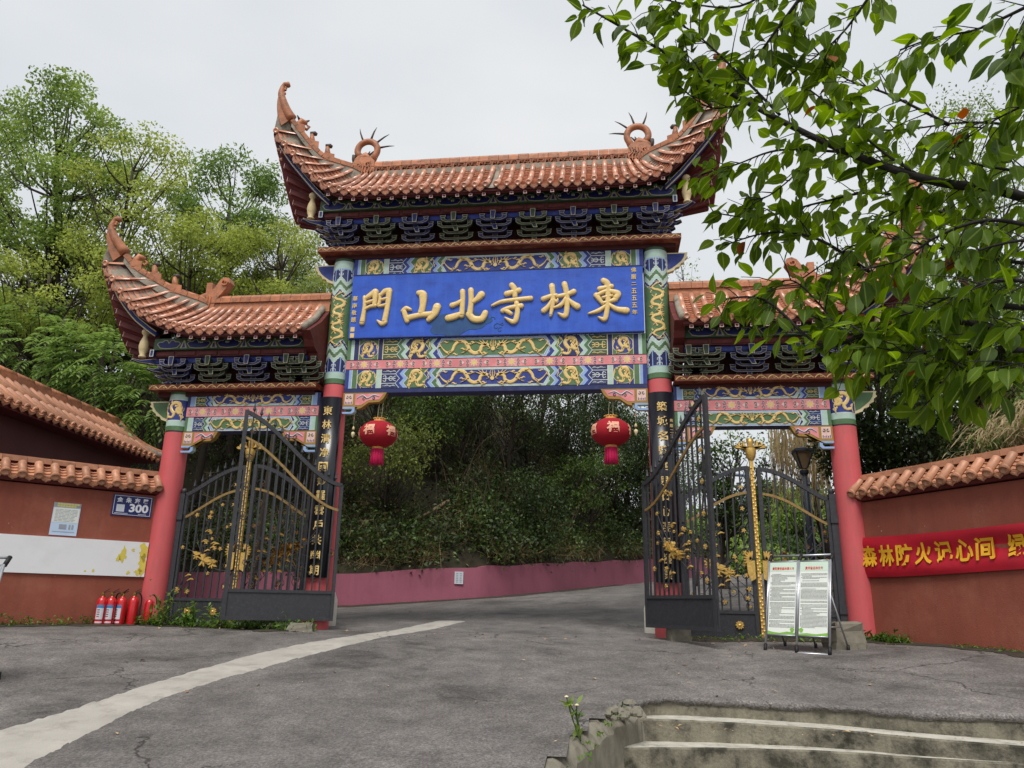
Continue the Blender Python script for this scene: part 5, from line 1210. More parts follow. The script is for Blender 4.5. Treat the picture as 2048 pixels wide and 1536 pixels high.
# number plate
np_ = hanging('number_plate', fl_, -.70, -.10, 1.665, 2.0, .004, .016, 'plate_blue', 'dark blue road name and number plate with white figures on the red wall', 'number plate')
g = MB(); fn = lambda u, v, h: fl_(-.40 + u, 1.832 + v, h)
for (a, b, c, d_) in ((-.28, .28, .145, .151), (-.28, .28, -.151, -.145), (-.28, -.274, -.145, .145), (.274, .28, -.145, .145)): rect(g, fn, a, b, c, d_, .0185, 'plate_white')
for i, ch in enumerate('金朱东路'): write(g, ch, -.195 + i * .13, .085, .085, .085, fn, .0165, 'plate_white', .045, .003)
write(g, '300', .1, -.035, .29, .135, fn, .0165, 'plate_white', .035, .003)
rect(g, fn, -.235, -.115, -.105, .01, .0185, 'sticker')
for i in range(14): rect(g, fn, -.25 + i * .014, -.241 + i * .014, -.134, -.123, .0185, 'plate_white')
for i in range(9): rect(g, fn, .1 + i * .014, .109 + i * .014, -.134, -.123, .0185, 'plate_white')
g.build('lettering', np_)
# poster
po = hanging('poster', fl_, -1.50, -1.13, 1.30, 1.79, .003, .008, 'poster_blue', 'pale blue printed notice sheet with yellow heading taped to the red wall', 'poster')
g = MB(); fn = lambda u, v, h: fl_(-1.315 + u, 1.545 + v, h); rect(g, fn, -.185, .185, .175, .245, .0095, 'ink_grey'); rect(g, fn, -.175, .175, -.05, .165, .0095, 'board_paper')
for j in range(2):
    for i in range(8 - j): rect(g, fn, -.14 + i * .038, -.106 + i * .038, .212 - j * .032, .238 - j * .032, .0115, 'poster_yellow')
for j in range(9):
    u = -.15
    while u < .12: w = random.uniform(.03, .1); rect(g, fn, u, min(u + w, .15), .135 - j * .021, .141 - j * .021, .0115, 'ink_grey'); u += w + .012
rect(g, fn, -.07, .03, -.15, -.08, .0115, 'ink_grey'); rect(g, fn, .06, .085, -.15, -.08, .0115, 'ink_grey'); rect(g, fn, .1, .125, -.15, -.08, .0115, 'ink_grey'); rect(g, fn, -.15, .15, -.195, -.188, .0115, 'ink_grey')
g.build('printing', po)['kind'] = 'stuff'
# long white board
wb = hanging('blank_board', fl_, -5.2, -.07, .73, 1.27, .004, .03, 'white_board', 'long white blank board with peeling yellow paint at its right end', 'board')
g = MB(); fn = lambda u, v, h: fl_(-.07 + u, 1.0 + v, h)
def blob(cx, cy, rx, ry, sd):
    r_ = random.Random(sd); ph = [r_.uniform(0, 6) for _ in range(4)]
    flat(g, fn, [(max(-5, min(-.004, cx + rx * (1 + .25 * math.sin(3 * a + ph[0]) + .18 * math.sin(7 * a + ph[1]) + .1 * math.sin(13 * a + ph[2])) * math.cos(a))), max(-.262, min(.262, cy + ry * (1 + .25 * math.sin(2 * a + ph[3]) + .2 * math.sin(6 * a + ph[1]) + .12 * math.sin(11 * a + ph[0])) * math.sin(a)))) for a in np.linspace(0, 6.283, 50)[:-1]], .0325, 'yellow_paint')
blob(-.06, .12, .07, .13, 3); blob(-.05, -.08, .07, .14, 8); blob(-.1, -.2, .05, .05, 2); blob(-.36, .06, .05, .1, 5); blob(-.42, .0, .03, .05, 12); blob(-.22, .14, .022, .03, 6); blob(-.25, -.21, .025, .03, 7); blob(-.75, -.2, .018, .02, 9); blob(-.86, -.21, .014, .014, 10)
g.build('peeling_paint', wb)
# red banner: a slack sheet with a few long folds
bn = MB(); V = []; NU, NV = 120, 14; LB = 5.2
def fr_(u, v, h): return FR(u, v, h)
wave = lambda u, v: .04 + .026 * math.sin(u * 1.7 + v * 3.0) * math.sin(math.pi * v) + .008 * math.sin(u * 6 + v * 7) * math.sin(math.pi * v) + .03 * math.sin(v * 9 + .5 * math.sin(u * 2)) * .5
ban = lambda u, v: FR(u, .875 + .0 * u + v * (.56) - .02 * math.sin(math.pi * min(1, u / 2.5)) + .03 * (1 - v) * sm(u / 2.2) * 1.3, wave(u, v))
for i in range(NU + 1):
    for j in range(NV + 1): V.append(ban(.02 + LB * i / NU, j / NV))
bn.add(V, [(i * (NV + 1) + j, (i + 1) * (NV + 1) + j, (i + 1) * (NV + 1) + j + 1, i * (NV + 1) + j + 1) for i in range(NU) for j in range(NV)], 'banner', True)
bo = tag(bn.build('banner'), 'red cloth banner with gold characters strung along the right wall', 'banner')
g = MB(); bf = lambda u, v, h: tuple(np.array(ban(u, v)) + np.array((nR.x, nR.y, 0)) * h)
for i, ch in enumerate('森林防火记心间'): g = MB(); write(g, ch, .2 + i * .292, .52, .25, .52, bf, .02, 'banner_text', .028, .002); g.build('character', bo)
for i, ch in enumerate('绿水青山'): g = MB(); write(g, ch, 2.36 + i * .292, .52, .25, .52, bf, .02, 'banner_text', .028, .002); g.build('character', bo)
g = MB(); g.tube([FR(.035, .84, .035), FR(.03, 1.45, .035)], .014, 'banner', 8); g.build('banner_pole', bo)

# ------------------------------------------------------------------ fire extinguishers by the left wall
def extinguisher(x, y, k, lab, rz, hose=False, label=True, h=1.0):
    t = tag(empty('fire_extinguisher', (x, y, G(x, y) - .0)), lab, 'fire extinguisher', 'fire extinguishers along the left wall'); t.rotation_euler = (0, 0, rz); t.scale = (h, h, h)
    b = MB(); r = .073; b.lathe([(0, 0), (r * .96, 0), (r, .012), (r, .34), (r * .9, .378), (r * .6, .405), (.028, .415), (.024, .44)], (0, 0, 0), 'extinguisher_red', 24); b.build('cylinder', t)
    v = MB(); v.lathe([(.026, .43), (.026, .465), (.015, .475), (0, .475)], (0, 0, 0), 'brass', 12); v.box((0, -.01, .468), (.03, .06, .025), 'brass'); v.build('valve', t)
    l = MB(); l.bar((0, -.0, .478), (.09, -.0, .505), .02, .008, 'rubber'); l.bar((0, 0, .486), (.085, 0, .54), .02, .008, 'rubber'); l.build('lever', t)
    if label:
        s = MB(); f = lambda u, vv, hh: ((r + hh) * math.sin(u / r), -(r + hh) * math.cos(u / r), vv)
        def arc(u0, u1, v0, v1, hh, m):
            n = 6
            for i in range(n): rect(s, f, u0 + (u1 - u0) * i / n, u0 + (u1 - u0) * (i + 1) / n, v0, v1, hh, m)
        arc(-.055, .05, .09, .3, .001, 'sticker'); arc(-.055, .05, .255, .3, .002, 'sticker_blue'); arc(-.055, .05, .035, .06, .001, 'sticker')
        for i in range(4): arc(-.04, .0, .22 - i * .032, .235 - i * .032, .002, 'red_print' if i % 2 else 'ink')
        s.build('label', t)
    if hose:
        hh = MB(); hh.tube(spline3([(0, -.02, .46), (-.05 * hose, -.03, .48), (-.1 * hose, -.02, .42), (-.105 * hose, 0, .28), (-.09 * hose, -.02, .16), (-.082 * hose, -.03, .08)], 5), .011, 'rubber', 6); hh.build('hose', t)
    return t
ex = [(.64, 1.0, 0, True, 'red fire extinguisher with pale label, farthest from the column', .2), (.51, 1.0, 0, True, 'red fire extinguisher with pale label, second from the left', .15), (.36, 1.0, 1, True, 'red fire extinguisher with hose and checked white label, middle of the row', -.3), (.19, 1.02, -1, False, 'plain red fire extinguisher with hose and no label, fourth in the row', .3), (-.05, .96, -1, False, 'red fire extinguisher standing alone against the column foot among weeds', .1)]
for u, h, ho, lb, lab, rz in ex:
    p = FL(u, 0, .12); extinguisher(p[0], p[1], 1, lab, R(12) + rz, ho, lb, h)

# ------------------------------------------------------------------ notice stands (A-frames)
def stand(name, p, ang, H, W, panels, lab, tilt=.24, back=.62):
    """double poster stand: sloping front frame with sheets, rear prop, feet"""
    t = tag(empty(name, p), lab, 'notice stand'); t.rotation_euler = (0, 0, ang)
    f = lambda u, v, h: (u, v * math.sin(tilt) - h * math.cos(tilt), v * math.cos(tilt) + h * math.sin(tilt))
    for k in range(panels + 1):
        m = MB(); u = W * k / panels; m.tube([f(u, .0, 0), f(u, H, 0)], .014, 'alu', 8); m.build('upright', t)
        j = MB(); j.tube([f(u, -.02, 0), f(u, .09, 0)], .022, 'rubber', 8); j.build('foot_joint', t)
        m = MB(); a = f(u, H * .62, -.01); b = (u, H * .62 * math.sin(tilt) + back * .62, .02); m.tube([a, b], .012, 'alu', 8); m.build('prop', t)
        j = MB(); j.tube([(b[0], b[1] - .02, .0), (b[0], b[1] - .03, .1)], .02, 'rubber', 8); j.build('foot_joint', t)
        if k in (0, panels): j = MB(); m3 = (a[0], (a[1] + b[1]) / 2, (a[2] + b[2]) / 2 - .04); j.tube([f(u, H * .28, 0), m3], .008, 'alu', 6); j.build('stay', t)
    m = MB(); m.tube([f(0, .0, 0), f(W, 0, 0)], .013, 'alu', 8); m.build('bottom_rail', t)
    m = MB(); m.tube([f(0, H * 1.075, -.07), f(W, H * 1.075, -.07)], .014, 'alu', 8); m.build('top_rail', t)
    for k in range(panels + 1): j = MB(); u = W * k / panels; j.tube([f(u, H * .99, -.01), f(u, H * 1.08, -.06)], .022, 'rubber', 8); j.build('rail_joint', t)
    for k in range(panels):
        u0, u1, v0, v1 = W * k / panels + .016, W * (k + 1) / panels - .016, .2, H - .01
        m = MB(); m.prism([(u0, v0), (u1, v0), (u1, v1), (u0, v1)], f, -.006, .006, 'board_paper', 'alu')
        for a, b in (((u0, v0), (u1, v0)), ((u0, v1), (u1, v1)), ((u0, v0), (u0, v1)), ((u1, v0), (u1, v1))): m.tube([f(*a, .006), f(*b, .006)], .009, 'alu', 6)
        sh = m.build('sheet', t); g = MB(); w = u1 - u0; hh = v1 - v0; q = lambda u, v, h, u0=u0, v0=v0, w=w, hh=hh: f(u0 + u * w, v0 + v * hh, h)
        rect(g, q, .02, .98, .86, .99, .0075, 'paper_green')
        flat(g, q, [(.02, .012), (.98, .012), (.98, .035), (.7, .05), (.45, .03), (.2, .04), (.02, .055)] if k == 0 else [(.02, .012), (.98, .012), (.98, .05), (.6, .03), (.3, .04), (.02, .03)], .0085, 'paper_hill')
        flat(g, q, [((.88 if k == 0 else .1) + .07 * math.cos(a) * (1 + .2 * math.sin(5 * a)), .075 + .03 * math.sin(a)) for a in np.linspace(0, 6.283, 22)[:-1]], .0095, 'paper_hill')
        tx = ('贵阳贵安森林禁火令', '贵州省总林长令')[k] if panels == 2 else ''
        for i, ch in enumerate(tx): write(g, ch, .5 + (i - (len(tx) - 1) / 2) * .088, .9, .082, .044, q, .008, 'red_print', .02, .001)
        r_ = random.Random(k + 4); v = .82; 
        while v > .1:
            full = r_.random() > .25; u = .06 + (.05 if not full else 0); end = .95 if full else r_.uniform(.4, .8)
            while u < end:
                l = r_.uniform(.015, .05); rect(g, q, u, min(u + l, end), v, v + .0062, .009, 'ink'); u += l + .011
            v -= .0165 if r_.random() > .12 else .03
        g.build('printing', sh)['kind'] = 'stuff'
    return t
sp = Vector((3.74, -1.66, -.09)); sq = Vector((4.37, -2.17, -.09)); stand('notice_stand', sp, math.atan2(sq.y - sp.y, sq.x - sp.x), 1.13, (sq - sp).length, 2, 'white double notice board on silver tube legs before the right side gate')
stand('notice_stand', (-3.92 - .85, -5.26 - .15, G(-4.4, -5.3)), .18, 1.12, .86, 1, 'notice board cut off by the left edge with one silver leg showing', .2)

# ------------------------------------------------------------------ stones
def rock(x, y, sx, sy, sz, m, lab, nm, rz=0, round_=False, cat='stone'):
    b = MB(); r_ = random.Random(hash(lab) % 999 if False else int(abs(x * 97) + abs(y * 31)))
    if round_:
        b.lathe([(0, sz), (sx * .25, sz * .985), (sx * .42, sz * .9), (sx * .5, sz * .7), (sx * .5, .0)], (0, 0, 0), m, 20)
        for v in range(len(b.v)): p = b.v[v]; b.v[v] = (p[0], p[1] * sy / sx, p[2])
    else:
        j = lambda s: r_.uniform(-s, s); pts = [(-sx / 2, -sy / 2), (sx / 2, -sy / 2), (sx / 2, sy / 2), (-sx / 2, sy / 2)]; lv = [(1.0, 0), (1.03, .3), (.99, .7), (.93, .95), (.8, 1)]; V = []
        for k, z in lv:
            for a, c in pts:
                for q in range(2): V.append((a * k + j(.02) + (sx * .1 * (q - .5) * (1 if c < 0 else -1) if True else 0), c * k + j(.02), z * sz + j(.015) * (z > 0)))
        F = [(i * 8 + a, i * 8 + (a + 1) % 8, i * 8 + 8 + (a + 1) % 8, i * 8 + 8 + a) for i in range(4) for a in range(8)] + [tuple(range(32, 40))]; b.add(V, F, m)
    return tag(b.build(nm, loc=(x, y, G(x, y) - .03), rz=rz), lab, cat)
rock(4.72, -1.55, .36, .3, .34, 'stone', 'rough grey stone block behind the right leg of the notice stand', 'stone_block', .3)
rock(2.78, -.62, .26, .24, .26, 'stone', 'short concrete block under the open right gate leaf', 'stone_block', .1)
rock(-2.72, -.5, .34, .26, .15, 'stone', 'low grey stone among weeds under the open left gate leaf', 'stone_block', .2)
rock(-2.9, .62, .6, .3, .62, 'white_stone', 'rounded pale drum stone behind the left inner column', 'drum_stone', .1, True, 'drum stone')
rock(2.62, .62, .5, .3, .55, 'white_stone', 'rounded pale drum stone behind the right inner column', 'drum_stone', .1, True, 'drum stone')

# ------------------------------------------------------------------ road wall, lamp, camera pole behind the gate
WPTS = [(-26, 6.4), (-16, 6.6), (-9, 7.3), (-5.22, 8.29), (-2.2, 9.35), (-1.31, 10.06), (.0, 12.0), (.88, 14.0), (2.0, 16.2), (3.2, 18.4), (5.2, 22.5), (7.5, 28), (9, 34)]
WB = spline3(WPTS, 8)
def wall_z(x, y): return G(x, y)
def roadside():
    V = []; h = .86
    for i, (x, y) in enumerate(WB):
        a, b = WB[max(i - 1, 0)], WB[min(i + 1, len(WB) - 1)]; d = Vector((b[0] - a[0], b[1] - a[1], 0)).normalized(); n = Vector((-d.y, d.x, 0)); z = G(x, y); hh = h + .02 * math.sin(i * .7)
        for o, zz in ((0, z - .3), (0, z + hh), (.25, z + hh), (.25, z - .3)): V.append((x + n.x * o, y + n.y * o, zz))
    mb = MB(); mb.add(V, [(4 * i + a, 4 * i + a + 1, 4 * i + 5 + a, 4 * i + 4 + a) for i in range(len(WB) - 1) for a in range(3)], 'pink_wall')
    tag(mb.build('retaining_wall'), 'long low pink retaining wall curving along the road behind the gate', 'wall')
roadside()
def on_wall(u_px, v0, v1):      # a sheet on the wall's face
    pass
mb = MB(); a, b = Vector((-2.36, 9.28, 0)), Vector((-2.06, 9.39, 0)); d = (b - a).normalized(); n = Vector((d.y, -d.x, 0)); z = G(-2.2, 9.3)
f = lambda u, v, h: (a.x + d.x * u + n.x * h, a.y + d.y * u + n.y * h, z + .42 + v); mb.prism([(0, 0), (.24, 0), (.24, .33), (0, .33)], f, .005, .03, 'sticker')
for j in range(6):
    for i in range(2): rect(mb, f, .04 + i * .1, .1 + i * .1, .04 + j * .045, .06 + j * .045, .033, 'ink_grey')
tag(mb.build('paper_notice'), 'small white paper notice stuck on the pink wall', 'notice')
mb = MB(); mb.tube([(0, 0, -.1), (0, 0, 2.6)], [.06, .045], 'lamp_dark', 12); mb.tube([(0, 0, 0), (0, 0, .35)], .085, 'lamp_dark', 12)
x, y = 5.42, 2.4; lp = tag(mb.build('street_lamp', loc=(x, y, G(x, y))), 'dark street lamp with flared square head behind the right side gate', 'street lamp')
m = MB(); V = []; q = .12; top = .3
for s, zz in ((.055, 2.66), (.18, 2.98)):
    for k in range(4): a = math.pi / 4 + k * math.pi / 2; V.append((s * math.cos(a) * 1.2, s * math.sin(a) * 1.2, zz))
m.add(V, [(k, (k + 1) % 4, 4 + (k + 1) % 4, 4 + k) for k in range(4)], 'lamp_glass'); m.build('lamp_shade', lp)
m = MB()
for k in range(4): m.bar(V[k], V[4 + k], .025, .025, 'lamp_dark'); m.bar(V[4 + k], V[4 + (k + 1) % 4], .03, .03, 'lamp_dark')
m.box((0, 0, 3.0), (.32, .32, .03), 'lamp_dark', 0); m.lathe([(.12, 3.01), (.08, 3.05), (0, 3.07)], (0, 0, 0), 'lamp_dark', 12); m.lathe([(.06, 2.55), (.08, 2.58), (.08, 2.63)], (0, 0, 0), 'lamp_dark', 12); m.build('lamp_frame', lp)
pb = at(1507, 1150, 20.5); pz = G(pb[0], pb[1]); mb = MB(); mb.tube([(0, 0, -.1), (0, 0, 3.1)], .07, 'grey_pole', 12); mb.tube([(0, 0, 2.95), (-1.25, -.2, 3.0)], .045, 'grey_pole', 10)
cp = tag(mb.build('camera_pole', loc=(pb[0], pb[1], pz)), 'grey blue pole with a box and side arm beyond the right side gate', 'pole')
m = MB(); m.box((-.06, -.12, 2.2), (.36, .22, .7), 'grey_pole'); m.build('equipment_box', cp); m = MB(); m.box((-1.2, -.25, 3.1), (.22, .3, .12), 'lamp_dark'); m.build('camera_head', cp)

# ------------------------------------------------------------------ side building behind the left wall
def side_building():
    t = tag(empty('side_building', (-8.1, 1.5, 0)), 'low red building with tiled hip roof behind the left wall', 'building'); O = Vector((-8.1, 1.5, 0))
    e0, e1 = Vector((-7.55, -4.4, 3.42)), Vector((-8.25, 3.98, 3.42)); d = (e1 - e0).normalized(); n = Vector((-d.y, d.x, 0)); n = n if n.x < 0 else -n     # n points to the ridge
    L_ = (e1 - e0).length; r0, r1 = e0 + n * .82 + Vector((0, 0, .66)), e1 + n * .82 - d * .45 + Vector((0, 0, .66))
    mb = MB(); w = n * .4; a, b = e0 + w - O, e1 + w - d * .35 - O; hgt = 3.35
    back = n * 3.2
    V = [(a.x, a.y, -.2), (b.x, b.y, -.2), (b.x, b.y, hgt), (a.x, a.y, hgt), (a.x + back.x, a.y + back.y, -.2), (b.x + back.x, b.y + back.y, -.2), (b.x + back.x, b.y + back.y, hgt), (a.x + back.x, a.y + back.y, hgt)]
    mb.add(V, [(0, 1, 2, 3), (1, 5, 6, 2), (5, 4, 7, 6)], 'bld_wall'); mb.build('wall', t)
    rf = MB(); e0l, e1l, r0l, r1l = e0 - O, e1 - O, r0 - O, r1 - O; e2 = e1l + n * 1.64 
    rf.add([e0l, e1l, r1l, r0l, e2, e0l + n * 1.64], [(0, 1, 2, 3), (1, 4, 2), (4, 5, 3, 2)], 'mortar')
    und = Vector((0, 0, -.09)); rf.add([e0l + und, e1l + und, e1l + n * .8 + und, e0l + n * .8 + und, e0l, e1l], [(0, 1, 2, 3), (4, 5, 1, 0)], 'maroon'); rf.add([e1l + und, e2 + und, e2, e1l], [(0, 1, 2, 3)], 'maroon')
    ro = rf.build('roof', t)
    BB = half_barrel(.06, .48, 'tile_wall', 8, .008); DD = disc_mesh(.065, 'tile_wall'); DR = drip_mesh(.18, 'tile_wall'); pitch = .22; k = int(L_ / pitch)
    for i in range(k):
        s = .05 + i * pitch; p = e0l + d * s - n * .05 + Vector((0, 0, .0)); tl = 1.0
        if s > L_ - .45: tl = max(.15, (L_ - s) / .45)
        q = e0l + d * min(s, L_) + (n * .78 + Vector((0, 0, .63))) * tl
        v = q - p; m_ = max(1, round(v.length / .48))
        for j in range(m_): inst(BB, 'barrel_tile', ro, frame_from(p + v * j / m_ + Vector((0, 0, .02)), v, (0, 0, 1)) @ Matrix.Diagonal((1, v.length / m_ / .48, 1, 1)))
        inst(DD, 'eave_disc', ro, frame_from(p - n * .004 + Vector((0, 0, .03)), n + Vector((0, 0, .3)), (0, 0, 1)))
        b2 = p + d * pitch / 2; pm = MB(); pan_strip(pm, [b2, b2 + v], pitch - .03, d, 'tile_wall', .12); pm.build('pan_tile', ro); inst(DR, 'drip_tile', ro, frame_from(b2 - n * .02 + Vector((0, 0, .03)), n + Vector((0, 0, .3)), (0, 0, 1)))
    k = round((r1l - r0l).length / .5)
    for i in range(k):
        a, b = r0l.lerp(r1l, i / k), r0l.lerp(r1l, (i + 1) / k); g = (b - a).normalized() * .004; m2 = MB(); m2.bar(a + g + Vector((0, 0, .02)), b - g + Vector((0, 0, .02)), .16, .2, 'terracotta'); m2.tube([a + g + Vector((0, 0, .13)), b - g + Vector((0, 0, .13))], .08, 'terracotta', 8); m2.build('ridge_tile', ro)
    m2 = MB(); hp = [r1l + Vector((0, 0, .08)), r1l.lerp(e1l, .5) + Vector((0, 0, .0)), e1l + Vector((0, 0, .1)) - n * .06, e1l - n * .16 + d * .12 + Vector((0, 0, .2))]; hp = spline3([tuple(p) for p in hp], 4); m2.tube(hp, .08, 'mortar', 8); m2.tube([(p[0], p[1], p[2] + .07) for p in hp], .05, 'terracotta', 8); m2.build('hip_ridge', ro)
side_building()

# ------------------------------------------------------------------ hillside
def wall_dist(x, y):
    best = 1e9; sg = 1
    for i in range(0, len(WB) - 1):
        ax, ay = WB[i]; bx, by = WB[i + 1]; dx, dy = bx - ax, by - ay; t = max(0, min(1, ((x - ax) * dx + (y - ay) * dy) / (dx * dx + dy * dy))); px_, py_ = ax + dx * t, ay + dy * t; q = math.hypot(x - px_, y - py_)
        if q < best: best = q; sg = 1 if dx * (y - ay) - dy * (x - ax) > 0 else -1; base = (px_, py_)
    return best * sg, base
def hill_z(x, y):
    d, b = wall_dist(x, y)
    if d < .1: return None
    k = 1 - .78 * sm((b[1] - 17.5) / 9)            # the cutting gets lower where the road climbs away
    return G(*b) + .80 + k * (1.35 * min(d, 3.2) + .75 * max(0, min(d - 3.2, 5)) + .28 * max(0, min(d - 8.2, 30))) + .25 * math.sin(x * 1.3) * math.sin(y * 1.1) * min(1, d)
def hillside():
    mb = MB(); V = []; rows = 26; offs = [0.03, 0.12] + list(np.linspace(.5, 6, 14)) + list(np.linspace(7, 40, 11)); pts = WB[::2] + [WB[-1]]
    for i, (x, y) in enumerate(pts):
        a, b = pts[max(i - 1, 0)], pts[min(i + 1, len(pts) - 1)]; d = Vector((b[0] - a[0], b[1] - a[1])).normalized(); fan = Vector((-.45, .9)).normalized(); n = Vector((-d.y, d.x))
        for o in offs:
            q = n.lerp(fan, min(1, o / 12)).normalized(); xx, yy = x + q.x * o, y + q.y * o; z = hill_z(xx, yy)
            V.append((xx, yy, z if z is not None else G(x, y) + .4))
    k = len(offs); mb.add(V, [(i * k + j, i * k + j + 1, (i + 1) * k + j + 1, (i + 1) * k + j) for i in range(len(pts) - 1) for j in range(k - 1)], 'soil', True); o = mb.build('hillside'); o['kind'] = 'structure'
hillside()
def bank_x(y): return 6.15 + .27 * max(0, y - 1.5) if y > 0 else 6.12 + .552 * -y
def rbank(t, y):
    """height of the right bank t metres behind its foot"""
    return G(min(bank_x(y) + t, 9), y) - .3 + 1.9 * max(0, min(t, 1.6)) * sm((t + .4) / .8) + .62 * max(0, min(t - 1.6, 5)) + .1 * max(0, t - 6.6) + .15 * math.sin(t * 2.1 + y)
mb = MB(); V = []; ts = [-.05] + list(np.linspace(.1, 7, 22)) + [12, 30]; ys = list(np.linspace(-9, 26, 50))
for y in ys:
    for t_ in ts: V.append((bank_x(y) + t_, y, rbank(t_, y) - (.4 if t_ < 0 else 0)))
mb.add(V, [(j * len(ts) + i, j * len(ts) + i + 1, (j + 1) * len(ts) + i + 1, (j + 1) * len(ts) + i) for j in range(len(ys) - 1) for i in range(len(ts) - 1)], 'soil', True); o = mb.build('right_bank'); o['kind'] = 'structure'
mb = MB(); V = []
for i in range(24):
    y = 2.0 + i * 1.0; x = bank_x(y) - .12; z = G(x, y)
    for o, zz in ((0, z - .3), (0, z + .8), (.3, z + .8)): V.append((x + o, y, zz))
mb.add(V, [(3 * i + a, 3 * i + a + 1, 3 * i + 4 + a, 3 * i + 3 + a) for i in range(23) for a in (0, 1)], 'pink_wall'); tag(mb.build('retaining_wall'), 'pink retaining wall glimpsed beside the street lamp right of the road', 'wall')

# ------------------------------------------------------------------ vegetation
def leaf_mesh(name, Cn, D_, N_, ln, wd, m):
    """many leaf-sized faces: centres, axis, normal, length, width (numpy)"""
    n = len(Cn); D_ = D_ / (np.linalg.norm(D_, axis=1, keepdims=True) + 1e-9); S = np.cross(D_, N_); S /= (np.linalg.norm(S, axis=1, keepdims=True) + 1e-9); Nn = np.cross(S, D_)
    ln = np.broadcast_to(ln, (n,))[:, None]; wd = np.broadcast_to(wd, (n,))[:, None]
    V = np.stack([Cn - D_ * ln * .5, Cn + S * wd * .5 + Nn * wd * .12, Cn + D_ * ln * .5 - Nn * ln * .1, Cn - S * wd * .5 + Nn * wd * .12], 1).reshape(-1, 3)
    me = bpy.data.meshes.new(name); me.vertices.add(4 * n); me.vertices.foreach_set('co', V.astype(np.float32).ravel()); me.loops.add(4 * n); me.loops.foreach_set('vertex_index', np.arange(4 * n, dtype=np.int32)); me.polygons.add(n)
    me.polygons.foreach_set('loop_start', np.arange(0, 4 * n, 4, dtype=np.int32)); me.polygons.foreach_set('loop_total', np.full(n, 4, dtype=np.int32)); me.materials.append(MAT[m]); me.update(); me.validate(); return me
def rnd_dirs(n, up=0, rng=RNG):
    d = rng.normal(size=(n, 3)); d[:, 2] += up; return d / np.linalg.norm(d, axis=1, keepdims=True)
def clump_leaves(cs, rs, per, ln, wd, droop=-.2, flat_=.7, rng=RNG):
    Cn = []; Dn = []; Nn = []
    for c, r in zip(cs, rs):
        k = int(per * (r / .6) ** 2); p = rng.normal(size=(k, 3)); p /= np.linalg.norm(p, axis=1, keepdims=True); p *= r * rng.random((k, 1)) ** .45; p[:, 2] *= flat_; Cn.append(np.array(c) + p); o = p / r; Dn.append(o * .7 + rng.normal(size=(k, 3)) * .6 + np.array([0, 0, droop])); Nn.append(rng.normal(size=(k, 3)) * .55 + np.array([0, 0, 1.0]))
    Cn = np.concatenate(Cn); Dn = np.concatenate(Dn); Nn = np.concatenate(Nn); n = len(Cn); s = rng.uniform(.7, 1.25, n); return Cn, Dn, Nn, ln * s, wd * s
def tree(base, top, crown, m, lab, group, nclump=40, per=260, ln=.13, wd=.075, cr=.62, trunk_r=.12, bark='bark', seed=0, shell=.5, name='tree', cat='tree', flat_=.7, droop=-.2, low=.25):
    """crown = (centre offset, radii); trunk leans from base to top; limbs run out to every clump"""
    rng = np.random.default_rng(seed); base = np.array(base, float); t = tag(empty(name, tuple(base)), lab, cat, group); top = np.array(top, float) - base; cc = np.array(crown[0], float) - base; rad = np.array(crown[1], float); cs = []; rs = []
    for i in range(nclump):
        d = rng.normal(size=3); d /= np.linalg.norm(d); d[2] = max(d[2], -.75); q = shell + (1 - shell) * rng.random() ** .5; cs.append(cc + d * rad * q); rs.append(cr * rng.uniform(.6, 1.25))
    Cn, Dn, Nn, l, w = clump_leaves(cs, rs, per * 1.15, ln * .8, wd * .8, droop, flat_, rng); o = bpy.data.objects.new('crown', leaf_mesh('crown', Cn, Dn, Nn, l, w, m)); link(o, t)
    mb = MB(); bend_ = .06 * np.linalg.norm(top) + .1; mid = top * .5 + np.array([rng.uniform(-bend_, bend_), rng.uniform(-bend_, bend_), 0]); tp = spline3([(0, 0, -.3), tuple(mid), tuple(top)], 6); k = len(tp); mb.tube(tp, [trunk_r * (1 - .7 * i / (k - 1)) for i in range(k)], bark, 8)
    for c in cs:
        hz = math.hypot(c[0] - top[0] * .7, c[1] - top[1] * .7); f = min(1, max(low * .6, (c[2] - .3 - hz * rng.uniform(.7, 1.2)) / max(.1, top[2]))); s = np.array(tp[int(f * (k - 1))]); m_ = s + (np.array(c) - s) * .5 + np.array([rng.uniform(-.15, .15), rng.uniform(-.15, .15), -.14 * np.linalg.norm(np.array(c) - s) + rng.uniform(-.1, .1)]); mb.tube(spline3([tuple(s), tuple(m_), tuple(c)], 3), [trunk_r * .32, trunk_r * .26, trunk_r * .22, trunk_r * .17, trunk_r * .13, trunk_r * .1, trunk_r * .05], bark, 5, False)
    mb.build('trunk', t); return t
def ground_at(x, y):
    z = hill_z(x, y)
    if z is not None: return z
    t = x - bank_x(y); return rbank(t, y) if t > 0 and -9 < y < 26 else G(x, y)
def ptree(u, v, D, ru, rv, base_v, m, lab, group, lean=0, **k):
    """tree whose crown is centred at picture direction (u,v), D metres off; half sizes ru, rv in metres"""
    c = at(u, v, D); bx, by = c[0] + lean, c[1] + .3; bz = ground_at(bx, by); return tree((bx, by, bz), (c[0], c[1], c[2] + rv * .35), (c, (ru, ru * .8, rv)), m, lab, group, **k)
GT = 'trees on the hill left of the archway'
ptree(-60, 300, 25, 2.0, 2.6, 0, 'leaf_mid', 'green tree whose crown meets the left edge of the picture near the top', GT, .5, nclump=52, per=180, ln=.15, wd=.085, cr=.62, trunk_r=.13, seed=20)
ptree(100, 370, 23, 2.8, 3.4, 0, 'leaf_mid', 'tall loose green tree at the far left edge of the picture', GT, 1.0, nclump=85, per=190, ln=.15, wd=.085, cr=.66, trunk_r=.16, seed=21)
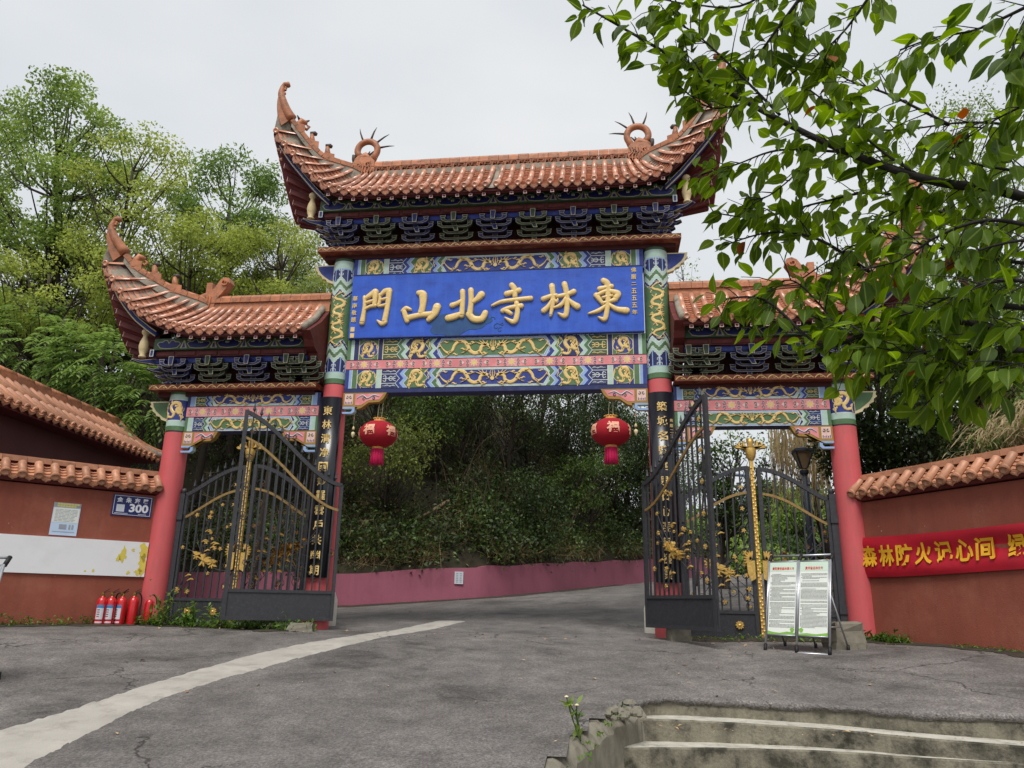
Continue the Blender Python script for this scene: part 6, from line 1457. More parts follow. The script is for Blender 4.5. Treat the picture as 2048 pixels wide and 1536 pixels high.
ptree(255, 400, 21, 1.6, 2.6, 0, 'leaf_yellow', 'yellow green tree with open twigs above the left roof horn', GT, -.2, nclump=42, per=150, ln=.13, wd=.07, cr=.52, trunk_r=.12, seed=22, shell=.6)
ptree(90, 590, 20, 2.5, 1.7, 0, 'leaf_yellow', 'spreading yellow green tree low at the left edge', GT, .6, nclump=60, per=230, ln=.13, wd=.07, cr=.55, trunk_r=.13, seed=23)
ptree(380, 500, 20.5, 1.7, 1.1, 0, 'leaf_yellow', 'flat topped yellow green tree behind the left roof', GT, 0, nclump=42, per=230, ln=.13, wd=.07, cr=.5, trunk_r=.11, seed=24)
ptree(455, 420, 24, 1.75, 2.0, 0, 'leaf_bright', 'fresh green tree between the left roof and the main roof', GT, 0, nclump=52, per=190, ln=.18, wd=.075, cr=.58, trunk_r=.12, seed=25)
ptree(560, 540, 21, 1.7, 1.4, 0, 'leaf_yellow', 'olive green bushy tree under the main roof corner', GT, 0, nclump=55, per=330, ln=.12, wd=.05, cr=.5, trunk_r=.1, seed=26)
ptree(630, 590, 17, .75, .3, 0, 'leaf_pale', 'small pale green sapling just above the left ridge', GT, 0, nclump=9, per=120, ln=.13, wd=.05, cr=.28, trunk_r=.04, seed=27)
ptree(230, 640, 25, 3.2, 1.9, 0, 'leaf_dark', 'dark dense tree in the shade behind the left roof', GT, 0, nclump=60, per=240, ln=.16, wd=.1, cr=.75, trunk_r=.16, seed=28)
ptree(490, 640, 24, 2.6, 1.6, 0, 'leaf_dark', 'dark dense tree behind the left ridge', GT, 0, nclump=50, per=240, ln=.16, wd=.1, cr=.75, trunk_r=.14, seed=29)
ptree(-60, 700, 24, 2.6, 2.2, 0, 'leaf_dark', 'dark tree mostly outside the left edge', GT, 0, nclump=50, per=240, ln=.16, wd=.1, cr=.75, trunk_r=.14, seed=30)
# compound-leaf shrubs behind the left building
GB = 'feathery shrubs behind the left building'
def pinnate(u, v, D, ru, rv, seed, lab, n=150):
    rng = np.random.default_rng(seed); c = at(u, v, D); bx, by = c[0], c[1] + .2; bz = ground_at(bx, by); t = tag(empty('shrub', (bx, by, bz)), lab, 'shrub', GB); Cn = []; Dn = []; Nn = []; st = MB(); b = np.array([bx, by, bz])
    for i in range(n):
        d = rng.normal(size=3); d /= np.linalg.norm(d); p = c - b + d * np.array([ru, ru * .8, rv]) * (.55 + .45 * rng.random()); o = d * .8 + np.array([0, -.3, .3]) + rng.normal(size=3) * .3; o /= np.linalg.norm(o)
        for k in range(7):          # one frond: leaflets in pairs
            t_ = k / 6; q = p + o * .5 * t_ + np.array([0, 0, -.28 * t_ * t_]); ax = o + np.array([0, 0, -.55 * t_]); sd = np.cross(ax, [0, 0, 1.0]); sd /= np.linalg.norm(sd) + 1e-9
            for s in (-1, 1): Cn.append(q + sd * s * .075); Dn.append(sd * s + ax * .5 + np.array([0, 0, -.45])); Nn.append(np.array([0, 0, 1.0]) + rng.normal(size=3) * .25)
    o = bpy.data.objects.new('crown', leaf_mesh('crown', np.array(Cn), np.array(Dn), np.array(Nn), .17, .058, 'leaf_bright')); link(o, t)
    for i in range(7): e = c - b + rng.normal(size=3) * np.array([ru, ru, rv]) * .35; st.tube(spline3([(0, 0, -.2), tuple(e * .5 + rng.normal(size=3) * .1), tuple(e)], 4), .035, 'bark', 5)
    st.build('trunk', t)
pinnate(70, 690, 18.6, 1.5, .8, 31, 'feathery light green shrub at the left edge above the tiled roof', 170)
pinnate(200, 730, 18.3, 1.3, .8, 32, 'feathery light green shrub beside the left roof corner', 190)
pinnate(290, 800, 18.0, .95, .9, 33, 'feathery light green shrub next to the far left column', 150)
pinnate(110, 800, 19.5, 1.5, 1.0, 34, 'darker feathery shrub low behind the tiled roof', 170)
pinnate(20, 640, 20, 1.4, .7, 35, 'feathery shrub under the yellow green tree', 120)
# continuous undergrowth of the bank
def undergrowth():
    rng = np.random.default_rng(5); P = []; 
    for _ in range(15000):
        i = rng.integers(8, len(WB) - 8); x, y = WB[i]; a, b = WB[i - 1], WB[i + 1]; d = np.array([b[0] - a[0], b[1] - a[1]]); d /= np.linalg.norm(d); n = np.array([-d[1], d[0]]); o = (.15 + 10 * rng.random() ** 1.3) if rng.random() < .82 else .04 + .7 * rng.random(); q = np.array([x, y]) + n * o + d * rng.uniform(-.6, .6); z = hill_z(*q)
        if z is None: continue
        P.append((q[0], q[1], z, o))
    P = np.array(P); n = len(P); dens = np.sin(P[:, 0] * 1.7 + P[:, 2] * 1.3) + np.sin(P[:, 1] * 2.3 - P[:, 0]) ; keep = rng.random(n) < np.clip(.42 + .48 * dens + .35 * (P[:, 3] < .75), .06, 1); P = P[keep]; n = len(P)
    for part, (mm, frac, ln, wd, k) in enumerate((('leaf_bank', .6, .115, .06, 17), ('leaf_bank_light', .2, .12, .065, 14), ('leaf_pale', .08, .1, .05, 12), ('dry_grass', .3, .75, .014, 12))):
        sel = P[rng.random(n) < frac]; c = np.repeat(sel[:, :3], k, 0); m_ = len(c)
        if mm == 'dry_grass':
            c = c + rng.normal(size=(m_, 3)) * .1; c[:, 2] += .15; D_ = rng.normal(size=(m_, 3)) * .5 + np.array([.15, -.5, .25]); N_ = rng.normal(size=(m_, 3))
        else:
            hh_ = np.repeat(rng.random(len(sel)) ** 2.5 * .9, k); c = c + rng.normal(size=(m_, 3)) * np.array([.24, .24, .22]); c[:, 2] += .2 + hh_ * rng.random(m_); D_ = rng.normal(size=(m_, 3)) + np.array([0, -.4, -.2]); N_ = rng.normal(size=(m_, 3)) * .6 + np.array([0, -.4, .8])
        s = rng.uniform(.6, 1.4, m_); o = bpy.data.objects.new('undergrowth', leaf_mesh('undergrowth', c, D_, N_, ln * s, wd * s, mm)); link(o); o['kind'] = 'stuff'
        tag(o, {'leaf_bank': 'dark green undergrowth covering the bank behind the pink wall', 'leaf_bank_light': 'mid green leafy undergrowth on the bank behind the pink wall', 'leaf_pale': 'pale green creepers among the undergrowth of the bank', 'dry_grass': 'thin dry stems hanging in the undergrowth of the bank'}[mm], 'undergrowth')
undergrowth()
GS = 'trees crowded on the bank behind the gate'; rng = np.random.default_rng(44)
spots = [(-9, 10.2, 5.5), (-7, 11.5, 6.5), (-5.4, 11, 4.6), (-4, 12.5, 6.2), (-2.6, 11.8, 4.4), (-1.6, 13.6, 6.0), (-.6, 14.6, 4.6), (.2, 16, 5.4), (-3.2, 15, 7.2), (-6.5, 14.5, 7.2), (-1, 17, 6.6), (1.4, 18.5, 4.6), (-10.5, 13, 7.2), (2.0, 20.5, 4.4), (-4.6, 9.9, 2.6), (-.2, 12.9, 2.2), (-7.4, 9.3, 3.0), (.6, 15.2, 3.0), (1.2, 16.6, 5.2), (2.2, 18.6, 5.6), (2.6, 20.5, 6), (1.0, 20.5, 6.4), (3.4, 22, 5.6), (.2, 18.5, 6.6), (-2.2, 13.2, 5.4), (-3.4, 11.2, 3.4), (2.9, 19.8, 4.6), (3.7, 22.4, 5.4), (3.3, 21.2, 3.0), (4.6, 25, 5.2), (3.0, 19.4, 2.4), (4.3, 23, 3.2)]
SEEN = {}
for i, (x, y, h) in enumerate(spots):
    z = ground_at(x, y); lean = rng.uniform(-.7, .7); m = 'leaf_bank_yellow' if i in (3, 14) else ('leaf_bank', 'leaf_bank_light', 'leaf_bank', 'leaf_bank')[i % 4]
    w_ = np.array([x + lean, y - .9, z + h * .6]) - CAM; u_ = 1024 + FPX * (w_ @ ROT[:, 0]) / (w_ @ ROT[:, 1])
    where = next(t for k, t in ((640, 'seen through the left side gate'), (740, 'behind the left lantern'), (850, 'just right of the left lantern'), (960, 'above the paper notice'), (1080, 'in the middle of the arch'), (1180, 'just left of the right lantern'), (1260, 'behind the right lantern'), (9999, 'beside the right couplet board')) if u_ < k)
    slab = {'leaf_bank_yellow': 'yellow green', 'leaf_bank_light': 'mid green', 'leaf_bank': 'dark green'}[m] + (' low bush' if h < 3.5 else ' medium tree' if h < 5.5 else ' tall tree') + ' on the bank ' + where
    if slab in SEEN: slab = slab.replace(' on the bank', ' farther up the bank' if y > SEEN[slab] else ' lower on the bank')
    while slab in SEEN: slab = 'shaded ' + slab
    SEEN[slab] = y
    tree((x, y, z), (x + lean, y - .8, z + h * .8), ((x + lean, y - .9, z + h * .62), (1.25 + .1 * h, 1.1, h * .36)), m, slab, GS, nclump=38, per=130, ln=.13, wd=.06, cr=.5, trunk_r=.05 + .007 * h, seed=100 + i, low=.4, shell=.35, flat_=.9, droop=-.5)
# dead branch lying on the bank
mb = MB(); a = at(778, 1070, 22.2); b = at(850, 1030, 22.4); c = at(900, 1000, 22.7); mb.tube(spline3([tuple(a), tuple(b), tuple(c)], 5), [.03] * 3 + [.045] * 4 + [.06] * 4, 'dead_wood', 7); mb.tube([tuple(at(836, 1036, 22.3)), tuple(at(838, 1060, 22.2))], .03, 'dead_wood', 6); mb.tube([tuple(at(820, 1046, 22.3)), tuple(at(788, 1072, 22.2))], .02, 'dead_wood', 6)
tag(mb.build('dead_branch'), 'bare dead branch lying on the bank behind the pink wall', 'branch')
# right side: trees beyond the side gate and the grassy bank
GR = 'trees right of the archway'
ptree(1465, 985, 19, .9, 1.5, 0, 'leaf_dark', 'dark leaning tree seen through the right side gate', GR, -.4, nclump=34, per=200, ln=.13, wd=.07, cr=.42, trunk_r=.09, seed=51)
ptree(1480, 900, 19, 1.0, .6, 0, 'leaf_mid', 'thin twiggy tree under the right side arch', GR, -.5, nclump=18, per=45, ln=.11, wd=.05, cr=.5, trunk_r=.06, seed=52)
ptree(1590, 1060, 55, 5, 3.2, 0, 'leaf_pale', 'far pale green trees down the road through the right gate', GR, 0, nclump=60, per=150, ln=.3, wd=.2, cr=1.4, trunk_r=.2, seed=53)
ptree(1760, 800, 13.5, 1.1, 1.4, 0, 'leaf_dark', 'dark bushy tree behind the right red column', GR, .3, nclump=40, per=300, ln=.09, wd=.055, cr=.42, trunk_r=.07, seed=54)
ptree(1880, 330, 22, 1.9, 2.4, 0, 'leaf_pale', 'thin pale tree glimpsed between the cherry branches', GR, .3, nclump=44, per=60, ln=.12, wd=.06, cr=.5, trunk_r=.1, seed=55)
ptree(1990, 480, 20, 2.2, 2.6, 0, 'leaf_pale', 'pale green tree behind the cherry at the right edge', GR, .6, nclump=55, per=110, ln=.12, wd=.065, cr=.55, trunk_r=.12, seed=56)
ptree(1720, 560, 26, 1.7, 2.0, 0, 'leaf_pale', 'sparse tree with bare twigs behind the right roof', GR, .4, nclump=32, per=45, ln=.12, wd=.06, cr=.5, trunk_r=.1, seed=57)
ptree(1362, 545, 24, .45, .8, 0, 'leaf_mid', 'slim sapling top showing beside the right inner column', GR, 0, nclump=12, per=45, ln=.12, wd=.06, cr=.3, trunk_r=.035, seed=58)
ptree(1755, 890, 13.2, .95, .6, 0, 'leaf_bank', 'dark low bush directly behind the right red column', GR, .1, nclump=40, per=260, ln=.1, wd=.06, cr=.4, trunk_r=.05, seed=64)
ptree(1745, 760, 15, .9, .8, 0, 'leaf_mid', 'green bush beside the cornice end right of the archway', GR, .1, nclump=34, per=240, ln=.1, wd=.06, cr=.4, trunk_r=.05, seed=65)
ptree(1860, 880, 12.8, .9, .45, 0, 'leaf_bank', 'dark low bush just over the right wall coping', GR, .1, nclump=30, per=240, ln=.1, wd=.06, cr=.36, trunk_r=.05, seed=66)
ptree(1850, 720, 14.5, 1.3, .8, 0, 'leaf_dark', 'dark bush just above the dry grass of the right bank', GR, .2, nclump=40, per=260, ln=.1, wd=.06, cr=.42, trunk_r=.06, seed=61)
ptree(2040, 700, 13.5, 1.3, 1.0, 0, 'leaf_mid', 'green bush above the right wall at the edge of the view', GR, .3, nclump=40, per=260, ln=.1, wd=.06, cr=.42, trunk_r=.06, seed=62)
ptree(1800, 600, 17, 1.3, 1.2, 0, 'leaf_mid', 'green tree rising behind the right roof end', GR, .2, nclump=34, per=200, ln=.1, wd=.06, cr=.46, trunk_r=.07, seed=63)
ptree(1930, 640, 15, 2.0, 1.6, 0, 'leaf_dark', 'dark shrubby tree above the grassy bank', GR, .4, nclump=50, per=240, ln=.1, wd=.06, cr=.5, trunk_r=.08, seed=59)
for k_, (u, v, D, ru, rv, l_) in enumerate(((1440, 1120, 46, 4.5, 3.0, 'far trees at the bend of the road seen left of the gilt post'), (1515, 1110, 52, 4.5, 3.4, 'far trees at the bend of the road behind the gilt post'), (1650, 1110, 48, 4.5, 4.0, 'far trees at the bend of the road behind the lamp post'), (1580, 1150, 42, 4, 1.6, 'low far bushes beside the road beyond the right side gate'), (1480, 1160, 40, 3.5, 1.3, 'low far bushes at the bend left of the gilt post'))):
    ptree(u, v, D, ru, rv, 0, ('leaf_mid', 'leaf_dark')[k_ % 2], l_, 'far trees along the road', 0, nclump=50, per=120, ln=.28, wd=.18, cr=1.3, trunk_r=.15, seed=80 + k_)
def bare_stems():
    r_ = random.Random(31); mb = MB()
    for _ in range(90):
        i = r_.randrange(30, len(WB) - 24); x, y = WB[i]; a, b = WB[i - 1], WB[i + 1]; d = Vector((b[0] - a[0], b[1] - a[1])).normalized(); n = Vector((-d.y, d.x)); o = .3 + 4 * r_.random(); q = (x + n.x * o, y + n.y * o); z = hill_z(*q)
        if z is None: continue
        l = r_.uniform(1.2, 3.6); tx, ty = r_.uniform(-.6, .6), r_.uniform(-.5, .1); rr = r_.uniform(.008, .028)
        mb.tube(spline3([(q[0], q[1], z - .1), (q[0] + tx * l * .4 + r_.uniform(-.15, .15), q[1] + ty * l * .4, z + l * .5), (q[0] + tx * l, q[1] + ty * l, z + l * r_.uniform(.6, 1))], 5), [rr * (1 - .07 * k) for k in range(11)], 'stem', 5)
    o = mb.build('bare_stems'); tag(o, 'thin bare stems and vines leaning through the undergrowth of the bank', 'stems', kind='stuff')
bare_stems()
def right_bank_growth():
    rng = np.random.default_rng(9); C1 = []; D1 = []; N1 = []; L1 = []; C2 = []; D2 = []; N2 = []
    tuft = []
    for _ in range(620):
        y = rng.uniform(-3.2, 5.5); t = rng.uniform(.6, 4.0); x = bank_x(y) + t; z = rbank(t, y) + .03
        dry = rng.random() < .62 + .3 * math.sin(x * 1.1 + y)
        tuft.append((x, y, z, dry))
    for x, y, z, dry in tuft:
        k = 46 if dry else 30
        for q in range(k):
            a = rng.uniform(0, 6.283); l = rng.uniform(.5, 1.15) if dry else rng.uniform(.3, .8); o = np.array([math.cos(a), math.sin(a) - .35, 0]) * rng.uniform(.25, .8); p = np.array([x, y, z]) + rng.normal(size=3) * np.array([.07, .07, 0]); prev = p
            for sgm in range(4):
                t0, t1 = sgm / 4, (sgm + 1) / 4; e = np.array([x, y, z]) + (p - [x, y, z]) + o * t1 * l + np.array([0, 0, l * (1.15 * t1 - .95 * t1 * t1)]); mid = (prev + e) / 2; (C1 if dry else C2).append(mid); (D1 if dry else D2).append(e - prev); (N1 if dry else N2).append(np.array([0, -.3, 1.0]) + rng.normal(size=3) * .2)
                if dry: L1.append(np.linalg.norm(e - prev) * 1.08)
                prev = e
    o = bpy.data.objects.new('dry_grass', leaf_mesh('dry_grass', np.array(C1), np.array(D1), np.array(N1), np.array(L1), .017, 'dry_grass')); link(o); tag(o, 'arching dry straw coloured grass on the bank above the right wall', 'grass', kind='stuff')
    o = bpy.data.objects.new('tall_grass', leaf_mesh('tall_grass', np.array(C2), np.array(D2), np.array(N2), .2, .016, 'grass')); link(o); tag(o, 'tall green grass mixed through the bank above the right wall', 'grass', kind='stuff')
    cs = []; rs = []
    for _ in range(300):
        y = rng.uniform(-2.5, 10); t = rng.uniform(.25, 6); x = bank_x(y) + t
        cs.append((x, y, rbank(t, y) + rng.uniform(.05, .4))); rs.append(rng.uniform(.22, .45))
    Cn, Dn, Nn, l, w = clump_leaves(cs, rs, 190, .09, .05, -.2, .8, rng); o = bpy.data.objects.new('undergrowth', leaf_mesh('undergrowth', Cn, Dn, Nn, l, w, 'leaf_dark')); link(o); tag(o, 'dark scrub covering the bank above the right wall', 'undergrowth', kind='stuff')
    # hanging dry vines by the lamp
    V = MB(); c0 = at(1625, 900, 16)
    Cc = []; Dd = []; Nn2 = []
    for _ in range(420):
        p = c0 + np.array([rng.uniform(-.75, .9), rng.uniform(-.5, .8), rng.uniform(-.1, .9)]); l = rng.uniform(.5, 1.6); n = 5
        for k in range(n): Cc.append(p + np.array([.03 * math.sin(k + p[0] * 30), 0, -l * (k + .5) / n])); Dd.append(np.array([.15 * math.cos(k + p[0] * 30), .1 * rng.normal(), -1.0])); Nn2.append(np.array([rng.normal() * .3, -1, 0]))
    o = bpy.data.objects.new('dry_vines', leaf_mesh('dry_vines', np.array(Cc), np.array(Dd), np.array(Nn2), .3, .02, 'dry_grass')); link(o); tag(o, 'curtain of dry brown vines hanging beside the street lamp', 'vines', kind='stuff')
right_bank_growth()
ptree(1630, 960, 17.2, 1.0, 1.5, 0, 'leaf_dark', 'dark vine covered tree behind the street lamp', GR, .5, nclump=26, per=130, ln=.1, wd=.06, cr=.42, trunk_r=.12, seed=60)

# weeds at the foot of the walls and gates
def weeds():
    rng = np.random.default_rng(12); C1 = []; D1 = []; N1 = []; S1 = []
    def spot(x, y, n, r, h, ls):
        for _ in range(n): C1.append((x + rng.normal() * r, y + rng.normal() * r * .5, G(x, y) + abs(rng.normal()) * h * .5 + .02)); D1.append(rng.normal(size=3) + np.array([0, -.2, .5])); N1.append(rng.normal(size=3) * .5 + np.array([0, 0, 1.0])); S1.append(ls * rng.uniform(.6, 1.3))
    for u in np.arange(-.1, 2.4, .07): p = FL(u, 0, .05 + .1 * rng.random()); spot(p[0], p[1], int(8 + 26 * max(0, .6 - abs(u - .2)) + 8 * rng.random()), .05, .12, .06)
    for x in np.arange(-5.35, -2.5, .09): spot(x, -.28 - .25 * (x + 5.3) / 2.8 - .1 * rng.random(), int(14 + 22 * abs(math.sin(x * 5))), .07, .14, .07)
    for x in (-5.05, -4.55, -3.7, -3.4): spot(x, -.42, 90, .1, .34, .11)
    for u in np.arange(.0, .75, .04): p = FR(u, 0, .1 + .12 * rng.random()); spot(p[0], p[1], 26, .04, .09, .07)
    for u in np.arange(1.4, 3, .1): p = FR(u, 0, .06); spot(p[0], p[1], 6, .04, .04, .05)
    for x in np.arange(2.95, 5.0, .12): spot(x, -.32 - .3 * rng.random(), int(5 + 9 * rng.random()), .06, .05, .06)
    for k in range(8): spot(1.9 - k * .05, -5.0 - k * .28, 8, .04, .03, .04)
    S1 = np.array(S1); o = bpy.data.objects.new('weeds', leaf_mesh('weeds', np.array(C1), np.array(D1), np.array(N1), S1, S1 * .42, 'grass')); link(o); tag(o, 'low green weeds growing along the foot of walls and gates', 'weeds', kind='stuff')
weeds()
def weed_plant(x, y, h, lab, flower=False, seed=1, n=26):
    rng = np.random.default_rng(seed); t = tag(empty('weed_plant', (x, y, G(x, y))), lab, 'plant'); st = MB(); Cn = []; Dn = []; Nn = []
    for s in range(3):
        e = np.array([rng.uniform(-.12, .12), rng.uniform(-.08, .08), h * rng.uniform(.7, 1)]); p = spline3([(0, 0, -.02), tuple(e * .5 + rng.normal(size=3) * .015), tuple(e)], 4); st.tube(p, .005, 'grass', 5)
        for k in range(n // 3): q = np.array(p[min(len(p) - 1, int(rng.random() ** .7 * len(p)))]); d = rng.normal(size=3) + np.array([0, 0, .2]); Cn.append(q + d / np.linalg.norm(d) * .05); Dn.append(d); Nn.append(np.array([0, 0, 1.0]) + rng.normal(size=3) * .3)
        if flower: st.lathe([(0, .012), (.014, .006), (.016, 0)], e, 'cream', 8)
    st.build('stem', t); o = bpy.data.objects.new('leaves', leaf_mesh('leaves', np.array(Cn), np.array(Dn), np.array(Nn), .1, .035, 'leaf_mid')); link(o, t)
weed_plant(1.6, -5.85, .3, 'thin flowering weed growing at the broken left corner of the steps', True, 3, 18)
weed_plant(-4.98, -.5, .5, 'broad leafy weed in front of the far left column', False, 4, 60); weed_plant(-4.05, -.55, .42, 'leafy weed below the low panel of the left side gate', False, 5, 45); weed_plant(-6.25, -.72, .3, 'small round leafed weed against the red wall left of the extinguishers', False, 6, 24)
def verge(name, path, w0, w1, seed):
    r_ = random.Random(seed); mb = MB(); V = []; P = smooth2(path, 1, 16)[0]; o1 = 0
    for i, (x, y) in enumerate(P):
        a, b = P[max(i - 1, 0)], P[min(i + 1, len(P) - 1)]; d = Vector((b[0] - a[0], b[1] - a[1])).normalized(); nn = Vector((d.y, -d.x)); o1 = .6 * o1 + r_.uniform(-.09, .09); w = w0 + (w1 - w0) * (.5 + .5 * math.sin(i * .23 + seed)) + o1
        for q, h in ((-.06, .03), (.2, .022), (.6, .012), (1.0, .002)): X, Y = x + nn.x * q * w, y + nn.y * q * w; V.append((X, Y, G(X, Y) + h + r_.uniform(0, .006)))
    mb.add(V, [(4 * i + j, 4 * i + j + 1, 4 * i + 5 + j, 4 * i + 4 + j) for i in range(len(P) - 1) for j in range(3)], 'verge_dirt', True); o = mb.build(name); o['kind'] = 'structure'
verge('dirt_verge', [FL(3.0, 0, .0)[:2], FL(1.5, 0, .0)[:2], FL(.2, 0, .0)[:2], (-5.3, -.12), (-4.2, -.2), (-3.2, -.3), (-2.6, -.35)], .18, .5, 2)
verge('dirt_verge', [(2.8, -.3), (3.6, -.35), (4.6, -.4), (5.4, -.3), FR(.3, 0, .0)[:2], FR(1.4, 0, .0)[:2], FR(3, 0, .0)[:2]], .12, .4, 5)
verge('dirt_verge', [(-6.5, 7.95), (-5.22, 8.24), (-2.2, 9.3), (-1.25, 10.0), (.06, 11.95), (.95, 13.95), (2.1, 16.15)], .2, .55, 9)
def litter():
    rng = np.random.default_rng(3); P = []
    for _ in range(460):
        r = rng.random()
        if r < .35: x, y = rng.uniform(-5.5, 5.5), rng.uniform(-1.2, -.3)
        elif r < .6: i = rng.integers(20, len(WB) - 20); x, y = WB[i][0] + rng.uniform(-.1, .3), WB[i][1] - rng.uniform(.05, .5)
        elif r < .75: x, y = rng.uniform(2.3, 5.5), rng.uniform(-4.4, -1)
        else: x, y = rng.uniform(-6.5, 5), rng.uniform(-8, 0)
        if inside(x, y, STAIR): continue
        P.append((x, y, G(x, y) + .014))
    for _ in range(40): P.append((rng.uniform(2.2, 5.5), rng.uniform(-5.3, -4.95), -.52))
    P = np.array(P); n = len(P); D_ = rng.normal(size=(n, 3)); D_[:, 2] *= .12; N_ = np.tile([0, 0, 1.0], (n, 1)) + rng.normal(size=(n, 3)) * .25; s = .015 + .06 * rng.random(n) ** 2; o = bpy.data.objects.new('fallen_leaves', leaf_mesh('fallen_leaves', P, D_, N_, s, s * .5, 'dry_leaf')); link(o); tag(o, 'dry fallen leaves scattered over the road', 'leaves', kind='stuff')
litter()

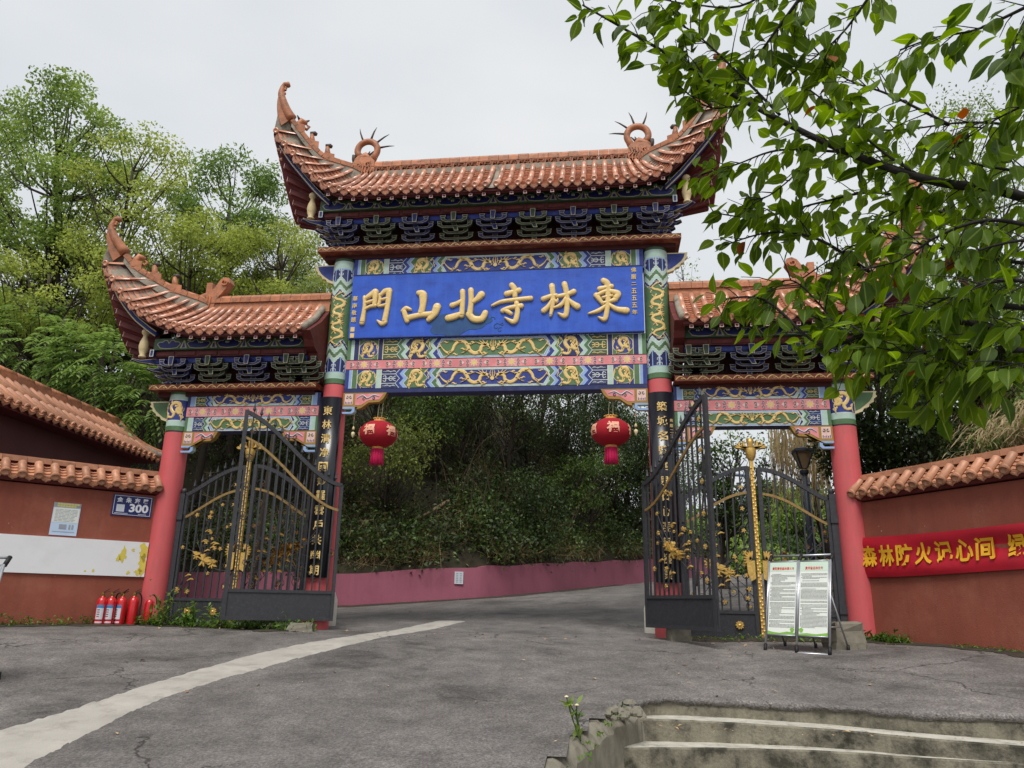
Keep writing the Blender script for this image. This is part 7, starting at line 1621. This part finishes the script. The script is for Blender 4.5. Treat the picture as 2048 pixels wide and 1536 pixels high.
# ------------------------------------------------------------------ the cherry tree at the right, its branches over the road
def cherry():
    rng = np.random.default_rng(77); B = np.array([5.2, -8.6, 0]); B[2] = -1.42; t = tag(empty('cherry_tree', tuple(B)), 'cherry tree with broad green leaves reaching in from the right', 'tree')
    br = [  # picture directions and distances measured along each limb, from the trunk outwards
        ([(2330, 520, 2.6), (2048, 395, 2.6), (1850, 358, 2.7), (1650, 285, 2.85), (1450, 180, 3.0), (1330, 105, 3.1), (1165, 10, 3.2)], .021),
        ([(2048, 460, 2.9), (1900, 430, 2.95), (1760, 385, 3.0), (1640, 405, 3.1), (1520, 435, 3.2), (1425, 425, 3.25)], .009),
        ([(2330, 640, 2.5), (2048, 615, 2.6), (1900, 600, 2.75), (1760, 555, 2.9), (1640, 480, 3.0), (1540, 465, 3.1), (1445, 492, 3.15)], .013),
        ([(2330, 690, 2.4), (2048, 665, 2.5), (1880, 640, 2.6), (1740, 665, 2.75), (1640, 690, 2.85), (1530, 600, 2.95), (1435, 600, 3.05)], .015),
        ([(2330, 700, 2.3), (2048, 700, 2.45), (1900, 708, 2.55), (1800, 700, 2.7), (1700, 668, 2.8), (1600, 620, 2.9)], .012),
        ([(2330, 620, 2.4), (2048, 670, 2.5), (1975, 725, 2.55), (1900, 760, 2.65), (1830, 775, 2.75)], .012),
        ([(1750, -200, 2.9), (1620, -30, 3.0), (1560, 50, 3.05), (1500, 125, 3.1), (1420, 165, 3.2)], .010),
        ([(1850, -180, 2.8), (1720, 20, 2.9), (1660, 90, 3.0), (1580, 150, 3.05)], .007),
        ([(2200, -60, 2.3), (2040, 20, 2.4), (1950, 60, 2.5), (1870, 75, 2.6), (1800, 100, 2.7)], .007),
        ([(2200, 300, 2.6), (2048, 255, 2.7), (1930, 245, 2.8), (1800, 260, 2.9), (1700, 255, 3.0)], .007),
        ([(1850, 358, 2.7), (1760, 300, 2.75), (1690, 235, 2.85), (1620, 180, 2.95)], .006),
        ([(1700, 305, 2.8), (1560, 300, 2.95), (1470, 330, 3.05), (1400, 350, 3.1)], .006),
        ([(2160, 20, 2.2), (2060, 90, 2.3), (2020, 160, 2.35)], .007),
        ([(2100, 350, 2.5), (1960, 330, 2.6), (1850, 300, 2.75)], .007),
        ([(2200, 540, 2.5), (2000, 520, 2.6), (1850, 490, 2.7), (1740, 470, 2.8)], .009),
        ([(1640, -120, 3.0), (1500, 5, 3.1), (1380, 8, 3.15), (1290, -10, 3.2)], .007),
        ([(1560, 230, 2.95), (1450, 120, 3.05), (1380, 60, 3.1), (1300, 20, 3.15)], .006),
        ([(1500, 205, 2.95), (1420, 215, 3.05), (1350, 165, 3.1)], .005),
        ([(1650, 285, 2.9), (1600, 340, 2.95), (1540, 390, 3.05), (1500, 400, 3.1)], .005),
        ([(1850, 358, 2.75), (1780, 430, 2.8), (1700, 440, 2.9)], .006),
        ([(2100, 460, 2.4), (1980, 440, 2.45), (1880, 470, 2.5), (1800, 520, 2.6), (1720, 540, 2.75)], .008),
        ([(2150, 580, 2.2), (2020, 560, 2.3), (1930, 580, 2.4), (1840, 620, 2.5), (1760, 640, 2.6)], .008),
        ([(2150, 640, 2.2), (2030, 660, 2.3), (1950, 690, 2.4), (1860, 700, 2.5), (1780, 700, 2.6), (1690, 640, 2.7)], .008),
        ([(2150, 720, 2.2), (2040, 735, 2.3), (1960, 750, 2.4), (1880, 735, 2.5), (1800, 745, 2.6)], .007),
        ([(2150, 500, 2.2), (2060, 480, 2.3), (1960, 500, 2.4), (1880, 540, 2.5)], .007),
        ([(1700, 690, 2.8), (1640, 610, 2.9), (1580, 560, 2.95), (1520, 590, 3.0)], .005),
        ([(1760, 470, 2.9), (1690, 500, 2.95), (1600, 560, 3.0)], .005),
        ([(2200, 180, 2.3), (2080, 200, 2.4), (1990, 240, 2.5), (1900, 300, 2.6)], .007),
        ([(1900, 250, 2.8), (1780, 190, 2.85), (1680, 150, 2.95), (1600, 60, 3.0)], .006),
        ([(2120, -60, 2.2), (2050, 40, 2.25), (2020, 110, 2.3)], .006),
    ]
    tw = MB(); wood = MB(); leaves = []
    hub = at(2330, 620, 2.6) - B
    for pts, r in br:
        P = [tuple(at(*p) - B) for p in pts]; P = spline3(P, 6); k = len(P); wood.tube(P, [max(.003, r * (1 - .82 * i / (k - 1))) for i in range(k)], 'dark_bark', 7)
        if r > .012: wood.tube([tuple(hub), P[0]], [.05, r], 'dark_bark', 7)
        L_ = sum(np.linalg.norm(np.array(P[i]) - np.array(P[i - 1])) for i in range(1, k)); nt_ = int(L_ / .029)
        for j in range(nt_):
            f = (j + .5) / nt_; 
            if f < .08: continue
            q = f * (k - 1); i = int(q); p = np.array(P[i]) + (np.array(P[min(i + 1, k - 1)]) - np.array(P[i])) * (q - i); d = np.array(P[min(i + 1, k - 1)]) - np.array(P[max(i - 1, 0)]); d /= np.linalg.norm(d)
            sd = np.cross(d, rng.normal(size=3)); sd /= np.linalg.norm(sd); tl = rng.uniform(.04, .2) * (1.0 if f < .8 else .5); td = d * .75 + sd * .8 + np.array([0, 0, -.05]); td /= np.linalg.norm(td); e = p + td * tl + np.array([0, 0, -.15 * tl])
            tw.tube([tuple(p), tuple((p + e) / 2 + np.array([0, 0, .01])), tuple(e)], [.0028, .002, .0012], 'dark_bark', 4, False)
            n = 1 + int(tl / .05)
            for z in range(n):
                g = (z + .7) / n; s = p + (e - p) * min(1, g); o = np.cross(td, rng.normal(size=3)); o /= np.linalg.norm(o); ld = td * .5 + o * .6 + np.array([0, 0, -.62 + .42 * rng.normal()]); ld /= np.linalg.norm(ld); up = rng.normal(size=3) * .45 + np.array([0, 0, 1]); leaves.append((s + ld * .015, ld, up, rng.uniform(.058, .106), rng.random() < .012))
    wood.tube([(0, 0, -.3), (-.05, .05, .6), tuple(hub * .55 + np.array([.25, 0, .1])), tuple(hub)], [.11, .09, .075, .05], 'dark_bark', 10)
    wood.build('trunk', t); tw.build('twigs', t)['kind'] = 'stuff'
    # one leaf: ovate, pointed, folded along the midrib, short stalk
    RIB = [0, 1, 0] * 8 + [1] * 4
    def ribbed(me): a = me.attributes.new('rib', 'FLOAT', 'POINT'); a.data.foreach_set('value', [float(q) for q in RIB * (len(me.vertices) // len(RIB))]); return me
    def leafm(m, fold, bend, twist=0):
        mb = MB(); V = []; prof = [(0, .0), (.07, .11), (.22, .23), (.42, .272), (.6, .235), (.75, .15), (.87, .05), (1, .0)]
        for u, w in prof: z = -bend * u * u; V += [(-w, u, z + fold * w), (0, u, z), (w, u, z + fold * w)]
        F = []
        for i in range(len(prof) - 1): F += [(3 * i, 3 * i + 1, 3 * i + 4, 3 * i + 3), (3 * i + 1, 3 * i + 2, 3 * i + 5, 3 * i + 4)]
        V = [(x, y + .05 * math.sin(x * 9 + bend * 20), z + twist * x * y) for x, y, z in V] if False else [(x, y, z + twist * x * y) for x, y, z in V]
        mb.add(V, F, m, True); mb.add([(-.008, 0, 0), (.008, 0, 0), (.008, -.2, .03), (-.008, -.2, .03)], [(0, 1, 2, 3)], m); return mb
    forms = [leafm('leaf_cherry', f, b, w) for f, b, w in ((.25, .12, .2), (.5, .22, -.3), (.1, .32, .1), (.35, .0, .4), (.7, .15, 0), (.2, .42, -.2), (.05, .18, .6), (.4, -.1, -.5))]; meshes = [ribbed(f.mesh('leaf')) for f in forms]; rust = ribbed(leafm('leaf_rust', .3, .2).mesh('leaf'))
    def dist(l):
        w = l[0] + B - CAM; dpt = w @ ROT[:, 1]; uu = 1024 + FPX * (w @ ROT[:, 0]) / dpt; vv = 768 - FPX * (w @ ROT[:, 2]) / dpt; return (0 if 0 < uu < 2048 and 0 < vv < 1536 else 100) + dpt / l[3]
    leaves.sort(key=dist)
    rest = MB()
    for i, (p, d, up, s, ru) in enumerate(leaves):
        M = frame_from(p, d, up) @ Matrix.Diagonal((s, s, s, 1))
        if i < 300: inst(rust if ru else meshes[i % 8], 'leaf', t, M)
        else:
            f = forms[i % 8]; b = len(rest.v); rest.v.extend([tuple(M @ Vector(v)) for v in f.v]); k = rest.mi('leaf_rust' if ru else 'leaf_cherry'); rest.f.extend([tuple(b + q for q in g) for g in f.f]); rest.m.extend([k] * len(f.f)); rest.sm.extend(f.sm)
    fo_ = rest.build('foliage', t); fo_['kind'] = 'stuff'; ribbed(fo_.data)
    print('cherry leaves', len(leaves))
cherry()
print('objects', len(bpy.data.objects), 'tris', sum(len(o.data.polygons) for o in bpy.data.objects if o.type == 'MESH') * 2)
